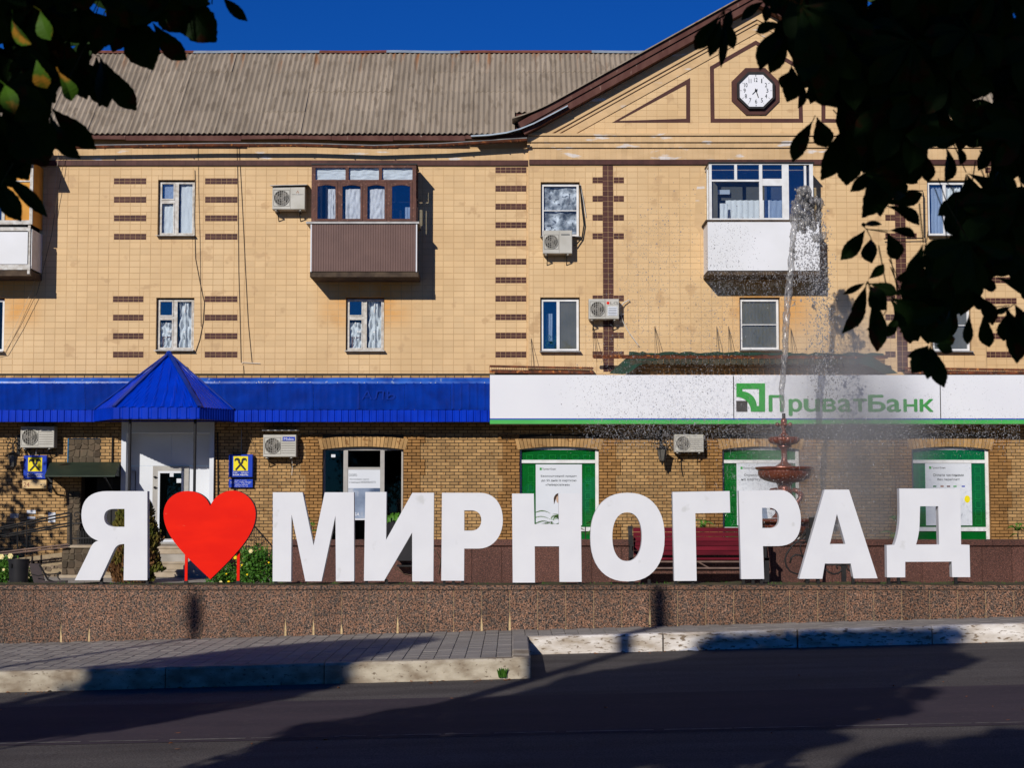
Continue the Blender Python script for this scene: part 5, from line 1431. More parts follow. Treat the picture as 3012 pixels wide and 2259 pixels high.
# sloping sheets with dents: several parts
random.seed(9)
xs_ = [x0t]; 
while xs_[-1] < x1t: xs_.append(min(xs_[-1]+1.12, x1t))
for a, b in zip(xs_[:-1], xs_[1:]):
    nx, nz = 30, 8; P = []
    for j in range(nz+1):
        v = j/nz
        for i in range(nx+1):
            x = a+.002+(b-a-.004)*i/nx; rib = .020*max(0, 1-abs(((x*5.2) % 1)-.5)*6)
            dent = .035*noise.noise(Vector((x*1.9+v*1.2, v*1.6, 7)))+.02*noise.noise(Vector((x*5+v*4, v*3, 2)))
            y = (ytop-.12)*(1-v)+(yfr+.015)*v; z = (zt2+.03)*(1-v)+(zs+.005)*v
            xx = x*(1-v)+ (x*(yfr/ytop))*v
            P.append((xx, y-rib*.7-dent*.55, z+rib*.7+dent*.3))
    mb = MB(); mb.add(P, [(j*(nx+1)+i, (j+1)*(nx+1)+i, (j+1)*(nx+1)+i+1, j*(nx+1)+i+1) for j in range(nz) for i in range(nx)])
    add('awning_sheet', mb, M['blue'], aw, smooth=True, angle=60)
mb = MB(); n = int((x1-x0)/.165); w = (x1-x0)/n
for i in range(n):
    xx = x0+w*i
    for (u0, u1, d0, d1) in ((0,.62,0,0),(.62,.72,0,.025),(.72,.90,.025,.025),(.90,1,.025,0)):
        mb.add([(xx+w*u0,yfr+d0,zv),(xx+w*u1,yfr+d1,zv),(xx+w*u1,yfr+d1,zs),(xx+w*u0,yfr+d0,zs)], [(0,1,2,3)])
add('valance', mb, M['bluevalance'], aw)
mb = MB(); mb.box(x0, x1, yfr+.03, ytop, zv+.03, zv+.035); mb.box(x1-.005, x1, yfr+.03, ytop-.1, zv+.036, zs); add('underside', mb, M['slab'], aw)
gl = text_mb('АЛЬ', W(1063,1180,yfr+.25)[0], W(1162,1180,yfr+.25)[0], 0, 1, 0, 0)
a, b = W3(1063,1178,yfr+.25), W3(1063,1152,yfr+.42)
gm_ = MB(); gm_.add([(v[0], a[1]+(b[1]-a[1])*v[2]-.032, a[2]+(b[2]-a[2])*v[2]+.02) for v in gl.v], gl.f); add('ghost_lettering', gm_, M['blueghost'], aw)
mb = MB()
for i in range(46):
    x = random.uniform(x0t, x1t-.1); z = zt2+.03+random.uniform(-.01,.02); mb.ball((x, ytop-.155, z), .012, 6, 4)
add('bolts', mb, M['signwhite'], aw)

# pyramid canopy of the entrance
pc = thing('entrance_canopy', 'blue pyramid canopy with hipped metal sheets and ribbed valance over the bank door', 'canopy', W3(485,1240,YF-1.2))
YFc, YBc = YF-2.0, YF-.84
A = Vector(W3(497,1040,YF-.72))
fl, frr = Vector(W3(334,1199,YFc)), Vector(W3(587,1197,YFc)); bl_, br_ = Vector(W3(277,1207,YBc)), Vector(W3(689,1203,YBc))
zc = (fl.z+frr.z)/2; fl.z = frr.z = zc; bl_.z = br_.z = zc
def slope_panel(name, a, b, top, nr, ribs, th=.02, rows=0):
    """triangular sheet a-b-top with raised ribs running down the slope"""
    mb = MB(); ab = b-a; nrm = (ab).cross(top-a).normalized()
    if nrm.y > 0 and nrm.z < 0: nrm = -nrm
    if nrm.z < 0: nrm = -nrm
    m = (top-a).dot(ab)/ab.dot(ab); foot = a+ab*m; up = top-foot
    n = ribs*6; P = []; rows_ = 10
    for j in range(rows_+1):
        v = j/rows_
        for i in range(n+1):
            u = i/n
            lo = m*v; hi = 1-(1-m)*v
            uu = lo+(hi-lo)*u; L_ = uu*ribs; h = th*(1 if (L_ % 1) < .22 else 0)
            st_ = (.012*((v*rows) % 1) if rows else 0)
            P.append(tuple(a+ab*uu+up*v+nrm*(h-st_)))
    mb.add(P, [(j*(n+1)+i, j*(n+1)+i+1, (j+1)*(n+1)+i+1, (j+1)*(n+1)+i) for j in range(rows_) for i in range(n)])
    return add(name, mb, M['bluevalance'], pc)
slope_panel('front_sheet', fl, frr, A, Vector((0,-1,1)), 9)
slope_panel('left_sheet', bl_, fl, A, Vector((-1,-1,1)), 9, .012, 4)
slope_panel('right_sheet', frr, br_, A, Vector((1,-1,1)), 12, .014, 5)
for p in (fl, frr, bl_, br_):
    mb = MB(); mb.bar(p+Vector((0,-.01,.02)), A+Vector((0,-.01,.02)), .11, .03); add('hip_cap', mb, M['blue'], pc)
mb = MB(); mb.ball(tuple(A+Vector((0,0,.0))), .075, 8, 6); add('apex_cap', mb, M['blue'], pc)
zlow = zc-.275
for (a, b, nn) in ((bl_,fl,14),(fl,frr,9),(frr,br_,14)):
    mb = MB(); dd = (b-a); nrm = Vector((dd.y, -dd.x, 0)).normalized()
    for i in range(nn):
        for (u0, u1, d0, d1) in ((0,.6,0,0),(.6,.7,0,.022),(.7,.9,.022,.022),(.9,1,.022,0)):
            p = a+dd*((i+u0)/nn)-nrm*d0; q_ = a+dd*((i+u1)/nn)-nrm*d1
            mb.add([(p.x,p.y,zlow),(q_.x,q_.y,zlow),(q_.x,q_.y,zc),(p.x,p.y,zc)], [(0,1,2,3)])
    add('valance', mb, M['bluevalance'], pc)
mb = MB(); mb.add([(bl_.x,bl_.y,zlow+.02),(fl.x,fl.y,zlow+.02),(frr.x,frr.y,zlow+.02),(br_.x,br_.y,zlow+.02),(br_.x,YG,zlow+.02),(bl_.x,YG,zlow+.02)], [(0,1,2,3,4,5)]); add('ceiling_board', mb, M['slab'], pc)
for (v, Y) in ((379,YFc+.25),(571,YFc+.25)):
    x = W(v,1500,Y)[0]; mb = MB(); mb.tube([(x,Y,GZ-.05),(x,Y,zlow+.02)], .034, 10); add('post', mb, M['bin'], pc, smooth=True, angle=40)

# small dark green canopy over the side door
gc = thing('side_canopy', 'small dark green sheet canopy over the side door left of the entrance', 'canopy', W3(240,1400,YF-.9))
a, b = W3(147,1360,YG-.01), W3(354,1360,YG-.01); c, d = W3(338,1399,YF-1.15), W3(131,1399,YF-1.15)
mb = MB(); e = Vector((0,0,-.03)); Q = [Vector(v) for v in (d, c, b, a)]
mb.add([tuple(v) for v in Q]+[tuple(v+e) for v in Q], [(0,1,2,3),(7,6,5,4),(0,4,5,1),(1,5,6,2),(2,6,7,3),(3,7,4,0)]); add('roof_sheet', mb, M['canopygreen'], gc)
mb = MB(); mb.add([tuple(Q[1]),tuple(Q[2]),(Q[2].x,Q[2].y,Q[1].z-.02)],[(0,1,2)]); add('gable_sheet', mb, M['canopygreen'], gc); mb = MB(); mb.add([tuple(Q[0]),tuple(Q[3]),(Q[3].x,Q[3].y,Q[0].z-.02)],[(0,2,1)]); add('gable_sheet', mb, M['canopygreen'], gc)
for xx in (W(150,1420,YF-.6)[0], W(164,1420,YF-.6)[0]+.0):
    pass
x = W(152,1420,YF-.5)[0]; mb = MB(); mb.prism([(x-.05, Q[0].z-.03),(x+.09, Q[0].z-.03),(x+.07, Q[0].z-.42),(x, Q[0].z-.40)], YF-.75, YF-.70); add('bracket', mb, M['black'], gc)
mb = MB(); mb.bar((x+.02,YF-1.1,Q[0].z-.04),(x+.02,YG,Q[0].z-.45),.035); x2 = W(325,1420,YF-.5)[0]; mb.bar((x2,YF-1.1,Q[0].z-.04),(x2,YG,Q[0].z-.45),.035); add('bracket', mb, M['black'], gc)

# ---------------------------------------------------------------- air conditioners
def ac(box, label, fan=(.05,.52), Y=None, shelf=False, mark=None, brackets=True, sticker=False, dep=.30, fins=True, hood=False):
    Yf = (YF if Y is None else Y) - dep - .06
    x0, x1, z0, z1 = rect(*box, Y=Yf); w = x1-x0; h = z1-z0
    t = thing('air_conditioner', label, 'air conditioner', ((x0+x1)/2, Yf+dep/2, z0), group='air conditioner units on the facade')
    mb = MB(); c = .012
    mb.add([(x0,Yf+c,z0),(x1,Yf+c,z0),(x1,Yf+dep,z0),(x0,Yf+dep,z0),(x0,Yf+c,z1),(x1,Yf+c,z1),(x1,Yf+dep,z1),(x0,Yf+dep,z1),(x0+c,Yf,z0+c),(x1-c,Yf,z0+c),(x1-c,Yf,z1-c),(x0+c,Yf,z1-c)],
           [(0,3,2,1),(4,5,6,7),(1,2,6,5),(2,3,7,6),(3,0,4,7),(8,9,10,11),(0,1,9,8),(1,5,10,9),(5,4,11,10),(4,0,8,11)])
    for xf in (x0+.1*w, x0+.85*w): mb.box(xf-.02, xf+.02, Yf+.04, Yf+dep-.02, z0-.03, z0-.001)
    add('casing', mb, M['acwhite'], t)
    cx = x0+w*(fan[0]+fan[1])/2; r_ = min(h*.43, w*(fan[1]-fan[0])/2); cz = z0+h*.5
    disc = MB(); n = 28; disc.add([(cx,Yf-.003,cz)]+[(cx+r_*math.cos(2*math.pi*i/n), Yf-.003, cz+r_*math.sin(2*math.pi*i/n)) for i in range(n)], [(0, i+1, (i+1) % n+1) for i in range(n)])
    add('fan_recess', disc, M['fandark'], t)
    bl2 = MB()
    for k_ in range(3):
        a = 2*math.pi*k_/3+.5; P = [(cx,Yf-.005,cz)]
        for s in range(5): aa = a+.9*s/4; P.append((cx+r_*.88*math.cos(aa), Yf-.006, cz+r_*.88*math.sin(aa)))
        bl2.add(P, [(0,1,2),(0,2,3),(0,3,4),(0,4,5)])
    bl2.add([(cx+r_*.2*math.cos(2*math.pi*i/10), Yf-.008, cz+r_*.2*math.sin(2*math.pi*i/10)) for i in range(10)], [tuple(range(10))])
    add('fan_blade', bl2, M['acgrey'], t)
    g = MB()
    for rr in (.36,.68,1.0):
        pts = [(cx+r_*rr*math.cos(2*math.pi*i/24), Yf-.018, cz+r_*rr*math.sin(2*math.pi*i/24)) for i in range(25)]; g.tube(pts, .0035 if rr < 1 else .008, 4, cap=False)
    for i in range(-3, 4):
        xx = cx+i*r_*.27; hh = math.sqrt(max(0, r_**2-(i*r_*.27)**2)); g.tube([(xx,Yf-.02,cz-hh),(xx,Yf-.02,cz+hh)], .0045, 4)
    add('fan_guard', g, M['acwhite'], t)
    sq = frame_mb(cx-r_*1.06, min(cx+r_*1.06, x1-.01), max(cz-r_*1.08, z0+.005), min(cz+r_*1.08, z1-.005), Yf-.006, .008, .005); add('fan_panel', sq, M['acgrey'], t)
    gx0 = cx+r_*1.14
    if fins:
        f = MB(); 
        for i in range(6): zz = z0+h*(.16+.11*i); f.box(gx0, x1-.03, Yf-.006, Yf-.001, zz, zz+.012)
        add('vent_louvre', f, M['acgrey'], t)
    else:
        f = MB(); f.box(gx0+.0, gx0+.006, Yf-.004, Yf-.001, z0+.02, z1-.02); add('panel_seam', f, M['acgrey'], t)
    if mark == 'LG':
        m_ = MB(); n = 14; rx = gx0+.06; m_.add([(rx+.035*math.cos(2*math.pi*i/n), Yf-.004, z1-.10+.035*math.sin(2*math.pi*i/n)) for i in range(n)], [tuple(range(n))]); add('logo_disc', m_, M['red'], t)
        add('lettering', text_mb('LG', gx0+.115, x1-.03, z1-.135, z1-.07, Yf-.003, .001), M['acgrey'], t)
        s_ = MB(); s_.box(gx0+.05, x1-.04, Yf-.004, Yf-.001, z0+h*.16, z0+h*.62); add('energy_label', s_, M['poster'], t)
        s_ = MB()
        for i in range(5): s_.box(gx0+.07, x1-.06, Yf-.006, Yf-.0045, z0+h*(.20+.08*i), z0+h*(.225+.08*i))
        add('label_print', s_, M['print'], t)
    if mark == 'diamonds':
        m_ = MB(); cx_, cz_ = (gx0+x1)/2, z1-.13; s = .026
        for (dx, dz) in ((0,s*.9),(-s*.8,-s*.45),(s*.8,-s*.45)): m_.add([(cx_+dx,Yf-.004,cz_+dz-s*.7),(cx_+dx+s*.55,Yf-.004,cz_+dz),(cx_+dx,Yf-.004,cz_+dz+s*.7),(cx_+dx-s*.55,Yf-.004,cz_+dz)], [(0,1,2,3)])
        add('logo', m_, M['dryleaf'], t)
        add('lettering', text_mb('MITSUBISHI', gx0+.04, x1-.04, z1-.20, z1-.18, Yf-.003, .001), M['print'], t)
    if mark == 'bluebadge':
        m_ = MB(); m_.box(gx0+.03, x1-.03, Yf-.005, Yf-.001, z1-.16, z1-.05); add('badge', m_, M['signblue'], t)
        add('lettering', text_mb('Midea', gx0+.06, x1-.06, z1-.13, z1-.075, Yf-.006, .001), M['printwhite'], t)
    if mark == 'dark':
        bd_ = MB(); bd_.box(gx0+.05, x1-.06, Yf-.004, Yf-.001, z1-.12, z1-.095); add('badge', bd_, M['print'], t)
    if brackets:
        bk_ = MB()
        for xx in (x0+w*.15, x0+w*.82): bk_.box(xx-.015, xx+.015, Yf+.03, Yf+dep+.06, z0-.06, z0-.031); bk_.bar((xx,Yf+dep+.05,z0-.24),(xx,Yf+.06,z0-.06),.02)
        add('bracket', bk_, M['black'], t)
    if hood:
        hd = MB(); hd.obox(((x0+x1)/2, Yf+dep/2, z1+.06), (w/2+.05,0,.01), (0,dep/2+.08,.03), (0,0,.008)); add('hood', hd, M['zinc'], t)
    if shelf:
        hd = MB(); hd.box(x0-.03, x1+.05, Yf+.0, Yf+dep, z1+.10, z1+.125); add('hood', hd, M['oldframe'], t)
    return t
ac((801,549,897,615), 'air conditioner with dark fan under a little hood left of the brown balcony', mark='diamonds', fins=False, hood=True)
ac((1597,677,1683,745), 'air conditioner hung in front of the foil covered upper window', Y=YF-RP, mark='dark', fins=False)
ac((1732,879,1821,938), 'air conditioner with red disc logo mounted on the brown tile cross', Y=YF-RP, mark='LG', fins=False)
ac((60,1254,159,1317), 'air conditioner above the left blue bank sign and the wall lantern', Y=YG, mark='dark')
ac((774,1279,871,1344), 'air conditioner with blue badge under the awning left of the arched window', Y=YG, mark='bluebadge', shelf=True)
ac((1984,1278,2070,1330), 'air conditioner beside the lantern under the white bank sign', Y=YG, mark=None)
def wire(name, pts, Y, r_, label, mt='wire', group=None, cat='cable'):
    mb = MB(); P = [W3(p[0], p[1], Y + (p[2] if len(p) > 2 else 0)) for p in pts]
    mb.tube(P, r_, 5); return add(name, mb, M[mt], label=label, cat=cat, group=group)
G_ = 'cables strung down the facade'
wire('cable', [(573,500),(574,540),(572,640),(575,760),(588,830),(601,890),(597,950),(587,1000),(575,1035)], YF-.02, .008, 'dark cable dropping past the left windows and bending back under the lower one', group=G_)
wire('cable', [(583,430),(584,560),(588,700),(590,850),(591,960)], YF-.02, .005, 'straight thin cable right beside the bending cable', group=G_)
wire('cable', [(697,430),(700,560),(702,800),(705,900),(709,1066)], YF-.02, .007, 'thin cable running down just right of the second column of brown bands', group=G_)
wire('cable', [(703,430),(712,590),(722,800),(730,950),(741,1066)], YF-.02, .007, 'slanting cable right of the brown bands that ends at the small hook', group=G_)
wire('cable', [(192,430),(180,520),(165,600),(152,690),(110,860),(60,960),(15,1038),(-20,1045)], YF-.12, .007, 'long cable slanting down to the left edge window', group=G_)
wire('cable', [(175,430),(160,560),(140,680),(95,850),(50,950),(8,1035)], YF-.10, .004, 'pale thin cable left of the long slanting one', mt='wirelight', group=G_)
wire('cable', [(1555,440),(1556,700),(1556,820),(1560,870),(1567,920),(1562,960),(1563,1000),(1561,1080)], YF-.02-RP*0, .008, 'cable running down the corner of the projecting bay', group=G_)
wire('drain_pipe', [(1706,545,-.02),(1712,610,-.06),(1718,660,-.06),(1712,700,-.05),(1692,722,-.1)], YF-RP-.03, .018, 'dark insulated pipe looping from the foil window to its air conditioner', mt='black', cat='pipe')
wire('drain_pipe', [(1707,542,-.02),(1716,590,-.03),(1724,638,-.02)], YF-RP-.02, .008, 'thin pale rod hanging beside the foil window', mt='plastic', cat='pipe')
wire('drain_pipe', [(1822,905,-.1),(1835,890,-.06),(1850,882,-.03),(1852,886,0)], YF-RP-.05, .014, 'short pipes from the tile cross unit into the wall', mt='plastic', cat='pipe')
wire('drain_pipe', [(1826,925,-.1),(1832,945,-.05),(1850,978,-.04),(1878,1016,-.04)], YF-RP-.05, .009, 'pale drain hose slanting down to the right from the tile cross unit', mt='plastic', cat='pipe')
wire('cable', [(716,1075),(718,1110)], YF-.02, .006, 'short cable at the hook above the awning', group=G_)
wire('drain_pipe', [(711,1069),(713,1066),(765,1069)], YF-.04, .007, 'little pale hook and rod fixed above the blue awning', mt='plastic', cat='pipe')
wire('cable', [(1462,1205),(1466,1230),(1480,1262),(1494,1300)], YG-.06, .006, 'loose cable hanging under the left end of the white sign', group=G_)
wire('cable', [(697,1204),(722,1210),(724,1260),(740,1300),(755,1330)], YG-.10, .006, 'loose cable hanging from the awning beside the right blue sign', group=G_)
wire('cable', [(877,1310),(885,1345),(900,1370),(940,1388),(952,1375),(954,1352)], YG-.03, .005, 'thin cable looping from the badge unit to the arched window', group=G_)
wire('drain_pipe', [(859,1350,-.1),(860,1380,-.02),(858,1398,-.02)], YG-.03, .006, 'short white drain hose under the badge unit', mt='plastic', cat='pipe')
wire('drain_pipe', [(2003,1345),(2004,1380),(2009,1402)], YG-.03, .012, 'thick dark hose end under the unit beside the lantern', mt='black', cat='pipe')
wire('pipe_rack', [(2640,560),(2714,561),(2716,570),(2718,700)], YF-.25, .014, 'black gas pipe bending down behind the branches left of the right window', mt='black', cat='pipe')
wire('pipe_rack', [(2600,702),(2716,700)], YF-.2, .014, 'horizontal black pipe behind the branches at the right', mt='black', cat='pipe')

# ---------------------------------------------------------------- bank signs with the crossed emblem
def emblem(cx, cz, s, Y):
    mb = MB()
    for sx in (-1, 1):
        P = lambda u, v: (cx+sx*u*s, cz+v*s)
        pts = [P(-.40,-.42), P(-.30,-.50), P(.16,.02), P(.20,.20), P(.34,.24), P(.40,.12), P(.44,.26), P(.36,.38), P(.18,.40), P(.06,.30), P(.04,.12), P(-.02,.02)]
        if sx < 0: pts.reverse()
        mb.prism(pts, Y-(.004 if sx > 0 else .007), Y-.001 if sx > 0 else Y-.0045)
    return mb
def banksign(box, label, plate=None):
    Y = YG-.20; x0, x1, z0, z1 = rect(*box, Y=Y)
    t = thing('bank_emblem_sign', label, 'sign', ((x0+x1)/2, Y+.1, z0), group='blue bank emblem signs')
    mb = MB(); c = .01
    mb.add([(x0,Y+c,z0),(x1,Y+c,z0),(x1,Y+.14,z0),(x0,Y+.14,z0),(x0,Y+c,z1),(x1,Y+c,z1),(x1,Y+.14,z1),(x0,Y+.14,z1),(x0+c,Y,z0+c),(x1-c,Y,z0+c),(x1-c,Y,z1-c),(x0+c,Y,z1-c)],
           [(0,3,2,1),(4,5,6,7),(1,2,6,5),(2,3,7,6),(3,0,4,7),(8,9,10,11),(0,1,9,8),(1,5,10,9),(5,4,11,10),(4,0,8,11)])
    add('box', mb, M['signblue'], t)
    w = x1-x0; h = z1-z0; s = w*.61; cx = x0+w*.50; cz = z1-.08*h-s/2
    mb = MB(); mb.box(cx-s/2, cx+s/2, Y-.004, Y-.0005, cz-s/2, cz+s/2); add('yellow_square', mb, M['yellow'], t)
    add('emblem', emblem(cx, cz, s*.98, Y-.004), M['print'] if False else M['black'], t)
    add('lettering', text_mb('Райффайзен', x0+w*.18, x1-w*.18, z0+h*.165, z0+h*.235, Y-.0005, .002, .02), M['printwhite'], t)
    add('lettering', text_mb('БАНК АВАЛЬ', x0+w*.18, x1-w*.18, z0+h*.07, z0+h*.14, Y-.0005, .002, .03), M['printwhite'], t)
    mb = MB(); mb.tube([(cx,Y+.07,z1),(cx,Y+.07,z1+.6 if box[0] > 300 else z1+.15)], .01, 6); add('hanger', mb, M['zinc'], t)
    return t
banksign((69,1340,137,1409), 'blue box sign with yellow crossed emblem above the beige plate, at the left lantern')
banksign((673,1337,743,1404), 'blue box sign with yellow crossed emblem right of the entrance above a small blue plate')
x0, x1, z0, z1 = rect(66,1412,136,1437, YG-.15); t = thing('number_plate', 'beige plate with the number 24 beneath the left blue sign', 'sign', ((x0+x1)/2, YG-.1, z0))
mb = MB(); mb.box(x0, x1, YG-.15, YG-.06, z0, z1); add('plate', mb, M['beige'], t)
add('lettering', text_mb('24', x0+.03, x0+.17, z0+.04, z1-.06, YG-.151, .002), M['copper'], t)
add('lettering', text_mb('години', x0+.2, x1-.04, z0+.05, z1-.07, YG-.151, .0015), M['step'], t)
x0, x1, z0, z1 = rect(673,1410,743,1434, YG-.1); t = thing('opening_hours_plate', 'small blue opening hours plate under the right blue sign', 'sign', ((x0+x1)/2, YG-.1, z0))
mb = MB(); mb.box(x0, x1, YG-.10, YG-.07, z0, z1); add('plate', mb, M['signblue'], t)
for s, u0, u1, v0, v1 in (('Юридичні особи',.2,.75,.80,.90),('Понеділок - четвер   9:00-18:00',.06,.94,.60,.72),("П'ятниця   9:00-17:00",.08,.90,.44,.55),('Перерва 13:00-14:00',.28,.80,.24,.36),('Вихідні: сб, нд',.26,.80,.08,.18)):
    add('lettering', text_mb(s, x0+(x1-x0)*u0, x0+(x1-x0)*u1, z0+(z1-z0)*v0, z0+(z1-z0)*v1, YG-.101, .001), M['printwhite'], t)
# notices pasted on the brick by the ramp
for i, (a, b, c, d, m_, lb) in enumerate(((79,1501,105,1511,'poster','white paper notice glued on the brick by the ramp rail'),(30,1511,55,1524,'greyframe','bluish grey plate on the brick at the far left by the ramp'),(80,1520,104,1527,'poster','torn strip of white paper just above the ramp rail'),(142,1508,163,1537,'poster','tall pale paper notice glued on the brick left of the stone pillar'),(113,1513,131,1520,'beige','yellowed paper scrap between the pasted notices'))):
    x0, x1, z0, z1 = rect(a,b,c,d, YG-.01); mb = MB(); mb.box(x0, x1, YG-.012, YG-.008, z0, z1); add('paper_notice', mb, M[m_], label=lb, cat='notice', group='notices pasted by the ramp')

# ---------------------------------------------------------------- wall lanterns with curled brackets
def spiral(cx, cz, r0, r1, a0, a1, Y, n=18):
    return [(cx+(r0+(r1-r0)*i/n)*math.cos(a0+(a1-a0)*i/n), Y, cz+(r0+(r1-r0)*i/n)*math.sin(a0+(a1-a0)*i/n)) for i in range(n+1)]
def lantern(px, py, label):
    Y = YG-.45; x, z = W(px, py, Y)
    t = thing('wall_lantern', label, 'lantern', (x, Y, z), group='black wall lanterns')
    mb = MB()
    mb.tube([(x,YG-.02,z+.62),(x,YG-.25,z+.60),(x,Y,z+.50),(x,Y,z+.34)], .014, 6)
    for sg_ in (-1, 1):
        mb.tube(spiral(x+sg_*.13, z+.45, .10, .02, math.pi/2, math.pi/2+sg_*6.5, Y+.1), .010, 5)
        mb.tube(spiral(x+sg_*.17, z+.62, .07, .012, -math.pi/2, -math.pi/2-sg_*6.0, Y+.16), .009, 5)
        mb.tube([(x,Y,z+.5),(x+sg_*.1,Y+.1,z+.55),(x+sg_*.22,Y+.25,z+.48),(x+sg_*.24,Y+.3,z+.3)], .008, 5)
    mb.box(x-.03, x+.03, YG-.02, YG-.001, z+.25, z+.75)
    rnd = random.Random(int(px))
    for i in range(16):
        a = rnd.uniform(0, 6.28); c = Vector((x+rnd.uniform(-.25,.25), Y+rnd.uniform(.02,.3), z+rnd.uniform(.4,.72))); s = .035
        mb.add([tuple(c+Vector((s*math.cos(a),0,s*math.sin(a)))), tuple(c+Vector((-s*.5*math.sin(a),.01,s*.5*math.cos(a)))), tuple(c-Vector((s*math.cos(a),0,s*math.sin(a)))), tuple(c+Vector((s*.5*math.sin(a),-.01,-s*.5*math.cos(a))))], [(0,1,2,3)])
    add('bracket', mb, M['black'], t)
    mb = MB(); mb.lathe(x, Y, [(.0001,z+.36),(.035,z+.34),(.05,z+.31),(.15,z+.26),(.135,z+.245)], 6); mb.lathe(x, Y, [(.07,z-.02),(.075,z-.04),(.03,z-.07),(.018,z-.12),(.0001,z-.14)], 6)
    for k_ in range(6):
        a = math.pi/3*k_; mb.bar((x+.125*math.cos(a),Y+.125*math.sin(a),z+.25),(x+.072*math.cos(a),Y+.072*math.sin(a),z-.02),.010)
    add('lamp_frame', mb, M['black'], t)
    mb = MB(); mb.lathe(x, Y, [(.066,z-.015),(.115,z+.245)], 6); add('lamp_shade', mb, M['lampglass'], t)
lantern(38, 1368, 'black wall lantern with curled bracket at the left edge beside the blue sign')
lantern(1948, 1352, 'black wall lantern with curled bracket left of the air conditioner under the white sign')

# ---------------------------------------------------------------- clock in the pediment
YC = YPd-.02; ck = thing('clock', 'octagonal white clock with black numerals in the gable', 'clock', W3(2221,320,YC))
cx, cz = W(2100+808/6.6367, 150+785/6.6367, YC); rr = (1138-480)/2/6.6367*YC/F
def octa(r_): return [(cx+r_/math.cos(math.pi/8)*math.cos(math.pi/8+math.pi/4*i), cz+r_/math.cos(math.pi/8)*math.sin(math.pi/8+math.pi/4*i)) for i in range(8)]
mb = MB(); mb.prism(octa(rr*1.43), YC-.03, YPd+.018, holes=[octa(rr*1.12)]); add('tile_surround', mb, M['browntile'], ck)
mb = MB(); mb.prism(octa(rr*1.12), YC-.13, YC+.0, holes=[octa(rr*.995)]); add('clock_rim', mb, M['black'], ck)
mb = MB(); mb.prism(octa(rr*.99), YC-.10, YC-.08); add('clock_face', mb, M['clock'], ck)
yf_ = YC-.102
for h in range(1, 13):
    a = math.radians(90-30*h); r_ = rr*(.70 if h not in (12,6,3,9) else .68); hgt = rr*.26; wd_ = hgt*(.24 if h == 1 else .50 if h < 10 else .60 if h == 11 else .78)
    x_, z_ = cx+r_*math.cos(a), cz+r_*.97*math.sin(a)
    add('numeral', text_mb(str(h), x_-wd_/2, x_+wd_/2, z_-hgt/2, z_+hgt/2, yf_, .002, .01), M['print'], ck)
    mb = MB(); p0 = Vector((cx+rr*.86*math.cos(a), yf_-.001, cz+rr*.86*math.sin(a))); p1 = Vector((cx+rr*.95*math.cos(a), yf_-.001, cz+rr*.95*math.sin(a))); mb.bar(p0, p1, .018, .004); add('hour_mark', mb, M['print'], ck)
for (an, ln_, w_) in ((math.radians(90-225),.30,.035),(math.radians(90-162),.43,.02)):
    mb = MB(); d_ = Vector((math.cos(an),0,math.sin(an))); c_ = Vector((cx,yf_-.012,cz)); mb.bar(c_-d_*.05, c_+d_*rr*ln_*1.05, w_, .006); add('clock_hand', mb, M['black'], ck)
mb = MB(); mb.tube([(cx,yf_-.02,cz),(cx,yf_,cz)], .03, 10); add('hand_hub', mb, M['black'], ck)

# ================================================================ letters and heart on the wall
YL = YW+.12
def bez(p0, p1, p2, p3, n=10): return [tuple((1-t)**3*a+3*(1-t)**2*t*b+3*(1-t)*t*t*c+t**3*d for a, b, c, d in zip(p0, p1, p2, p3)) for t in [i/n for i in range(1, n+1)]]
def conv(pts, ox, oy, k): return [W(ox+x/k, oy+y/k, YL) for x, y in pts]
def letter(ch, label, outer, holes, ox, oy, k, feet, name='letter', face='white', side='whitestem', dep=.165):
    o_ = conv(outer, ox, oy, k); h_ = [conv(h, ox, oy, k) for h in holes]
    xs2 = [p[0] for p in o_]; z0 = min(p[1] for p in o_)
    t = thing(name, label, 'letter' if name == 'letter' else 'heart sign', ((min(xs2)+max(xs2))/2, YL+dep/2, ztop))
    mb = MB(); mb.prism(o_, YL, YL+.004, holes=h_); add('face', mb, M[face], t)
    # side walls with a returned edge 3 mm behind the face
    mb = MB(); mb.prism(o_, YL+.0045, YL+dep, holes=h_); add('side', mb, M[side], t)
    for fx in feet:
        x = W(ox+fx/k, 1715, YL)[0]; f = MB(); f.box(x-.022, x+.022, YL+.05, YL+.11, ztop-.01, z0+.03); f.box(x-.05, x+.05, YL+.02, YL+.14, ztop-.005, ztop+.012); add('foot', f, M['black'], t)
    return t
K = 2.949
ya = [(1278,133),(1278,907),(1072,907),(1078,592)] + bez((1078,592),(1020,590),(1000,615),(980,660)) + [(866,907),(648,907),(760,680)] + bez((760,680),(790,610),(800,580),(852,562)) + bez((852,562),(760,540),(706,450),(706,340)) + bez((706,340),(706,200),(790,133),(930,133))
ya_h = [(1080,287),(980,287)] + bez((980,287),(925,290),(903,320),(903,362)) + bez((903,362),(903,415),(940,442),(1000,443)) + [(1080,443)]
letter('Я', 'white letter Я standing first at the left end of the wall', ya, [ya_h], 0, 1400, K, (870,1270))
hrt = [(1822,262)] + bez((1822,262),(1790,170),(1710,132),(1625,132),12) + bez((1625,132),(1500,132),(1418,225),(1418,335),12) + bez((1418,335),(1420,520),(1600,690),(1824,898),14) + bez((1824,898),(2040,690),(2222,510),(2218,325),14) + bez((2218,325),(2214,215),(2120,128),(2020,128),12) + bez((2020,128),(1930,128),(1860,180),(1822,262),12)[:-1]
ht = letter('heart', 'big red heart on two red posts between the Я and the М', hrt, [], 0, 1400, K, (), name='heart_sign', face='red', side='reddark')
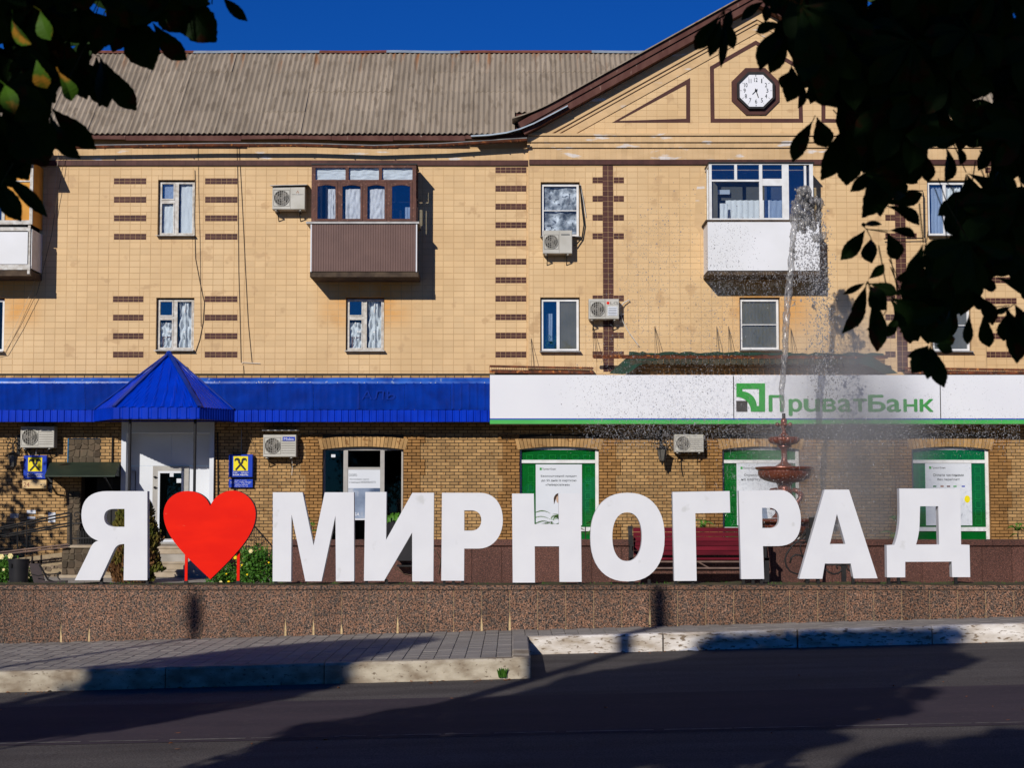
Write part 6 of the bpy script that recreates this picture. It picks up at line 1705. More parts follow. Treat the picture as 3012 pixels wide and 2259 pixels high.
for fx in (1607, 2060):
    x = W(fx/K, 1700, YL)[0]; ztp = W(fx/K, 1400+740/K, YL)[1]
    mb = MB(); mb.box(x-.022, x+.022, YL+.06, YL+.10, ztop+.06, ztp+.15); add('post', mb, M['red'], ht)
    mb = MB(); mb.box(x-.03, x+.03, YL+.05, YL+.11, ztop-.01, ztop+.0595); add('foot', mb, M['black'], ht)
letter('М', 'white letter М standing right of the red heart', [(155,143),(412,143),(508,606),(605,143),(858,143),(860,916),(702,916),(698,345),(577,916),(437,916),(317,335),(313,917),(153,917)], [], 750, 1400, K, (175,850))
letter('И', 'white letter И standing between the М and the first Р', [(957,140),(1140,140),(1137,556),(1365,147),(1552,147),(1547,917),(1364,916),(1363,492),(1120,912),(945,912)], [], 750, 1400, K, (965,1138,1440,1530))
r1 = [(1622,147),(1960,148)] + bez((1960,148),(2080,150),(2150,250),(2150,385)) + bez((2150,385),(2150,520),(2070,630),(1940,632)) + [(1815,632),(1813,911),(1616,910)]
r1h = [(1815,300),(1880,300)] + bez((1880,300),(1940,302),(1963,340),(1963,385)) + bez((1963,385),(1963,435),(1935,474),(1880,476)) + [(1815,476)]
letter('Р', 'white letter Р with plain joint in its stem, between the И and the Н', r1, [r1h], 750, 1400, K, (1640,1720,1800))
letter('Н', 'white letter Н standing in front of the fern left of the О', [(18,154),(207,154),(213,420),(425,420),(420,152),(613,152),(622,921),(430,921),(427,612),(215,612),(217,927),(24,927)], [], 1500, 1400, K, (35,608))
def sup(cx_, cy_, a_, b_, e=2.25, n=44): return [(cx_+a_*abs(math.cos(t_))**(2/e)*(1 if math.cos(t_) > 0 else -1), cy_+b_*abs(math.sin(t_))**(2/e)*(1 if math.sin(t_) > 0 else -1)) for t_ in [2*math.pi*i/n for i in range(n)]]
letter('О', 'white letter О in front of the left end of the red bench', sup(1019.5,532,322,385,2.3), [sup(1016,529,128,212,2.25)], 1500, 1400, K, (1055,1210))
letter('Г', 'white letter Г standing in front of the middle of the red bench', [(1410,140),(1905,132),(1911,320),(1608,325),(1620,912),(1425,913)], [], 1500, 1400, K, (1440,1590))
K4 = 3.568
p2 = [(1045,515),(1045+435,505)] + bez((1480,505),(1610,505),(1695,650),(1698,815)) + bez((1698,815),(1700,1000),(1620,1090),(1460,1095)) + [(1300,1096),(1312,1440),(1072,1442)]
p2h = [(1290,693),(1370,693)] + bez((1370,693),(1440,695),(1470,750),(1468,805)) + bez((1468,805),(1468,870),(1440,900),(1385,905)) + [(1293,905)]
letter('Р', 'white letter Р hiding the fountain foot, between the Г and the А', p2, [p2h], 1880, 1300, K4, (1100,1200,1290))
K8 = 2.903
letter('А', 'white letter А standing between the second Р and the Д', [(510,118),(718,118),(962,876),(757,877),(733,750),(512,750),(490,880),(292,880)], [[(615,325),(555,583),(688,583)]], 2250, 1400, K8, (365,462,760))
dd_ = [(1147,108),(1668,110),(1675,588),(1747,590),(1753,866),(1600,866),(1595,733),(1198,735),(1198,868),(1043,868),(1040,593),(1105,590)] + bez((1105,590),(1140,500),(1152,400),(1150,300))
ddh = [(1325,260),(1480,260),(1488,588),(1290,588)] + bez((1290,588),(1312,520),(1322,450),(1322,360))
letter('Д', 'white letter Д standing last at the right end of the wall', dd_, [ddh], 2250, 1400, K8, (1065,1150,1640))

# ================================================================ red bench
def bench():
    Yb = 33.9
    t = thing('park_bench', 'long bench with maroon plank back and black side frames behind the О and the Г', 'bench', (W(2030,1690,Yb)[0], Yb+.3, GZ))
    x0, x1 = W(1868,1600,Yb)[0], W(2245,1600,Yb)[0]
    zt_, zb_ = W(2000,1552,Yb+.5)[1], W(2000,1634,Yb+.25)[1]
    zs_ = W(2000,1640,Yb)[1]
    n = 6
    for i in range(n):
        za = zb_+(zt_-zb_)*(i+.05)/n; zc_ = zb_+(zt_-zb_)*(i+.95)/n; ya = Yb+.36+.16*i/n; yb = Yb+.36+.16*(i+.9)/n
        mb = MB(); mb.add([(x0,ya,za),(x1,ya,za),(x1,yb,zc_),(x0,yb,zc_),(x0,ya+.03,za),(x1,ya+.03,za),(x1,yb+.03,zc_),(x0,yb+.03,zc_)], [(0,1,2,3),(7,6,5,4),(0,4,5,1),(1,5,6,2),(2,6,7,3),(3,7,4,0)])
        add('back_slat', mb, M['maroon'], t)
    for i in range(5):
        y = Yb-.05+.085*i; mb = MB(); mb.box(x0, x1, y, y+.075, zs_-.045+i*-.004, zs_-.005+i*-.004); add('seat_slat', mb, M['maroon'], t)
    mb = MB(); zz = W(2000,1653,Yb)[1]; z2 = W(2000,1672,Yb)[1]
    mb.tube([(x0+.03,Yb,zz),(x1-.03,Yb,zz)], .018, 8); mb.tube([(x0+.03,Yb,z2),(x1-.03,Yb,z2)], .02, 8)
    xm = W(2053,1650,Yb)[0]; xm2 = W(2087,1672,Yb)[0]; mb.tube([(xm,Yb,zz),(xm2,Yb,z2)], .014, 6); mb.tube([(xm-1.0,Yb,zz),(xm-1.28,Yb,z2)], .014, 6)
    mb.tube([(x0+.03,Yb+.4,z2),(x1-.03,Yb+.4,z2)], .018, 6)
    add('rail', mb, M['benchsteel'], t)
    for x in (x0-.06, x1+.06):
        mb = MB()
        mb.box(x-.045, x+.045, Yb+.30, Yb+.37, GZ, zt_-.16); mb.box(x-.045, x+.045, Yb-.06, Yb+.0, GZ, zs_-.01)
        mb.box(x-.044, x+.044, Yb-.06, Yb+.4, zs_-.06, zs_-.012); mb.bar((x,Yb+.34,zs_),(x,Yb+.52,zt_+.02),.085,.05)
        mb.tube([(x-.045,Yb+.52,zt_-.005),(x+.05,Yb+.52,zt_-.005)], .04, 10)
        mb.box(x-.05, x+.03, Yb-.07, Yb+.36, zs_+.22, zs_+.26); mb.box(x-.044, x-.004, Yb-.065, Yb-.02, zs_+.0, zs_+.219)
        add('leg', mb, M['black'], t)
bench()
# scrolled black ironwork on a stand right of it
def scrolls():
    Y = 33.6; P = lambda x, y: W3(1880+x/K4, 1300+y/K4, Y)
    t = thing('iron_scroll_stand', 'black wrought iron stand with large scrolls behind the second Р and the А', 'ironwork', W3(2370,1712,Y))
    mb = MB(); mb.bar(P(1815,795), P(1822,905), .12, .12); mb.bar(P(1775,905), P(1768,1050), .09, .05); add('post_block', mb, M['black'], t)
    sp = [P(*p) for p in ((1760,960),(1700,1010),(1600,1100),(1545,1180),(1530,1240),(1545,1310),(1590,1365),(1650,1388),(1700,1385))]
    s2 = [P(*p) for p in ((1740,1060),(1700,1075),(1688,1110),(1695,1150),(1715,1190),(1745,1215))]
    s3 = [P(*p) for p in ((1580,1275),(1600,1215),(1640,1185),(1690,1190),(1725,1215))]
    s4 = [P(*p) for p in ((1955,1335),(1990,1370),(2040,1390),(2090,1380),(2125,1350),(2125,1310),(2095,1290),(2070,1310),(2085,1335))]
    s5 = [P(*p) for p in ((2175,1300),(2190,1340),(2230,1370),(2280,1378))]
    mb = MB(); 
    for s in (sp, s3, s4, s5): mb.tube(s, .018, 6)
    for s in (s2,): mb.tube(s, .013, 6)
    mb.bar(P(1580,1053), P(1790,1053), .03, .03); add('scroll', mb, M['black'], t, smooth=True)
    mb = MB(); mb.bar(P(2145,1290), P(2150,1560), .09, .05); mb.bar(P(1775,1050), P(1775,1560), .05, .05); mb.bar(P(1960,1290), P(2260,1290), .05, .03); add('leg', mb, M['black'], t)
scrolls()

# ================================================================ fountain
YFo = 37.6
def fountain():
    k = 2.903; q = lambda x, y: W(2250+x/k, 1080+y/k, YFo); q4 = lambda x, y: W(1880+x/K4, 1300+y/K4, YFo)
    cx_ = W(2307, 1370, YFo)[0]; U = YFo/F
    t = thing('fountain', 'tiered copper coloured fountain with fluted bowls and a finial nozzle', 'fountain', (cx_, YFo, GZ))
    Z = lambda py: W(2307, py, YFo)[1]
    def L(name, prof, n=32, **kw):
        mb = MB(); mb.lathe(cx_, YFo, [(r*U, Z(py)) for r, py in prof], n, **kw); return add(name, mb, M['copper'], t, smooth=True, angle=50)
    nz = MB(); nz.lathe(cx_, YFo, [(4.5*U, Z(1216)), (5.2*U, Z(1218)), (5*U, Z(1229)), (6*U, Z(1231))], 12); add('nozzle', nz, M['black'], t, smooth=True, angle=50)
    L('finial', [(6,1231),(9,1236),(10,1242),(8,1247),(9,1251),(10,1256),(7,1262),(5,1268),(6,1272),(8,1276),(14,1279),(15,1283)], 16)
    mb = MB()
    for an in range(4):
        a = math.pi/2*an + .0; mb.ball((cx_+19*U*math.cos(a), YFo+19*U*math.sin(a), Z(1249)), 6.5*U, 10, 8); mb.tube([(cx_,YFo,Z(1249)),(cx_+19*U*math.cos(a),YFo+19*U*math.sin(a),Z(1249))], 3*U, 6)
    add('ball_spout', mb, M['copper'], t, smooth=True)
    L('upper_bowl', [(14,1284),(40,1286),(44,1288),(45,1292),(44,1298),(38,1304),(26,1308),(18,1310)], 72, flute=.035, fl_n=18)
    L('upper_stem', [(20,1310),(21,1314),(13,1319),(9.5,1323),(9,1330),(8,1338),(8.5,1350),(10,1358),(15,1364),(25,1370),(30,1373)], 24)
    L('bowl_rim', [(30,1374),(70,1373),(84,1374),(85,1377),(83,1381),(76,1384)], 48)
    L('main_bowl', [(76,1384),(76,1388),(75,1398),(70,1406),(58,1413),(42,1418),(25,1421)], 96, flute=.018, fl_n=32)
    L('pedestal', [(25,1421),(22,1424),(20,1432),(21,1438),(24,1442),(24,1447),(22,1452),(26,1460),(34,1470),(30,1490),(28,1510),(40,1524)], 24)
    for s in (-1, 1):
        mb = MB(); pts = [(cx_+s*22*U,YFo-.05,Z(1440)),(cx_+s*38*U,YFo-.05,Z(1445)),(cx_+s*48*U,YFo-.05,Z(1456)),(cx_+s*44*U,YFo-.05,Z(1468)),(cx_+s*34*U,YFo-.05,Z(1478)),(cx_+s*38*U,YFo-.05,Z(1500))]
        mb.tube(pts, [6*U,9*U,8*U,7*U,9*U,7*U], 8); mb.ball((cx_+s*46*U,YFo-.05,Z(1458)), 8*U, 8, 6); add('dolphin_scroll', mb, M['copper'], t, smooth=True)
    L('lower_rim', [(40,1526),(82,1526),(90,1529),(90,1534),(84,1538),(70,1541)], 48)
    L('lower_bowl', [(70,1541),(72,1552),(62,1570),(40,1580),(30,1590),(28,1640),(60,1700),(62,1722)], 96, flute=.02, fl_n=24)
    return cx_
fcx = fountain()
# pool rim round its foot
mb = MB(); n = 40; 
for i in range(n):
    a0, a1 = 2*math.pi*i/n, 2*math.pi*(i+.97)/n; r0, r1 = 1.7, 1.95
    P = []
    for z in (GZ-.05, GZ+.35):
        for (a, r_) in ((a0,r1),(a1,r1),(a1,r0),(a0,r0)): P.append((fcx+r_*math.cos(a), YFo+r_*math.sin(a)*.9, z))
    mb.add(P, [(4,5,6,7),(0,1,5,4),(1,2,6,5),(2,3,7,6),(3,0,4,7)])
add('pool_rim', mb, M['granitered'], label='round granite pool rim at the foot of the fountain', cat='pool rim')
mb = MB(); mb.lathe(fcx, YFo, [(.01, GZ+.22), (1.7, GZ+.22)], 40); add('pool_water', mb, M['glassdark'], kind='structure')

# ================================================================ water in the air
random.seed(44)
def jet():
    # rising trunk then a broken crown of water that falls back
    pts = [(2303,1214),(2301,1180),(2298,1140),(2306,1080),(2308,1030),(2311,980),(2313,930),(2318,880),(2322,830),(2326,790),(2330,740),(2332,700),(2337,660),(2342,630),(2350,600),(2362,575)]
    wid = [7,9,10,11,11,12,12,13,13,13,11,11,14,20,26,30]
    mb = MB(); n = 16; P = []; m = 140
    def at(t_):
        f = t_*(len(pts)-1); i = min(int(f), len(pts)-2); u = f-i
        return (pts[i][0]*(1-u)+pts[i+1][0]*u, pts[i][1]*(1-u)+pts[i+1][1]*u, wid[i]*(1-u)+wid[i+1]*u)
    for j in range(m+1):
        px_, py_, w = at(j/m); c = Vector(W3(px_, py_, YFo)); w *= YFo/F*.78
        for k_ in range(n):
            a = 2*math.pi*k_/n; s = 1+.55*noise.noise(Vector((math.cos(a)*1.2, math.sin(a)*1.2, j*.22)))+.25*noise.noise(Vector((math.cos(a)*3, math.sin(a)*3, j*.6)))
            wob = .03*noise.noise(Vector((j*.15, 0, 3)))*min(1, j/40)
            P.append((c.x+wob+w*s*math.cos(a), c.y+w*s*math.sin(a), c.z))
    mb.add(P, [(j*n+k_, j*n+(k_+1) % n, (j+1)*n+(k_+1) % n, (j+1)*n+k_) for j in range(m) for k_ in range(n)])
    t = thing('water_jet', 'tall grey jet of water rising from the fountain nozzle past the white balcony', 'water jet', W3(2303,1214,YFo))
    add('column', mb, M['jet'], t, smooth=True)
    # crown: lumpy sheets
    mb = MB()
    for i in range(115):
        u = random.random()
        px_ = 2350+42*math.sin(u*3.0)+random.gauss(0,14); py_ = 556+random.random()**1.3*120
        if px_ > 2385: py_ += 30
        c = Vector(W3(px_, py_, YFo+random.uniform(-.3,.3))); r_ = random.uniform(.02,.075)
        nn, mm = 8, 6; V = []
        for a in range(mm+1):
            for b in range(nn):
                th, ph = math.pi*a/mm, 2*math.pi*b/nn; d_ = Vector((math.sin(th)*math.cos(ph), math.sin(th)*math.sin(ph), math.cos(th)*1.5))
                V.append(tuple(c+d_*r_*(1+.6*noise.noise(d_*2.2+c*3))))
        mb.add(V, [(a*nn+b, a*nn+(b+1) % nn, (a+1)*nn+(b+1) % nn, (a+1)*nn+b) for a in range(mm) for b in range(nn)])
    add('crown', mb, M['jet'], t, smooth=True)
    # ragged strings of falling water
    mb = MB()
    for (a, b, k_) in (((2405,590),(2420,690),6),((2418,680),(2432,800),6),((2428,790),(2436,900),5),((2330,700),(2338,830),4),((2335,800),(2330,900),3),((2436,880),(2450,960),5),((2390,850),(2395,930),4)):
        for _ in range(k_):
            u0 = random.random()*.7; u1 = u0+random.uniform(.12,.3); p = []
            for s in range(7):
                u = u0+(u1-u0)*s/6; p.append(W3(a[0]+(b[0]-a[0])*u+random.gauss(0,4), a[1]+(b[1]-a[1])*u, YFo+random.uniform(-.05,.05)))
            mb.tube(p, [random.uniform(.006,.028) for _ in p], 6)
    add('water_string', mb, M['jet'], t, smooth=True, kind='stuff')
jet()
def drops(name, n, gen, rmin, rmax, mt, label):
    mb = MB()
    for _ in range(n):
        px_, py_, dy = gen(); c = W3(px_, py_, YFo+dy); r_ = random.uniform(rmin, rmax)*(1 if random.random() < .93 else 1.8); h = r_*random.uniform(1,1.9)
        V = [(c[0]+r_,c[1],c[2]),(c[0],c[1]+r_,c[2]),(c[0]-r_,c[1],c[2]),(c[0],c[1]-r_,c[2]),(c[0],c[1],c[2]+h),(c[0],c[1],c[2]-h)]
        mb.add(V, [(0,1,4),(1,2,4),(2,3,4),(3,0,4),(1,0,5),(2,1,5),(3,2,5),(0,3,5)])
    return add(name, mb, M[mt], kind='stuff', label=label, cat='spray')
ga = random.gauss
def g_near():       # dense curtain right of the jet
    t_ = random.random(); return (2395+t_*35+ga(0,24), 620+t_*560+ga(0,20), ga(0,.3))
def g_balc(): return (random.uniform(2338,2415), random.uniform(640,830), ga(0,.3))
def g_left():       # arc falling to the left
    t_ = random.random()**.8; return (2160-t_*120+ga(0,30+60*t_), 640+t_*640+ga(0,30), ga(0,.8))
def g_far():
    t_ = random.random(); return (1960-t_*170+ga(0,50+30*t_), 620+t_*640+ga(0,50), ga(0,.8))
def g_band(): return (random.triangular(1640,2300,1950), random.uniform(1100,1320), ga(0,1))
def g_bandr(): return (random.triangular(2300,3060,2500), random.uniform(1090,1340), ga(0,1))
def g_shade(): return (random.uniform(1720,3000), random.gauss(1270,28), ga(0,1))
def g_low(): return (random.triangular(2050,2700,2330), random.uniform(1330,1590), ga(0,1))
def g_under(): return (random.uniform(2090,2440), random.uniform(795,870), ga(0,.6))
drops('water_drops', 1500, g_near, .006, .017, 'drop', 'dark ragged drops falling right of the jet')
drops('water_drops', 700, g_balc, .006, .016, 'drop', 'coarse drops in front of the right end of the white balcony parapet')
drops('water_drops', 2600, g_left, .004, .0085, 'drop', 'drops falling in an arc over the left of the white balcony')
drops('water_drops', 2600, g_far, .004, .0085, 'drop', 'scattered drops over the tiled wall left of the white balcony')
drops('fine_spray', 2600, g_band, .0025, .006, 'droplight', 'fine spray drifting over the left of the white sign')
drops('fine_spray', 2000, g_bandr, .0025, .006, 'droplight', 'fine spray drifting over the right of the white sign')
drops('fine_spray', 6000, g_shade, .003, .0075, 'droplight', 'glittering spray against the shade under the white sign')
drops('fine_spray', 3200, g_low, .003, .007, 'droplight', 'fine spray falling round the fountain bowls')
drops('fine_spray', 1400, g_under, .003, .0075, 'droplight', 'glittering spray under the white balcony')
def g_streak(): return None
mb = MB()
for i in range(260):
    px_, py_ = random.triangular(2080,2560,2330), random.uniform(1240,1560); l = random.uniform(.03,.13); c = W3(px_, py_, YFo+ga(0,.6)); w = .0022
    mb.add([(c[0]-w,c[1],c[2]),(c[0]+w,c[1],c[2]),(c[0]+w+.01,c[1],c[2]-l),(c[0]-w+.01,c[1],c[2]-l)], [(0,1,2,3)])
add('spray_streaks', mb, M['droplight'], kind='stuff', label='thin streaks of falling water in front of the shop windows', cat='spray')
# mist: closed lumps of thin volume
def mist(name, c, rad, dens, label, noisy=2.0):
    bpy.ops.mesh.primitive_ico_sphere_add(subdivisions=3, radius=1, location=(0,0,0)); o = bpy.context.object; o.name = name; o.data.name = name
    o.location = c; o.scale = rad; ORG[o.name] = Vector(c)
    m = bpy.data.materials.new(name); m.use_nodes = True; nt = m.node_tree; N = nt.nodes; L = nt.links; N.clear()
    out = N.new('ShaderNodeOutputMaterial'); v = N.new('ShaderNodeVolumePrincipled'); v.inputs['Color'].default_value = (.95,.93,.92,1); v.inputs['Anisotropy'].default_value = 0.0
    tc = N.new('ShaderNodeTexCoord'); ln = N.new('ShaderNodeVectorMath'); ln.operation = 'LENGTH'; L.new(tc.outputs['Object'], ln.inputs[0])
    mr = N.new('ShaderNodeMapRange'); mr.interpolation_type = 'SMOOTHSTEP'; mr.inputs[1].default_value = .15; mr.inputs[2].default_value = 1.0; mr.inputs[3].default_value = 1.0; mr.inputs[4].default_value = 0.0; L.new(ln.outputs['Value'], mr.inputs[0])
    nz = N.new('ShaderNodeTexNoise'); nz.inputs['Scale'].default_value = noisy; nz.inputs['Detail'].default_value = 2; L.new(tc.outputs['Object'], nz.inputs['Vector'])
    r2 = N.new('ShaderNodeMapRange'); r2.inputs[1].default_value = .38; r2.inputs[2].default_value = .62; r2.inputs[3].default_value = .25; r2.inputs[4].default_value = 1.0; L.new(nz.outputs[0], r2.inputs[0])
    m1 = N.new('ShaderNodeMath'); m1.operation = 'MULTIPLY'; L.new(mr.outputs[0], m1.inputs[0]); L.new(r2.outputs[0], m1.inputs[1])
    m2 = N.new('ShaderNodeMath'); m2.operation = 'MULTIPLY'; m2.inputs[1].default_value = dens; L.new(m1.outputs[0], m2.inputs[0]); L.new(m2.outputs[0], v.inputs['Density']); L.new(v.outputs[0], out.inputs['Volume'])
    o.data.materials.append(m); tag(o, label, 'mist', None, 'stuff'); return o
mist('mist', W3(2460,1330,YFo), (2.7,.9,3.4), 1.55, 'pale mist drifting down right of the fountain')
mist('mist', W3(2490,1090,YFo), (2.2,.8,2.4), .9, 'thinner mist over the right of the white sign')
# ================================================================ left corner: ramp, rails, stone walls, bin, small bench
YR1 = 39.4
t = thing('access_ramp', 'rough stone access ramp rising to the side door behind the bin and small bench', 'ramp', W3(60,1712,YR1))
def R_(x, y, Y=YR1): return W(x, y, Y)
mb = MB(); a, b = R_(-150,1668), R_(182,1626); c, d = R_(182,1722), R_(-150,1722)
mb.prism([d, c, b, a], YR1, YR1+1.3); add('ramp_body', mb, M['rubblejoint'], t)
# flat field stones set on the ramp face
rnd = random.Random(6)
for i in range(10):
    for j in range(3):
        x0 = 70+i*12+rnd.uniform(-2,2); y0 = 1650-(i*1.4)+j*22+rnd.uniform(-3,3)
        if y0 < 1646-(x0-70)*.15: y0 += 6
        if y0 > 1712: continue
        cx, cz = R_(x0, y0+8); s = .05+rnd.random()*.03; n = 7
        q = [(cx+s*rnd.uniform(.8,1.2)*math.cos(2*math.pi*k/n), cz+s*.8*rnd.uniform(.8,1.2)*math.sin(2*math.pi*k/n)) for k in range(n)]
        mb = MB(); mb.prism(q, YR1-.015, YR1+.01); add('stone', mb, M['rubble'], t)
r0 = rect(182,1604,262,1700, 38.9); pil = thing('stone_pillar', 'squat dark rubble stone pillar at the top of the ramp left of the Я', 'pillar', ((r0[0]+r0[1])/2, 39, GZ))
mb = MB(); mb.box(r0[0], r0[1]+.5, 38.95, 39.8, GZ-.02, r0[3]-.06); add('pillar_core', mb, M['rubblejoint'], pil)
rubble((r0[0], r0[1]+.35, W(200,1692,38.9)[1], r0[3]-.07), 38.9, M['rubbledark'], 'stone_face', pil, .15, 12, 'darkjoint', fill=.96)
mb = MB(); mb.box(r0[0]-.03, r0[1]+.55, 38.86, 39.85, r0[3]-.059, r0[3]); add('cap_slab', mb, M['step'], pil)
mb = MB(); mb.box(r0[0]-.03, r0[1]+.9, 38.80, 39.85, W(200,1699,38.8)[1]-.03, W(200,1692,38.8)[1]); add('base_ledge', mb, M['step'], pil)
mb = MB(); mb.box(r0[0]+.1, r0[1]+.9, 38.84, 39.85, GZ-.02, W(200,1699,38.8)[1]-.031); add('base', mb, M['rubbledark'], pil)
t = thing('ramp_railing', 'black double pipe railing climbing along the ramp to the stone pillar', 'railing', W3(100,1640,38.85))
k = 6.38
def Q(x, y, Y=38.9): return W3(x/k, 1480+y/k, Y)
for (a, b) in (((-300,530),(1300,180)), ((-300,560),(1310,240)), ((-300,670),(1300,375)), ((-300,700),(1300,425))):
    mb = MB(); mb.tube([Q(*a), Q(*b)], .022, 6); add('rail', mb, M['black'], t)
for (a, b) in (((-300,960),(1280,775)), ((-300,1000),(1280,825))):
    mb = MB(); mb.tube([Q(a[0],a[1],38.8), Q(b[0],b[1],38.8)], .018, 6); add('rail', mb, M['benchsteel'], t)
for x, y0, y1 in ((330,395,1000),(500,350,980),(1330,180,790),(-100,470,1050)):
    mb = MB(); mb.tube([Q(x,y0), Q(x,y1)], .03 if x > 1000 else .02, 6); add('post', mb, M['black'], t)
mb = MB()
for (cx_, cy_, s) in ((1440,230,1),(1470,330,-1)):
    c = Q(cx_, cy_); mb.tube(spiral(c[0], c[2], .09, .02, 0, s*6, 38.9), .012, 5)
mb.bar(Q(1330,670), Q(2000,640), .03, .03); mb.bar(Q(1330,390), Q(1560,370), .03, .03)
for i in range(16):
    x = 1450+i*30; mb.bar(Q(x,520-(i%2)*60), Q(x,780), .012)
add('ornamental_panel', mb, M['black'], t)
# lattice rail at the right of the steps
t = thing('stair_railing', 'black wrought iron stair railing with lattice infill right of the steps', 'railing', W3(700,1700,38.6))
k2 = 7.373; q2 = lambda x, y: W3(600+x/k2, 1540+y/k2, 38.7)
mb = MB(); mb.tube([q2(600,-250), q2(1110,75), q2(1560,590), q2(1560,950)], .018, 6); mb.tube([q2(900,480), q2(1520,700)], .012, 5); add('rail', mb, M['black'], t)
mb = MB(); rnd = random.Random(2)
for i in range(22):
    x = 780+i*36; y0 = 75+(x-1110)*1.08 if x > 1110 else 75-(1110-x)*.5
    mb.bar(q2(x, y0), q2(x, 1150), .010)
for i in range(46):
    x = rnd.uniform(820,1500); y0 = max(75+(x-1110)*1.08, 130) if x > 1110 else 200; c = q2(x, y0+rnd.uniform(30,650)); mb.tube(spiral(c[0], c[2], .035, .012, rnd.uniform(0,6), rnd.uniform(6,12), 38.7, 8), .007, 4)
add('lattice', mb, M['black'], t)
mb = MB(); mb.prism([ (W(538,1722,38.7)[0], GZ), (W(800,1722,38.7)[0], GZ), (W(800,1700,38.7)[0], W(800,1700,38.7)[1]), (W(560,1640,38.7)[0], W(560,1648,38.7)[1]), (W(538,1640,38.7)[0], W(538,1665,38.7)[1])], 38.75, 39.1); add('stair_wall', mb, M['concrete'], t)
# bin
Yb = 32.0; bx, _ = W(55, 1680, Yb); zt_ = W(55,1645,Yb)[1]
t = thing('litter_bin', 'dark tapered litter bin with a mottled side at the left end of the wall', 'bin', (bx, Yb, GZ)); rr = 30/F*Yb
mb = MB(); mb.lathe(bx, Yb, [(rr*.80, GZ), (rr*.82, GZ+.02), (rr*.99, zt_-.02), (rr*1.03, zt_-.02), (rr*1.03, zt_), (rr*.93, zt_), (rr*.9, zt_-.1), (rr*.75, GZ+.05)], 28); add('bin_body', mb, M['bin'], t, smooth=True, angle=40)
mb = MB(); mb.tube([(bx-.09,Yb-rr*.97,zt_-.08),(bx-.09,Yb-rr*.99,zt_-.15)], .02, 6); add('bin_handle', mb, M['black'], t)
# small black slatted bench seen from the side
t = thing('garden_bench', 'small black slatted bench seen end on between the bin and the Я', 'bench', W3(140,1722,33.5)); Yg = 33.5
kg = 6.38; g = lambda x, y, Y=Yg: W3(x/kg, 1480+y/kg, Y)
for i in range(9):
    v = i/8; a = g(550+v*90, 1160+v*340, Yg+.35-.2*v); b = g(745+v*110, 1165+v*330, Yg+.35-.2*v); mb = MB(); mb.bar(a, b, .03, .05); add('back_slat', mb, M['blackwood'], t)
for i in range(5):
    mb = MB(); mb.bar(g(850+i*6, 1475+i*14, Yg+.1-.1*i), g(1270-i*3, 1465+i*12, Yg+.1-.1*i), .03, .02); add('seat_slat', mb, M['blackwood'], t)
mb = MB(); mb.tube([g(740,1160), g(790,1240), g(830,1320), g(900,1440), g(1060,1500), g(1270,1470)], .02, 6); mb.tube([g(830,1310), g(880,1340), g(1000,1335), g(1120,1315)], .012, 5); mb.tube([g(1120,1315), g(1075,1345), g(1085,1400), g(1130,1450)], .012, 5)
mb.ball(g(1120,1315), .03, 8, 6); mb.tube([g(870,1470), g(860,1720)], .015, 5); mb.tube([g(1180,1490), g(1190,1720)], .015, 5); mb.tube([g(600,1340), g(720,1370), g(880,1330)], .010, 5)
mb.tube([g(880,1340), g(925,1370), g(910,1410), g(870,1400)], .010, 5); add('side_frame', mb, M['black'], t)

# grey junction box behind the И, vents
Y = YP-.2; r = rect(1168,1540,1212,1650, YP-.35)
t = thing('utility_box', 'dark grey metal utility box mounted on the planter wall seen through the И', 'box', ((r[0]+r[1])/2, YP-.2, r[2]))
mb = MB(); mb.box(r[0], r[1], YP-.35, YP-.003, r[2], r[3]); add('box_body', mb, M['bin'], t)
mb = MB(); mb.box(r[0]-.02, r[1]+.02, YP-.37, YP-.003, r[3]+.0005, r[3]+.02); mb.box(r[0]-.01, r[1]+.01, YP-.36, YP-.003, r[2]-.12, r[2]-.09); add('box_lid', mb, M['black'], t)
wire('cable', [(1150,1660),(1165,1672),(1190,1688),(1212,1694)], YP-.03, .008, 'black cable drooping on the planter wall behind the И', group='cables on the planter wall')
wire('cable', [(1262,1606),(1285,1625),(1296,1650),(1290,1690)], YP-.03, .008, 'black cable on the planter wall between the И and the first Р', group='cables on the planter wall')
# scrap of cut trunk behind the А
# ================================================================ plants
def leaf_clump(mb, c, n, rad, s, rnd, flat=1.0, up=.3):
    for _ in range(n):
        d_ = Vector((rnd.gauss(0,1), rnd.gauss(0,1), rnd.gauss(0,1)*flat)); d_.normalize(); r_ = rnd.random()**.45
        p = Vector(c) + Vector((d_.x*rad[0], d_.y*rad[1], d_.z*rad[2]))*r_
        a = Vector((rnd.gauss(0,1), rnd.gauss(0,1), rnd.gauss(0,1)+up)).normalized(); b = a.cross(Vector((rnd.gauss(0,1), rnd.gauss(0,1), rnd.gauss(0,1)))).normalized(); ss = s*rnd.uniform(.6,1.3)
        mb.tint = rnd.random()
        mb.add([tuple(p-a*ss), tuple(p+b*ss*.5-a*ss*.2), tuple(p+b*ss*.42+a*ss*.4), tuple(p+a*ss), tuple(p-b*ss*.42+a*ss*.4), tuple(p-b*ss*.5-a*ss*.2)], [(0,1,2,3),(0,3,4,5)])
rnd = random.Random(20)
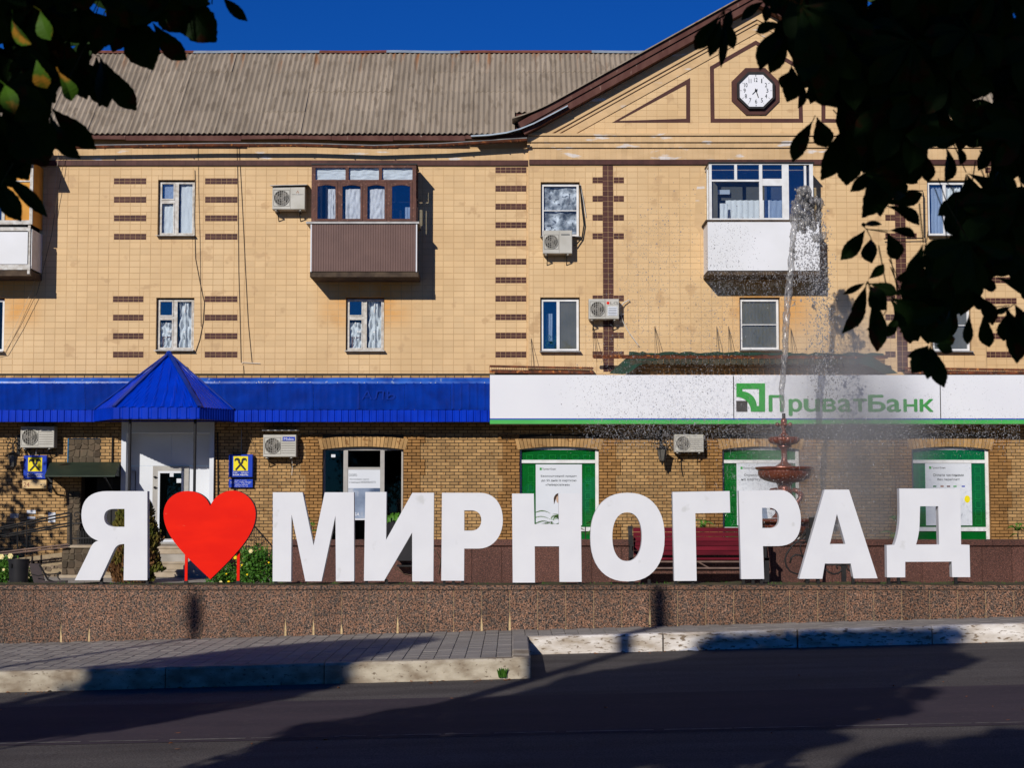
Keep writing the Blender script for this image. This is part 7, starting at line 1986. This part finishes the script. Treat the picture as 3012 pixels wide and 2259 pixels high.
# thuja behind the Я
tx, tz = W(392, 1722, 36.5); ztt = W(360,1468,36.5)[1]
t = thing('thuja', 'conical thuja, half dried brown, growing behind the Я', 'shrub', (tx, 36.5, GZ))
for (name, m_, lo, hi, ds) in (('foliage','thuja',.0,1.0,.5),('dry_foliage','thujadry',.0,.62,.5)):
    mb = MB()
    for _ in range(8500 if m_ == 'thuja' else 7000):
        h = rnd.uniform(lo, hi); H = ztt-GZ
        wv = .60*(1-h)**.30*(1+.16*noise.noise(Vector((h*5, 1, 0)))) if h > .12 else .42
        a = rnd.uniform(0, 6.283); nn_ = noise.noise(Vector((math.cos(a)*1.5, math.sin(a)*1.5, h*5)))
        dry = nn_+(.5-h)*.9
        if (m_ == 'thuja') == (dry > .12): continue
        r_ = wv*(rnd.random()**.25)*(1+.25*noise.noise(Vector((math.cos(a)*3, math.sin(a)*3, h*9))))
        p = Vector((tx+r_*math.cos(a)+.02*h, 36.5+r_*math.sin(a), GZ+h*H)); s = rnd.uniform(.02,.055)
        u = Vector((math.cos(a)*.5, math.sin(a)*.5, 1+rnd.gauss(0,.3))).normalized(); w = u.cross(Vector((rnd.gauss(0,1), rnd.gauss(0,1), 0))).normalized()
        mb.add([tuple(p-w*s*.2), tuple(p+w*s*.2), tuple(p+u*s*1.6+w*s*.5), tuple(p+u*s*2.0), tuple(p+u*s*1.3-w*s*.5)], [(0,1,2,3,4)])
    add(name, mb, M[m_], t)
mb = MB(); mb.tube([(tx,36.5,GZ-.02),(tx,36.5,GZ+1.2)], [.05,.02], 6); add('trunk', mb, M['bark'], t)
def rosebush(pxs, top, Yr, label, flowers, n=2600, seed=1):
    rnd = random.Random(seed); x0 = W(pxs[0],1700,Yr)[0]; x1 = W(pxs[1],1700,Yr)[0]; zt_ = W(pxs[0],top,Yr)[1]
    t = thing('rose_bush', label, 'shrub', ((x0+x1)/2, Yr, GZ), group='rose bushes behind the wall')
    mb = MB(); H = zt_-GZ
    for i in range(26):
        c = (rnd.uniform(x0+.1,x1-.1), Yr+rnd.uniform(-.25,.3), GZ+H*rnd.uniform(.1,.86)); leaf_clump(mb, c, n//26, (.2,.2,.17), .032, rnd)
    add('foliage', mb, M['roseleaf'], t)
    st_ = MB()
    for i in range(16):
        bx_ = rnd.uniform(x0+.1,x1-.1); st_.tube([(bx_,Yr,GZ),(bx_+rnd.uniform(-.1,.1),Yr,GZ+H*.5),(bx_+rnd.uniform(-.2,.2),Yr-.1,GZ+H*rnd.uniform(.8,1.05))], .008, 4)
    add('stem', st_, M['leafgreen'], t)
    for (fx, fy, s, m_) in flowers:
        c = Vector(W3(fx, fy, Yr-.35)); mb = MB()
        for ring, (rr_, hh) in enumerate(((1,.0),(.7,.3),(.4,.5))):
            for i in range(6):
                a = i*1.047+ring*.5; d_ = Vector((math.cos(a), -.35, math.sin(a))).normalized(); e_ = Vector((-math.sin(a),0,math.cos(a)))
                p = c+Vector((0,-hh*s,0)); mb.add([tuple(p), tuple(p+d_*s*rr_*.7+e_*s*rr_*.45), tuple(p+d_*s*rr_), tuple(p+d_*s*rr_*.7-e_*s*rr_*.45)], [(0,1,2,3)])
        add('flower', mb, M[m_], t)
kk7 = 7.373; fw = lambda x, y: (600+x/kk7, 1540+y/kk7)
rosebush((690,815), 1606, 33.0, 'rose bush with cream and yellow blooms between the heart and the М', [(*fw(1015,600),.045,'rose'),(*fw(820,905),.02,'roseyellow'),(*fw(1405,850),.02,'roseyellow'),(*fw(935,1110),.02,'roseyellow')], 3400, 3)
rosebush((612,700), 1668, 33.2, 'low rose bush under the point of the heart with a big yellow bloom', [(*fw(680,742),.04,'roseyellow'),(*fw(365,1280),.038,'rose'),(*fw(535,1270),.03,'roseyellow'),(*fw(485,1095),.018,'roseyellow')], 1600, 4)
rosebush((-40,40), 1640, 33.8, 'rose bush with pale blooms left of the bin', [(5,1638,.06,'rose'),(31,1636,.06,'rose'),(11,1676,.03,'rose')], 2200, 5)
rosebush((66,90), 1690, 34.6, 'small flowering clump between the bin and the garden bench', [(84,1700,.025,'rose')], 500, 6)
# feathery sumac plants in front of the windows
def feather(px_, top, bot, Yp, label, n=9, seed=0, L_=.6):
    rnd = random.Random(seed); x, z = W(px_, bot, Yp); zt_ = W(px_, top, Yp)[1]
    t = thing('feathery_shrub', label, 'shrub', (x, Yp, min(z, GZ+.6)), group='feathery shrubs growing in the planter')
    st_ = MB(); st_.tube([(x,Yp,zl2-.2),(x,Yp,z+(zt_-z)*.5)], .012, 5); add('stem', st_, M['bark'], t)
    mb = MB()
    for i in range(n):
        a = rnd.uniform(0,6.28); zb_ = z+(zt_-z)*rnd.uniform(.05,.7); ln_ = L_*rnd.uniform(.6,1.0); up = rnd.uniform(.2,.9)
        d_ = Vector((math.cos(a), math.sin(a)*.6, 0)); m = 16; p = Vector((x, Yp, zb_)); prev = p
        for s in range(1, m+1):
            u = s/m; c = Vector((x,Yp,zb_))+d_*ln_*u*.8+Vector((0,0,ln_*(up*u-.7*u*u)))
            tg = (c-prev).normalized(); prev = c; w = tg.cross(Vector((0,0,1))).normalized(); wl = .11*math.sin(math.pi*min(1,u*.9+.1))*L_/.6
            for sd_ in (-1, 1):
                tip = c+w*sd_*wl+tg*wl*.4-Vector((0,0,wl*.35)); bs_ = tg*.013
                mb.tint = rnd.random(); mb.add([tuple(c-bs_), tuple((c+tip)/2+tg*.014), tuple(tip), tuple((c+tip)/2-tg*.010)], [(0,1,2,3)])
    add('frond', mb, M['leafgreen'], t)
feather(1622,1478,1590,38.5,'tall feathery shrub seen over the crossbar of the Н',16,1,.75)
feather(1722,1510,1590,38.3,'low feathery shrub between the Н and the О',9,2,.55)
feather(2068,1506,1580,38.4,'feathery shrub seen under the arm of the Г',10,3,.6)
feather(2640,1468,1590,38.6,'feathery shrub in the mist between the А and the Д',10,4,.75)
feather(2995,1535,1590,38.5,'feathery shrub at the right edge over the planter wall',8,5,.5)
feather(916,1500,1590,38.6,'thin weedy shrub seen in the notch of the М',5,6,.35)
# monstera on the inner sill
rnd = random.Random(15)
mx_, mz_ = W(1160,1532,38.2); t = thing('potted_plant', 'bright green broad leaved plant in a dark pot seen over the И', 'plant', (mx_, 38.2, mz_-.3))
mb = MB(); mb.lathe(mx_, 38.2, [(.13,mz_-.9),(.22,mz_-.02),(.24,mz_)], 16); add('pot', mb, M['bin'], t)
for i in range(14):
    a = rnd.uniform(-1.4,1.4); c = Vector((mx_+.22*math.sin(a)*rnd.uniform(.5,1.2), 38.1+rnd.uniform(-.12,.1), mz_+.02+.25*rnd.random()*math.cos(a))); s = .10; pts = []
    for j in range(14):
        th = 2*math.pi*j/14; rr_ = s*(1-.35*math.sin(th))*(.72 if j % 2 else 1.0); pts.append(c+Vector((rr_*math.cos(th)*.8, .05*math.cos(th*2+a), rr_*math.sin(th))))
    mb = MB(); mb.add([tuple(c+Vector((0,-.02,0)))]+[tuple(p) for p in pts], [(0,k+1,(k+1)%14+1) for k in range(14)]); add('leaf', mb, M['leafgreen'], t)
rnd = random.Random(4)
mb = MB()

# ================================================================ lamp posts on the near pavement (their shadows reach the wall)
def lamp_post(wx, top_py, label, head):
    x, _ = W(wx, 1780, YW); zz = W(wx, top_py, YW)[1]; d_ = 20.2
    px_, py_ = x-SUN.x/SUN.y*d_, YW-d_; zt_ = zz-SUN.z/SUN.y*d_
    t = thing('street_lamp', label, 'street lamp', (px_, py_, 0), group='street lamps on the near side')
    mb = MB(); mb.lathe(px_, py_, [(.18,0),(.18,.9),(.10 if head else .14,1.0),(.06 if head else .13,zt_-.1),(.05,zt_)], 12); add('pole', mb, M['zinc'], t, smooth=True, angle=40)
    mb = MB()
    if head: mb.lathe(px_, py_, [(.02,zt_-.75),(.11,zt_-.62),(.15,zt_-.4),(.11,zt_-.12),(.02,zt_)], 12)
    else: mb.lathe(px_, py_, [(.10,zt_-.15),(.12,zt_-.05),(.02,zt_)], 12)
    add('lamp_head', mb, M['lampglass'], t, smooth=True)
lamp_post(1940, 1722, 'tall grey lamp post on the near pavement left of the camera, thicker pole', False)
lamp_post(572, 1738, 'slender grey lamp post with an oval head on the near pavement, far left', True)

# ================================================================ trees
# leaflet: obovate blade of a horse chestnut between a base and a tip
def leaflet(mb, a, b, w, rnd, droop=.12, face=None, n=9):
    a, b = Vector(a), Vector(b); d_ = b-a; L_ = d_.length
    f = Vector(face) if face is not None else Vector((rnd.gauss(0,.35), -1, rnd.gauss(0,.35)))
    s = d_.cross(f).normalized(); nn = s.cross(d_).normalized()
    prof = [(0,.03),(.12,.16),(.28,.42),(.45,.74),(.60,.95),(.72,1.0),(.82,.86),(.90,.55),(.955,.24),(1,.02)]
    if n > 12:
        pr2 = []
        for (u0, w0), (u1, w1) in zip(prof[:-1], prof[1:]):
            pr2 += [(u0, w0), ((u0+u1)/2, (w0+w1)/2+.025*(1 if u0 < .8 else 2)*(w0 > .1))]
        prof = pr2+[prof[-1]]
    P = []; ph = rnd.uniform(0,6)
    for i, (u, ww) in enumerate(prof):
        c = a+d_*u+nn*(droop*L_*math.sin(math.pi*u)); e = 1+.045*math.sin(i*2.6+ph)
        P += [tuple(c-s*w/2*ww*e+nn*w*.16*ww), tuple(c), tuple(c+s*w/2*ww*(2-e)+nn*w*.16*ww)]
    mb.add(P, [(i*3+k, i*3+k+1, i*3+k+4, i*3+k+3) for i in range(len(prof)-1) for k in range(2)])
def inside(p, poly):
    c = False; j = len(poly)-1
    for i in range(len(poly)):
        a, b = poly[i], poly[j]
        if (a[1] > p[1]) != (b[1] > p[1]) and p[0] < (b[0]-a[0])*(p[1]-a[1])/(b[1]-a[1])+a[0]: c = not c
        j = i
    return c
POLY_L = [(-80,-80),(470,-80),(470,0),(430,30),(370,55),(330,48),(300,70),(262,60),(240,100),(200,120),(222,150),(200,200),(165,195),(150,180),(120,200),(105,215),(112,255),(95,300),(70,330),(45,350),(20,380),(0,430),(-80,440)]
POLY_R = [(1575,-80),(1660,30),(1690,60),(1700,130),(1720,200),(1760,235),(1800,250),(1812,300),(1838,350),(1862,398),(1892,428),(1932,448),(1972,430),(1990,385),(1992,348),(2040,325),(2090,340),(2075,390),(2020,455),(1985,540),(1930,590),(1915,650),(1938,716),(1988,752),(2048,742),(2084,702),(2098,630),(2112,650),(2150,600),(2165,560),(2190,640),(2215,730),(2310,740),(2310,-80)]
# where the crowns' shade falls on street and pavement (display pixels): crowns are pruned and filled to suit
DARK = [[(265,1434),(400,1417),(560,1397),(760,1383),(925,1377),(948,1382),(880,1402),(790,1426),(745,1441),(765,1474),(715,1487),(640,1507),(535,1527),(460,1542),(350,1562),(250,1580),(105,1595),(-60,1612),(-60,1512),(60,1500),(150,1488),(192,1478),(190,1440)],
        [(-60,1440),(-60,1428),(150,1415),(60,1430),(38,1445),(40,1478),(-60,1492)],
        [(400,1657),(450,1637),(540,1612),(620,1587),(575,1582),(665,1565),(750,1552),(850,1535),(975,1520),(1106,1502),(1171,1482),(1221,1465),(1321,1445),(1456,1427),(1506,1412),(1506,1392),(1541,1370),(1800,1362),(2060,1354),(2081,1360),(2081,1382),(2061,1407),(2121,1427),(2041,1457),(1996,1477),(2036,1502),(1971,1517),(1971,1542),(1856,1562),(1781,1582),(1841,1597),(1756,1617),(1701,1637),(1576,1650),(1356,1655),(1356,1720),(300,1720)],
        [(2280,1470),(2150,1510),(2100,1532),(2160,1550),(2130,1590),(1990,1600),(1906,1612),(1830,1645),(1790,1720),(2280,1720)]]
def shadow_spot(p):
    x, y, z = p; gx = x
    for _ in range(2):
        g = zrd(gx); t_ = (z-g)/-SUN.z; gx, gy = x+SUN.x*t_, y+SUN.y*t_
    yk = YK1 if gx < XK else YK2
    if gy <= yk: return gx, gy, g
    g = zsw(gx); t_ = (z-g)/-SUN.z; hx, hy = x+SUN.x*t_, y+SUN.y*t_
    if hy >= yk: return hx, hy, g
    t_ = (yk-y)/SUN.y; return x+SUN.x*t_, yk, z+SUN.z*t_
def shadow_ok(p):
    g = shadow_spot(p)
    if g[1] > YW-.3: return abs(g[0]) > 22
    if g[1] < 6: return True
    q_ = proj(g); dx, dy = q_[0]/D, q_[1]/D
    if -70 < dx < 2290 and dy < 1715:
        return any(inside((dx, dy), d_) for d_ in DARK)
    return True
def dark_points(rnd, n):
    out = []
    while len(out) < n:
        dx, dy = rnd.uniform(-60,2280), rnd.uniform(1354,1720)
        if rnd.random() > ((dy-1225)/430)**-1.6*.25+.05 and rnd.random() > .5: continue
        if not any(inside((dx,dy), d_) for d_ in DARK): continue
        # point of the street seen there
        Y = 20.0
        for _ in range(4):
            x_, z_ = W(dx*D, dy*D, Y); g = zrd(x_); Y = Y*(EZ-g)/(EZ-z_)
        yk = YK1 if x_ < XK else YK2
        if Y > yk:
            for _ in range(4):
                x_, z_ = W(dx*D, dy*D, Y); g = zsw(x_); Y = Y*(EZ-g)/(EZ-z_)
            if Y < yk: Y = yk; x_, g = W(dx*D, dy*D, Y)
        if 11 < Y < 27: out.append(Vector((x_, Y, g)))
    return out
def cover(mb, c, r_, rnd, n, s0, s1, extra=None):
    pts = dark_points(rnd, n)
    for g in pts:
        o_ = g; dv = -SUN; c_ = Vector(c)
        A_ = sum((dv[i]/r_[i])**2 for i in range(3)); B_ = 2*sum((o_[i]-c_[i])*dv[i]/r_[i]**2 for i in range(3)); C_ = sum(((o_[i]-c_[i])/r_[i])**2 for i in range(3))-1
        d_ = B_*B_-4*A_*C_
        if d_ <= 0: continue
        t_ = rnd.uniform((-B_-d_**.5)/(2*A_), (-B_+d_**.5)/(2*A_)); p = g+dv*t_
        q_ = proj(p)
        if p.y > .5 and -200 < q_[0] < 3210 and -200 < q_[1] < 2300: continue
        if in_gap(p, .08): continue
        if (p-Vector((0,0,EZ))).length < 1.2: continue
        s = rnd.uniform(s0, s1); a = Vector((rnd.gauss(0,1), rnd.gauss(0,1), rnd.gauss(0,1))).normalized(); b = a.cross(Vector((rnd.gauss(0,1), rnd.gauss(0,1), rnd.gauss(0,1)))).normalized()
        mb.add([tuple(p-a*s), tuple(p+b*s*.62+a*s*.1), tuple(p+a*s), tuple(p-b*s*.62+a*s*.1)], [(0,1,2,3)])
HOLES = [(2040,246,4),(2118,222,3),(1837,18,3),(1881,14,5),(2180,45,3),(2108,322,5),(2130,372,4),(2195,395,5),(2030,505,6),(2012,522,5),(2172,508,3),
         (10,100,5),(108,52,4),(165,108,5),(60,275,7),(210,150,4),(5,250,4),(195,10,6),(225,30,5)]
def hole(dx, dy, r_=0):
    return any((dx-a_)**2+(dy-b_)**2 < (c_+r_)**2 for a_, b_, c_ in HOLES)
def seg_hole(p, q, w):
    for a_, b_, c_ in HOLES:
        vx, vy = q[0]-p[0], q[1]-p[1]; L2 = vx*vx+vy*vy+1e-9; u = max(0, min(1, ((a_-p[0])*vx+(b_-p[1])*vy)/L2))
        if (p[0]+vx*u-a_)**2+(p[1]+vy*u-b_)**2 < (c_+w)**2: return True
    return False
GAPS = []
for gx_, gy_, gw_ in ((46,60,.034),(92,52,.022),(86,156,.024),(142,184,.036),(18,212,.022)):
    GAPS.append((Vector(W3(gx_*D, gy_*D, 4.15)), gw_, (gx_, gy_)))
def in_gap(p, s=0.0):
    for c, w, g in GAPS:
        v = p-c; t_ = -v.dot(SUN)
        if t_ > .2 and (v+SUN*t_).length < w+s: return True
        if p.y > 1 and p.y < 4.5:
            k_ = p.y/c.y; q_ = Vector((0,0,EZ))+(c-Vector((0,0,EZ)))*k_
            if (p-q_).length < .10+s*.5: return True
    return False
def make_tree(label, trunk_xy, crown_c, crown_r, poly, explicit, seed, n_bulk, n_fill, xmin, xmax, yr=(4.2,6.4), sign=1):
    rnd = random.Random(seed)
    tx_, ty_ = trunk_xy
    t = thing('chestnut_tree', label, 'tree', (tx_, ty_, 0), group='chestnut trees over the near pavement')
    cc = Vector(crown_c)
    mb = MB(); mb.tube([(tx_,ty_,-.1),(tx_+.03,ty_,1.2),(tx_-.02,ty_+.03,2.6),(tx_,ty_,cc.z),(tx_+.1,ty_,cc.z+1.6)], [.24,.18,.16,.11,.04], 10); add('trunk', mb, M['bark'], t, smooth=True)
    for i in range(9):
        a = 2*math.pi*i/9+.4; mb = MB(); h = 2.6+.35*i; e = cc+Vector((math.cos(a)*crown_r[0]*.72, math.sin(a)*crown_r[1]*.72, rnd.uniform(-.5,.9)*crown_r[2]*.5))
        mid = (Vector((tx_,ty_,h))+e)/2+Vector((0,0,.3))
        pr = [proj(q_) for q_ in (mid, e)]
        if any(q_[0] > -60 and q_[0] < 3070 and q_[1] < 2259 and q_[1] > -60 and not inside((q_[0]/D, q_[1]/D), poly) for q_ in pr): continue
        mb.tube([(tx_,ty_,h), tuple(mid), tuple(e)], [.07,.045,.015], 6); add('branch', mb, M['bark'], t, smooth=True)
    # leaves in front of the camera, each drawn out leaflet by leaflet
    def place(a, b, w, Y):
        mb = MB(); leaflet(mb, W3(a[0]*D, a[1]*D, Y), W3(b[0]*D, b[1]*D, Y-rnd.uniform(0,.08)), w*D/F*Y, rnd); return mb
    for item in explicit:
        (cx_, cy_), tips, Y = item
        mb = MB(); wmax = 0
        for (bx_, by_, tx2, ty2, w) in tips:
            leaflet(mb, W3(bx_*D, by_*D, Y), W3(tx2*D, ty2*D, Y-rnd.uniform(-.03,.1)), w*D/F*Y*1.05, rnd, n=20)
            c0 = Vector(W3(cx_*D, cy_*D, Y)); c1 = Vector(W3(bx_*D, by_*D, Y))
            if (c0-c1).length > .01: mb.tube([c0, c1], .0015, 4)
        add('leaf', mb, M['sunleaf' if Y < 4.2 else 'chestnut'], t)
    # filling leaves: compound, five to seven leaflets round a stalk end
    cnt = 0; tries = 0
    while cnt < n_fill and tries < n_fill*60:
        tries += 1
        px_ = rnd.uniform(xmin, xmax); py_ = rnd.uniform(-120, 760)
        if not inside((px_, py_), poly) or hole(px_, py_): continue
        Y = rnd.uniform(*yr); c = Vector(W3(px_*D, py_*D, Y))
        if in_gap(c, .12): continue
        nl = rnd.choice((5,6,7,7)); L0 = rnd.uniform(.13,.20)
        base = rnd.uniform(-.4,.4)-math.pi/2; tips = []; bad = 0
        for i in range(nl):
            a = base+(i-(nl-1)/2)*(.62); l = L0*(1-.22*abs(i-(nl-1)/2)/(nl/2)); dy = rnd.uniform(-.4,.4)
            d_ = Vector((math.cos(a), dy, math.sin(a)-.25)).normalized()*l
            tip = c+d_; pq = proj(tip)
            if not inside((pq[0]/D, pq[1]/D), poly) and -20 < pq[0] < 3040 and pq[1] > -20: continue
            cq = proj(c)
            if seg_hole((cq[0]/D, cq[1]/D), (pq[0]/D, pq[1]/D), l*.11*F/Y/D): continue
            m_ = c+d_*.62; s_ = d_.normalized().cross(Vector((0,1,0)))*l*.17; ok = True
            for q_ in (m_+s_, m_-s_):
                pq = proj(q_)
                if not inside((pq[0]/D, pq[1]/D), poly) and -20 < pq[0] < 3040 and pq[1] > -20: ok = False
            if ok: tips.append((tip, l))
        if len(tips) < 2: continue
        mb = MB()
        for tip, l in tips: leaflet(mb, c+(tip-c)*.04, tip, l*.40, rnd, droop=rnd.uniform(.05,.2))
        mb.tube([c, c+Vector((rnd.uniform(-.05,.05), rnd.uniform(0,.1), rnd.uniform(.08,.16)))], .002, 4)
        add('leaf', mb, M['chestnut'], t); cnt += 1
    # the body of the crown: many simple leaves, pruned out of the view where the photograph is open
    mb = MB(); k_ = 0
    cl = [cc+Vector((rnd.gauss(0,.45)*crown_r[0], rnd.gauss(0,.45)*crown_r[1], rnd.gauss(0,.42)*crown_r[2])) for _ in range(80)]
    while k_ < n_bulk:
        if rnd.random() < .75: p = rnd.choice(cl)+Vector((rnd.gauss(0,.32), rnd.gauss(0,.32), rnd.gauss(0,.22)))
        else:
            d_ = Vector((rnd.gauss(0,1), rnd.gauss(0,1), rnd.gauss(0,1))).normalized()*rnd.random()**.4; p = cc+Vector((d_.x*crown_r[0], d_.y*crown_r[1], d_.z*crown_r[2]))
        k_ += 1
        if in_gap(p, .07) or not shadow_ok(p): continue
        if p.y > .4:
            q_ = proj(p); m_ = .12*F/p.y
            if -m_ < q_[0] < 3012+m_ and -m_ < q_[1] < 2259+m_:
                if p.y < 4.0 or hole(q_[0]/D, q_[1]/D, .055*F/p.y/D): continue
                if not all(inside(((q_[0]+dx)/D, (q_[1]+dy)/D), poly) or q_[1]+dy < 0 for dx, dy in ((-m_,0),(m_,0),(0,m_),(0,0))): continue
        elif (p-Vector((0,0,EZ))).length < 1.3: continue
        s = rnd.uniform(.07,.12); a = Vector((rnd.gauss(0,1), rnd.gauss(0,1), rnd.gauss(0,.6)-.5)).normalized(); b = a.cross(Vector((rnd.gauss(0,1), rnd.gauss(0,1), rnd.gauss(0,1)))).normalized()
        mb.add([tuple(p-a*s), tuple(p+b*s*.62+a*s*.1), tuple(p+a*s), tuple(p-b*s*.62+a*s*.1)], [(0,1,2,3)])
    cover(mb, crown_c, [v*1.02 for v in crown_r], rnd, 14000, .09, .15)
    add('crown', mb, M['foliage'], t, kind='stuff')
    return t
# explicit silhouettes: (stalk point), [(base x,y, tip x,y, width)], depth -- display pixels
EXL = [
 ((470,-10), [(482,-6,535,45,24)], 4.9),
 ((395,-25), [(400,-20,468,90,80),(385,-10,425,84,60),(345,-20,400,70,70)], 4.8),
 ((325,45), [(330,48,404,129,46)], 5.0),
 ((286,28), [(288,34,331,151,78)], 4.9),
 ((270,0), [(270,4,243,112,62),(290,0,270,80,50)], 5.1),
 ((226,130), [(228,134,295,238,48)], 5.0),
 ((205,118), [(208,122,232,232,56),(215,120,214,230,48)], 5.2),
 ((155,120), [(158,126,188,214,50)], 5.1),
 ((108,228), [(112,233,208,322,46),(108,240,175,343,42)], 5.0),
 ((15,222), [(18,226,100,359,104),(30,240,112,330,70)], 4.8),
 ((82,140), [(84,146,120,222,52)], 5.2),
 ((5,378), [(8,380,103,469,30)], 4.7),
 ((-8,388), [(-4,390,46,478,44)], 4.7),
 ((14,320), [(17,325,62,389,52),(-20,330,30,405,60)], 5.0)]
for c_, w_, (gx_, gy_) in GAPS: EXL.append(((gx_-20, gy_-40), [(gx_-20+.3*gy_ % 17,gy_-30,gx_+8+gx_*.3 % 19,gy_+34,38)], 4.15))
cL = [(250,90,95,315),(230,120,190,360)]
def r3(*v): # zoomed region coordinates -> display
    return tuple((1468.8+a/2.977) if i % 2 == 0 else a/2.977 for i, a in enumerate(v))
def L3(cx_, cy_, tips, Y): return (r3(cx_, cy_), [r3(a,b,c,d)+(w*1.28/2.977,) for a,b,c,d,w in tips], Y)
def L6(cx_, cy_, tips, Y): return L3(cx_, cy_+1093, [(a,b+1093,c,d+1093,w) for a,b,c,d,w in tips], Y)
EXR = [
 L3(285,60, [(255,95,95,318,82),(262,110,190,362,64),(275,120,262,434,44),(290,110,345,312,62),(330,60,300,200,50)], 5.0),
 L3(560,-20, [(545,5,395,128,50),(550,20,548,142,46)], 5.2),
 L3(700,110, [(680,150,487,205,60),(720,120,600,240,90),(740,150,515,452,120),(700,200,575,470,80)], 4.9),
 L3(730,400, [(715,420,688,655,110),(740,440,650,560,70),(760,480,758,696,70)], 5.1),
 L3(830,520, [(840,540,860,642,70)], 5.2),
 L3(870,740, [(855,775,724,1042,80),(880,750,944,948,100)], 5.0),
 L3(1080,740, [(1070,790,905,1158,115),(1085,800,1070,1192,130),(1100,740,1230,930,110)], 4.9),
 L3(1360,850, [(1340,890,1170,1400,165),(1270,1080,1095,1232,64),(1300,1060,1240,1330,80)], 4.8),
 L3(1600,920, [(1560,960,1597,1170,70),(1600,940,1500,1186,70),(1700,930,1705,1168,90),(1760,930,1800,1060,60)], 5.1),
 L6(1300,230, [(1310,215,1560,150,78),(1320,230,1540,355,84),(1230,160,1290,300,60)], 5.1),
 L6(1200,380, [(1190,385,1032,578,78),(1230,440,1235,600,84),(1330,400,1400,578,86),(1340,390,1515,432,60),(1180,360,1300,350,30),(1185,370,1180,335,22)], 5.0),
 L6(1207,715, [(1212,700,1312,604,52),(1190,725,1048,800,32),(1195,735,1040,1052,72),(1200,740,1140,1010,72),(1215,728,1400,800,64),(1225,745,1330,900,100),(1230,800,1268,1170,96)], 4.9),
 L6(1330,900, [(1280,980,1200,1025,40)], 4.9),
 L6(1430,890, [(1420,905,1336,1074,50),(1445,920,1480,1118,76),(1500,900,1540,1050,70)], 5.1),
 L6(1612,1118, [(1600,1125,1462,1200,50),(1598,1135,1490,1310,90),(1610,1130,1590,1345,80),(1625,1140,1700,1400,80),(1640,1125,1755,1172,52),(1610,1110,1770,1085,56)], 4.8),
 L6(1700,900, [(1690,905,1745,880,30)], 5.0),
 L6(1900,700, [(1880,720,2035,760,56),(1870,760,1930,900,60),(1900,800,2010,1000,90),(1960,900,1990,1140,76)], 5.0),
 L6(1850,930, [(1860,930,1850,1125,50)], 5.0),
 L6(2100,900, [(2090,880,2165,1245,120),(2120,900,2080,1100,80),(2150,860,2230,1120,90)], 4.9),
 L6(2030,880, [(2120,870,2020,905,40)], 5.2),
]
make_tree('horse chestnut tree hanging its leaves into the top left of the view', (-4.6, 4.6), (-4.2, 5.2, 8.0), (3.3,3.2,4.3), POLY_L, EXL, 31, 24000, 270, -60, 470)
make_tree('horse chestnut tree hanging its dense leaves into the upper right of the view', (5.2, 4.4), (3.9, 4.7, 6.5), (3.0,3.0,2.7), POLY_R, EXR, 37, 36000, 285, 1560, 2290)
# further street trees along the near pavement shade the road
def street_tree(x, y, h, r_, label, n, seed):
    rnd = random.Random(seed); t = thing('street_tree', label, 'tree', (x, y, 0), group='street trees behind the viewpoint')
    mb = MB(); mb.tube([(x,y,-.1),(x+.05,y,h*.3),(x,y+.05,h*.62)], [.22,.16,.06], 10); add('trunk', mb, M['bark'], t, smooth=True)
    for i in range(6):
        a = i*1.05; mb = MB(); mb.tube([(x,y,h*(.3+.04*i)),(x+math.cos(a)*r_*.7,y+math.sin(a)*r_*.7,h*(.5+.06*i))], [.06,.02], 6); add('branch', mb, M['bark'], t)
    mb = MB(); cl = [Vector((x+rnd.gauss(0,.42)*r_, y+rnd.gauss(0,.42)*r_, h*.64+rnd.gauss(0,.15)*h)) for _ in range(70)]
    for _ in range(n):
        p = rnd.choice(cl)+Vector((rnd.gauss(0,.38), rnd.gauss(0,.38), rnd.gauss(0,.3))); s = rnd.uniform(.09,.16)
        a = Vector((rnd.gauss(0,1), rnd.gauss(0,1), rnd.gauss(0,.6))).normalized(); b = a.cross(Vector((rnd.gauss(0,1), rnd.gauss(0,1), rnd.gauss(0,1)))).normalized()
        q_ = proj(p)
        if in_gap(p, .08) or (y < 20 and not shadow_ok(p)): continue
        if p.y > .5 and -150 < q_[0] < 3160 and -150 < q_[1] < 2300: continue
        mb.add([tuple(p-a*s), tuple(p+b*s*.6), tuple(p+a*s), tuple(p-b*s*.6)], [(0,1,2,3)])
    if y < 20: cover(mb, (x,y,h*.64), (r_,r_,h*.34), rnd, 9000, .10, .17)
    add('crown', mb, M['foliage'], t, kind='stuff')
TREES = [(-10.5,5.0,12.6,1.9,'tall slim street tree left of the camera'),(-3.6,-1.2,9.0,2.7,'street tree behind the camera, nearest on the left side'),(1.2,-2.4,9.6,2.7,'street tree behind the camera, nearest on the right side'),(-14.0,-3.5,8.5,2.6,'street tree behind the camera, third to the left'),(-6.5,-2.0,8.0,2.4,'street tree behind the camera, just left'),(-1.0,-4.5,9.0,2.6,'street tree straight behind the camera'),(9.5,-1.5,8.5,2.8,'street tree behind the camera, to the right'),(-16.5,4.0,8.5,2.8,'street tree far left of the camera by the kerb'),
         (12.5,3.5,8.0,2.4,'street tree far right of the camera by the kerb')]
for i, (x, y, h, r_, lb) in enumerate(TREES): street_tree(x, y, h, r_, lb, 7000, 50+i)
# a tree on the square, out of frame at the left, dapples the brick by the ramp
street_tree(-15.8, 34.4, 5.8, 2.1, 'small tree on the square beyond the left edge of the view', 6500, 90)
for o in list(bpy.data.objects):
    if o.name.startswith('water_drops') or o.name.startswith('fine_spray'): pass
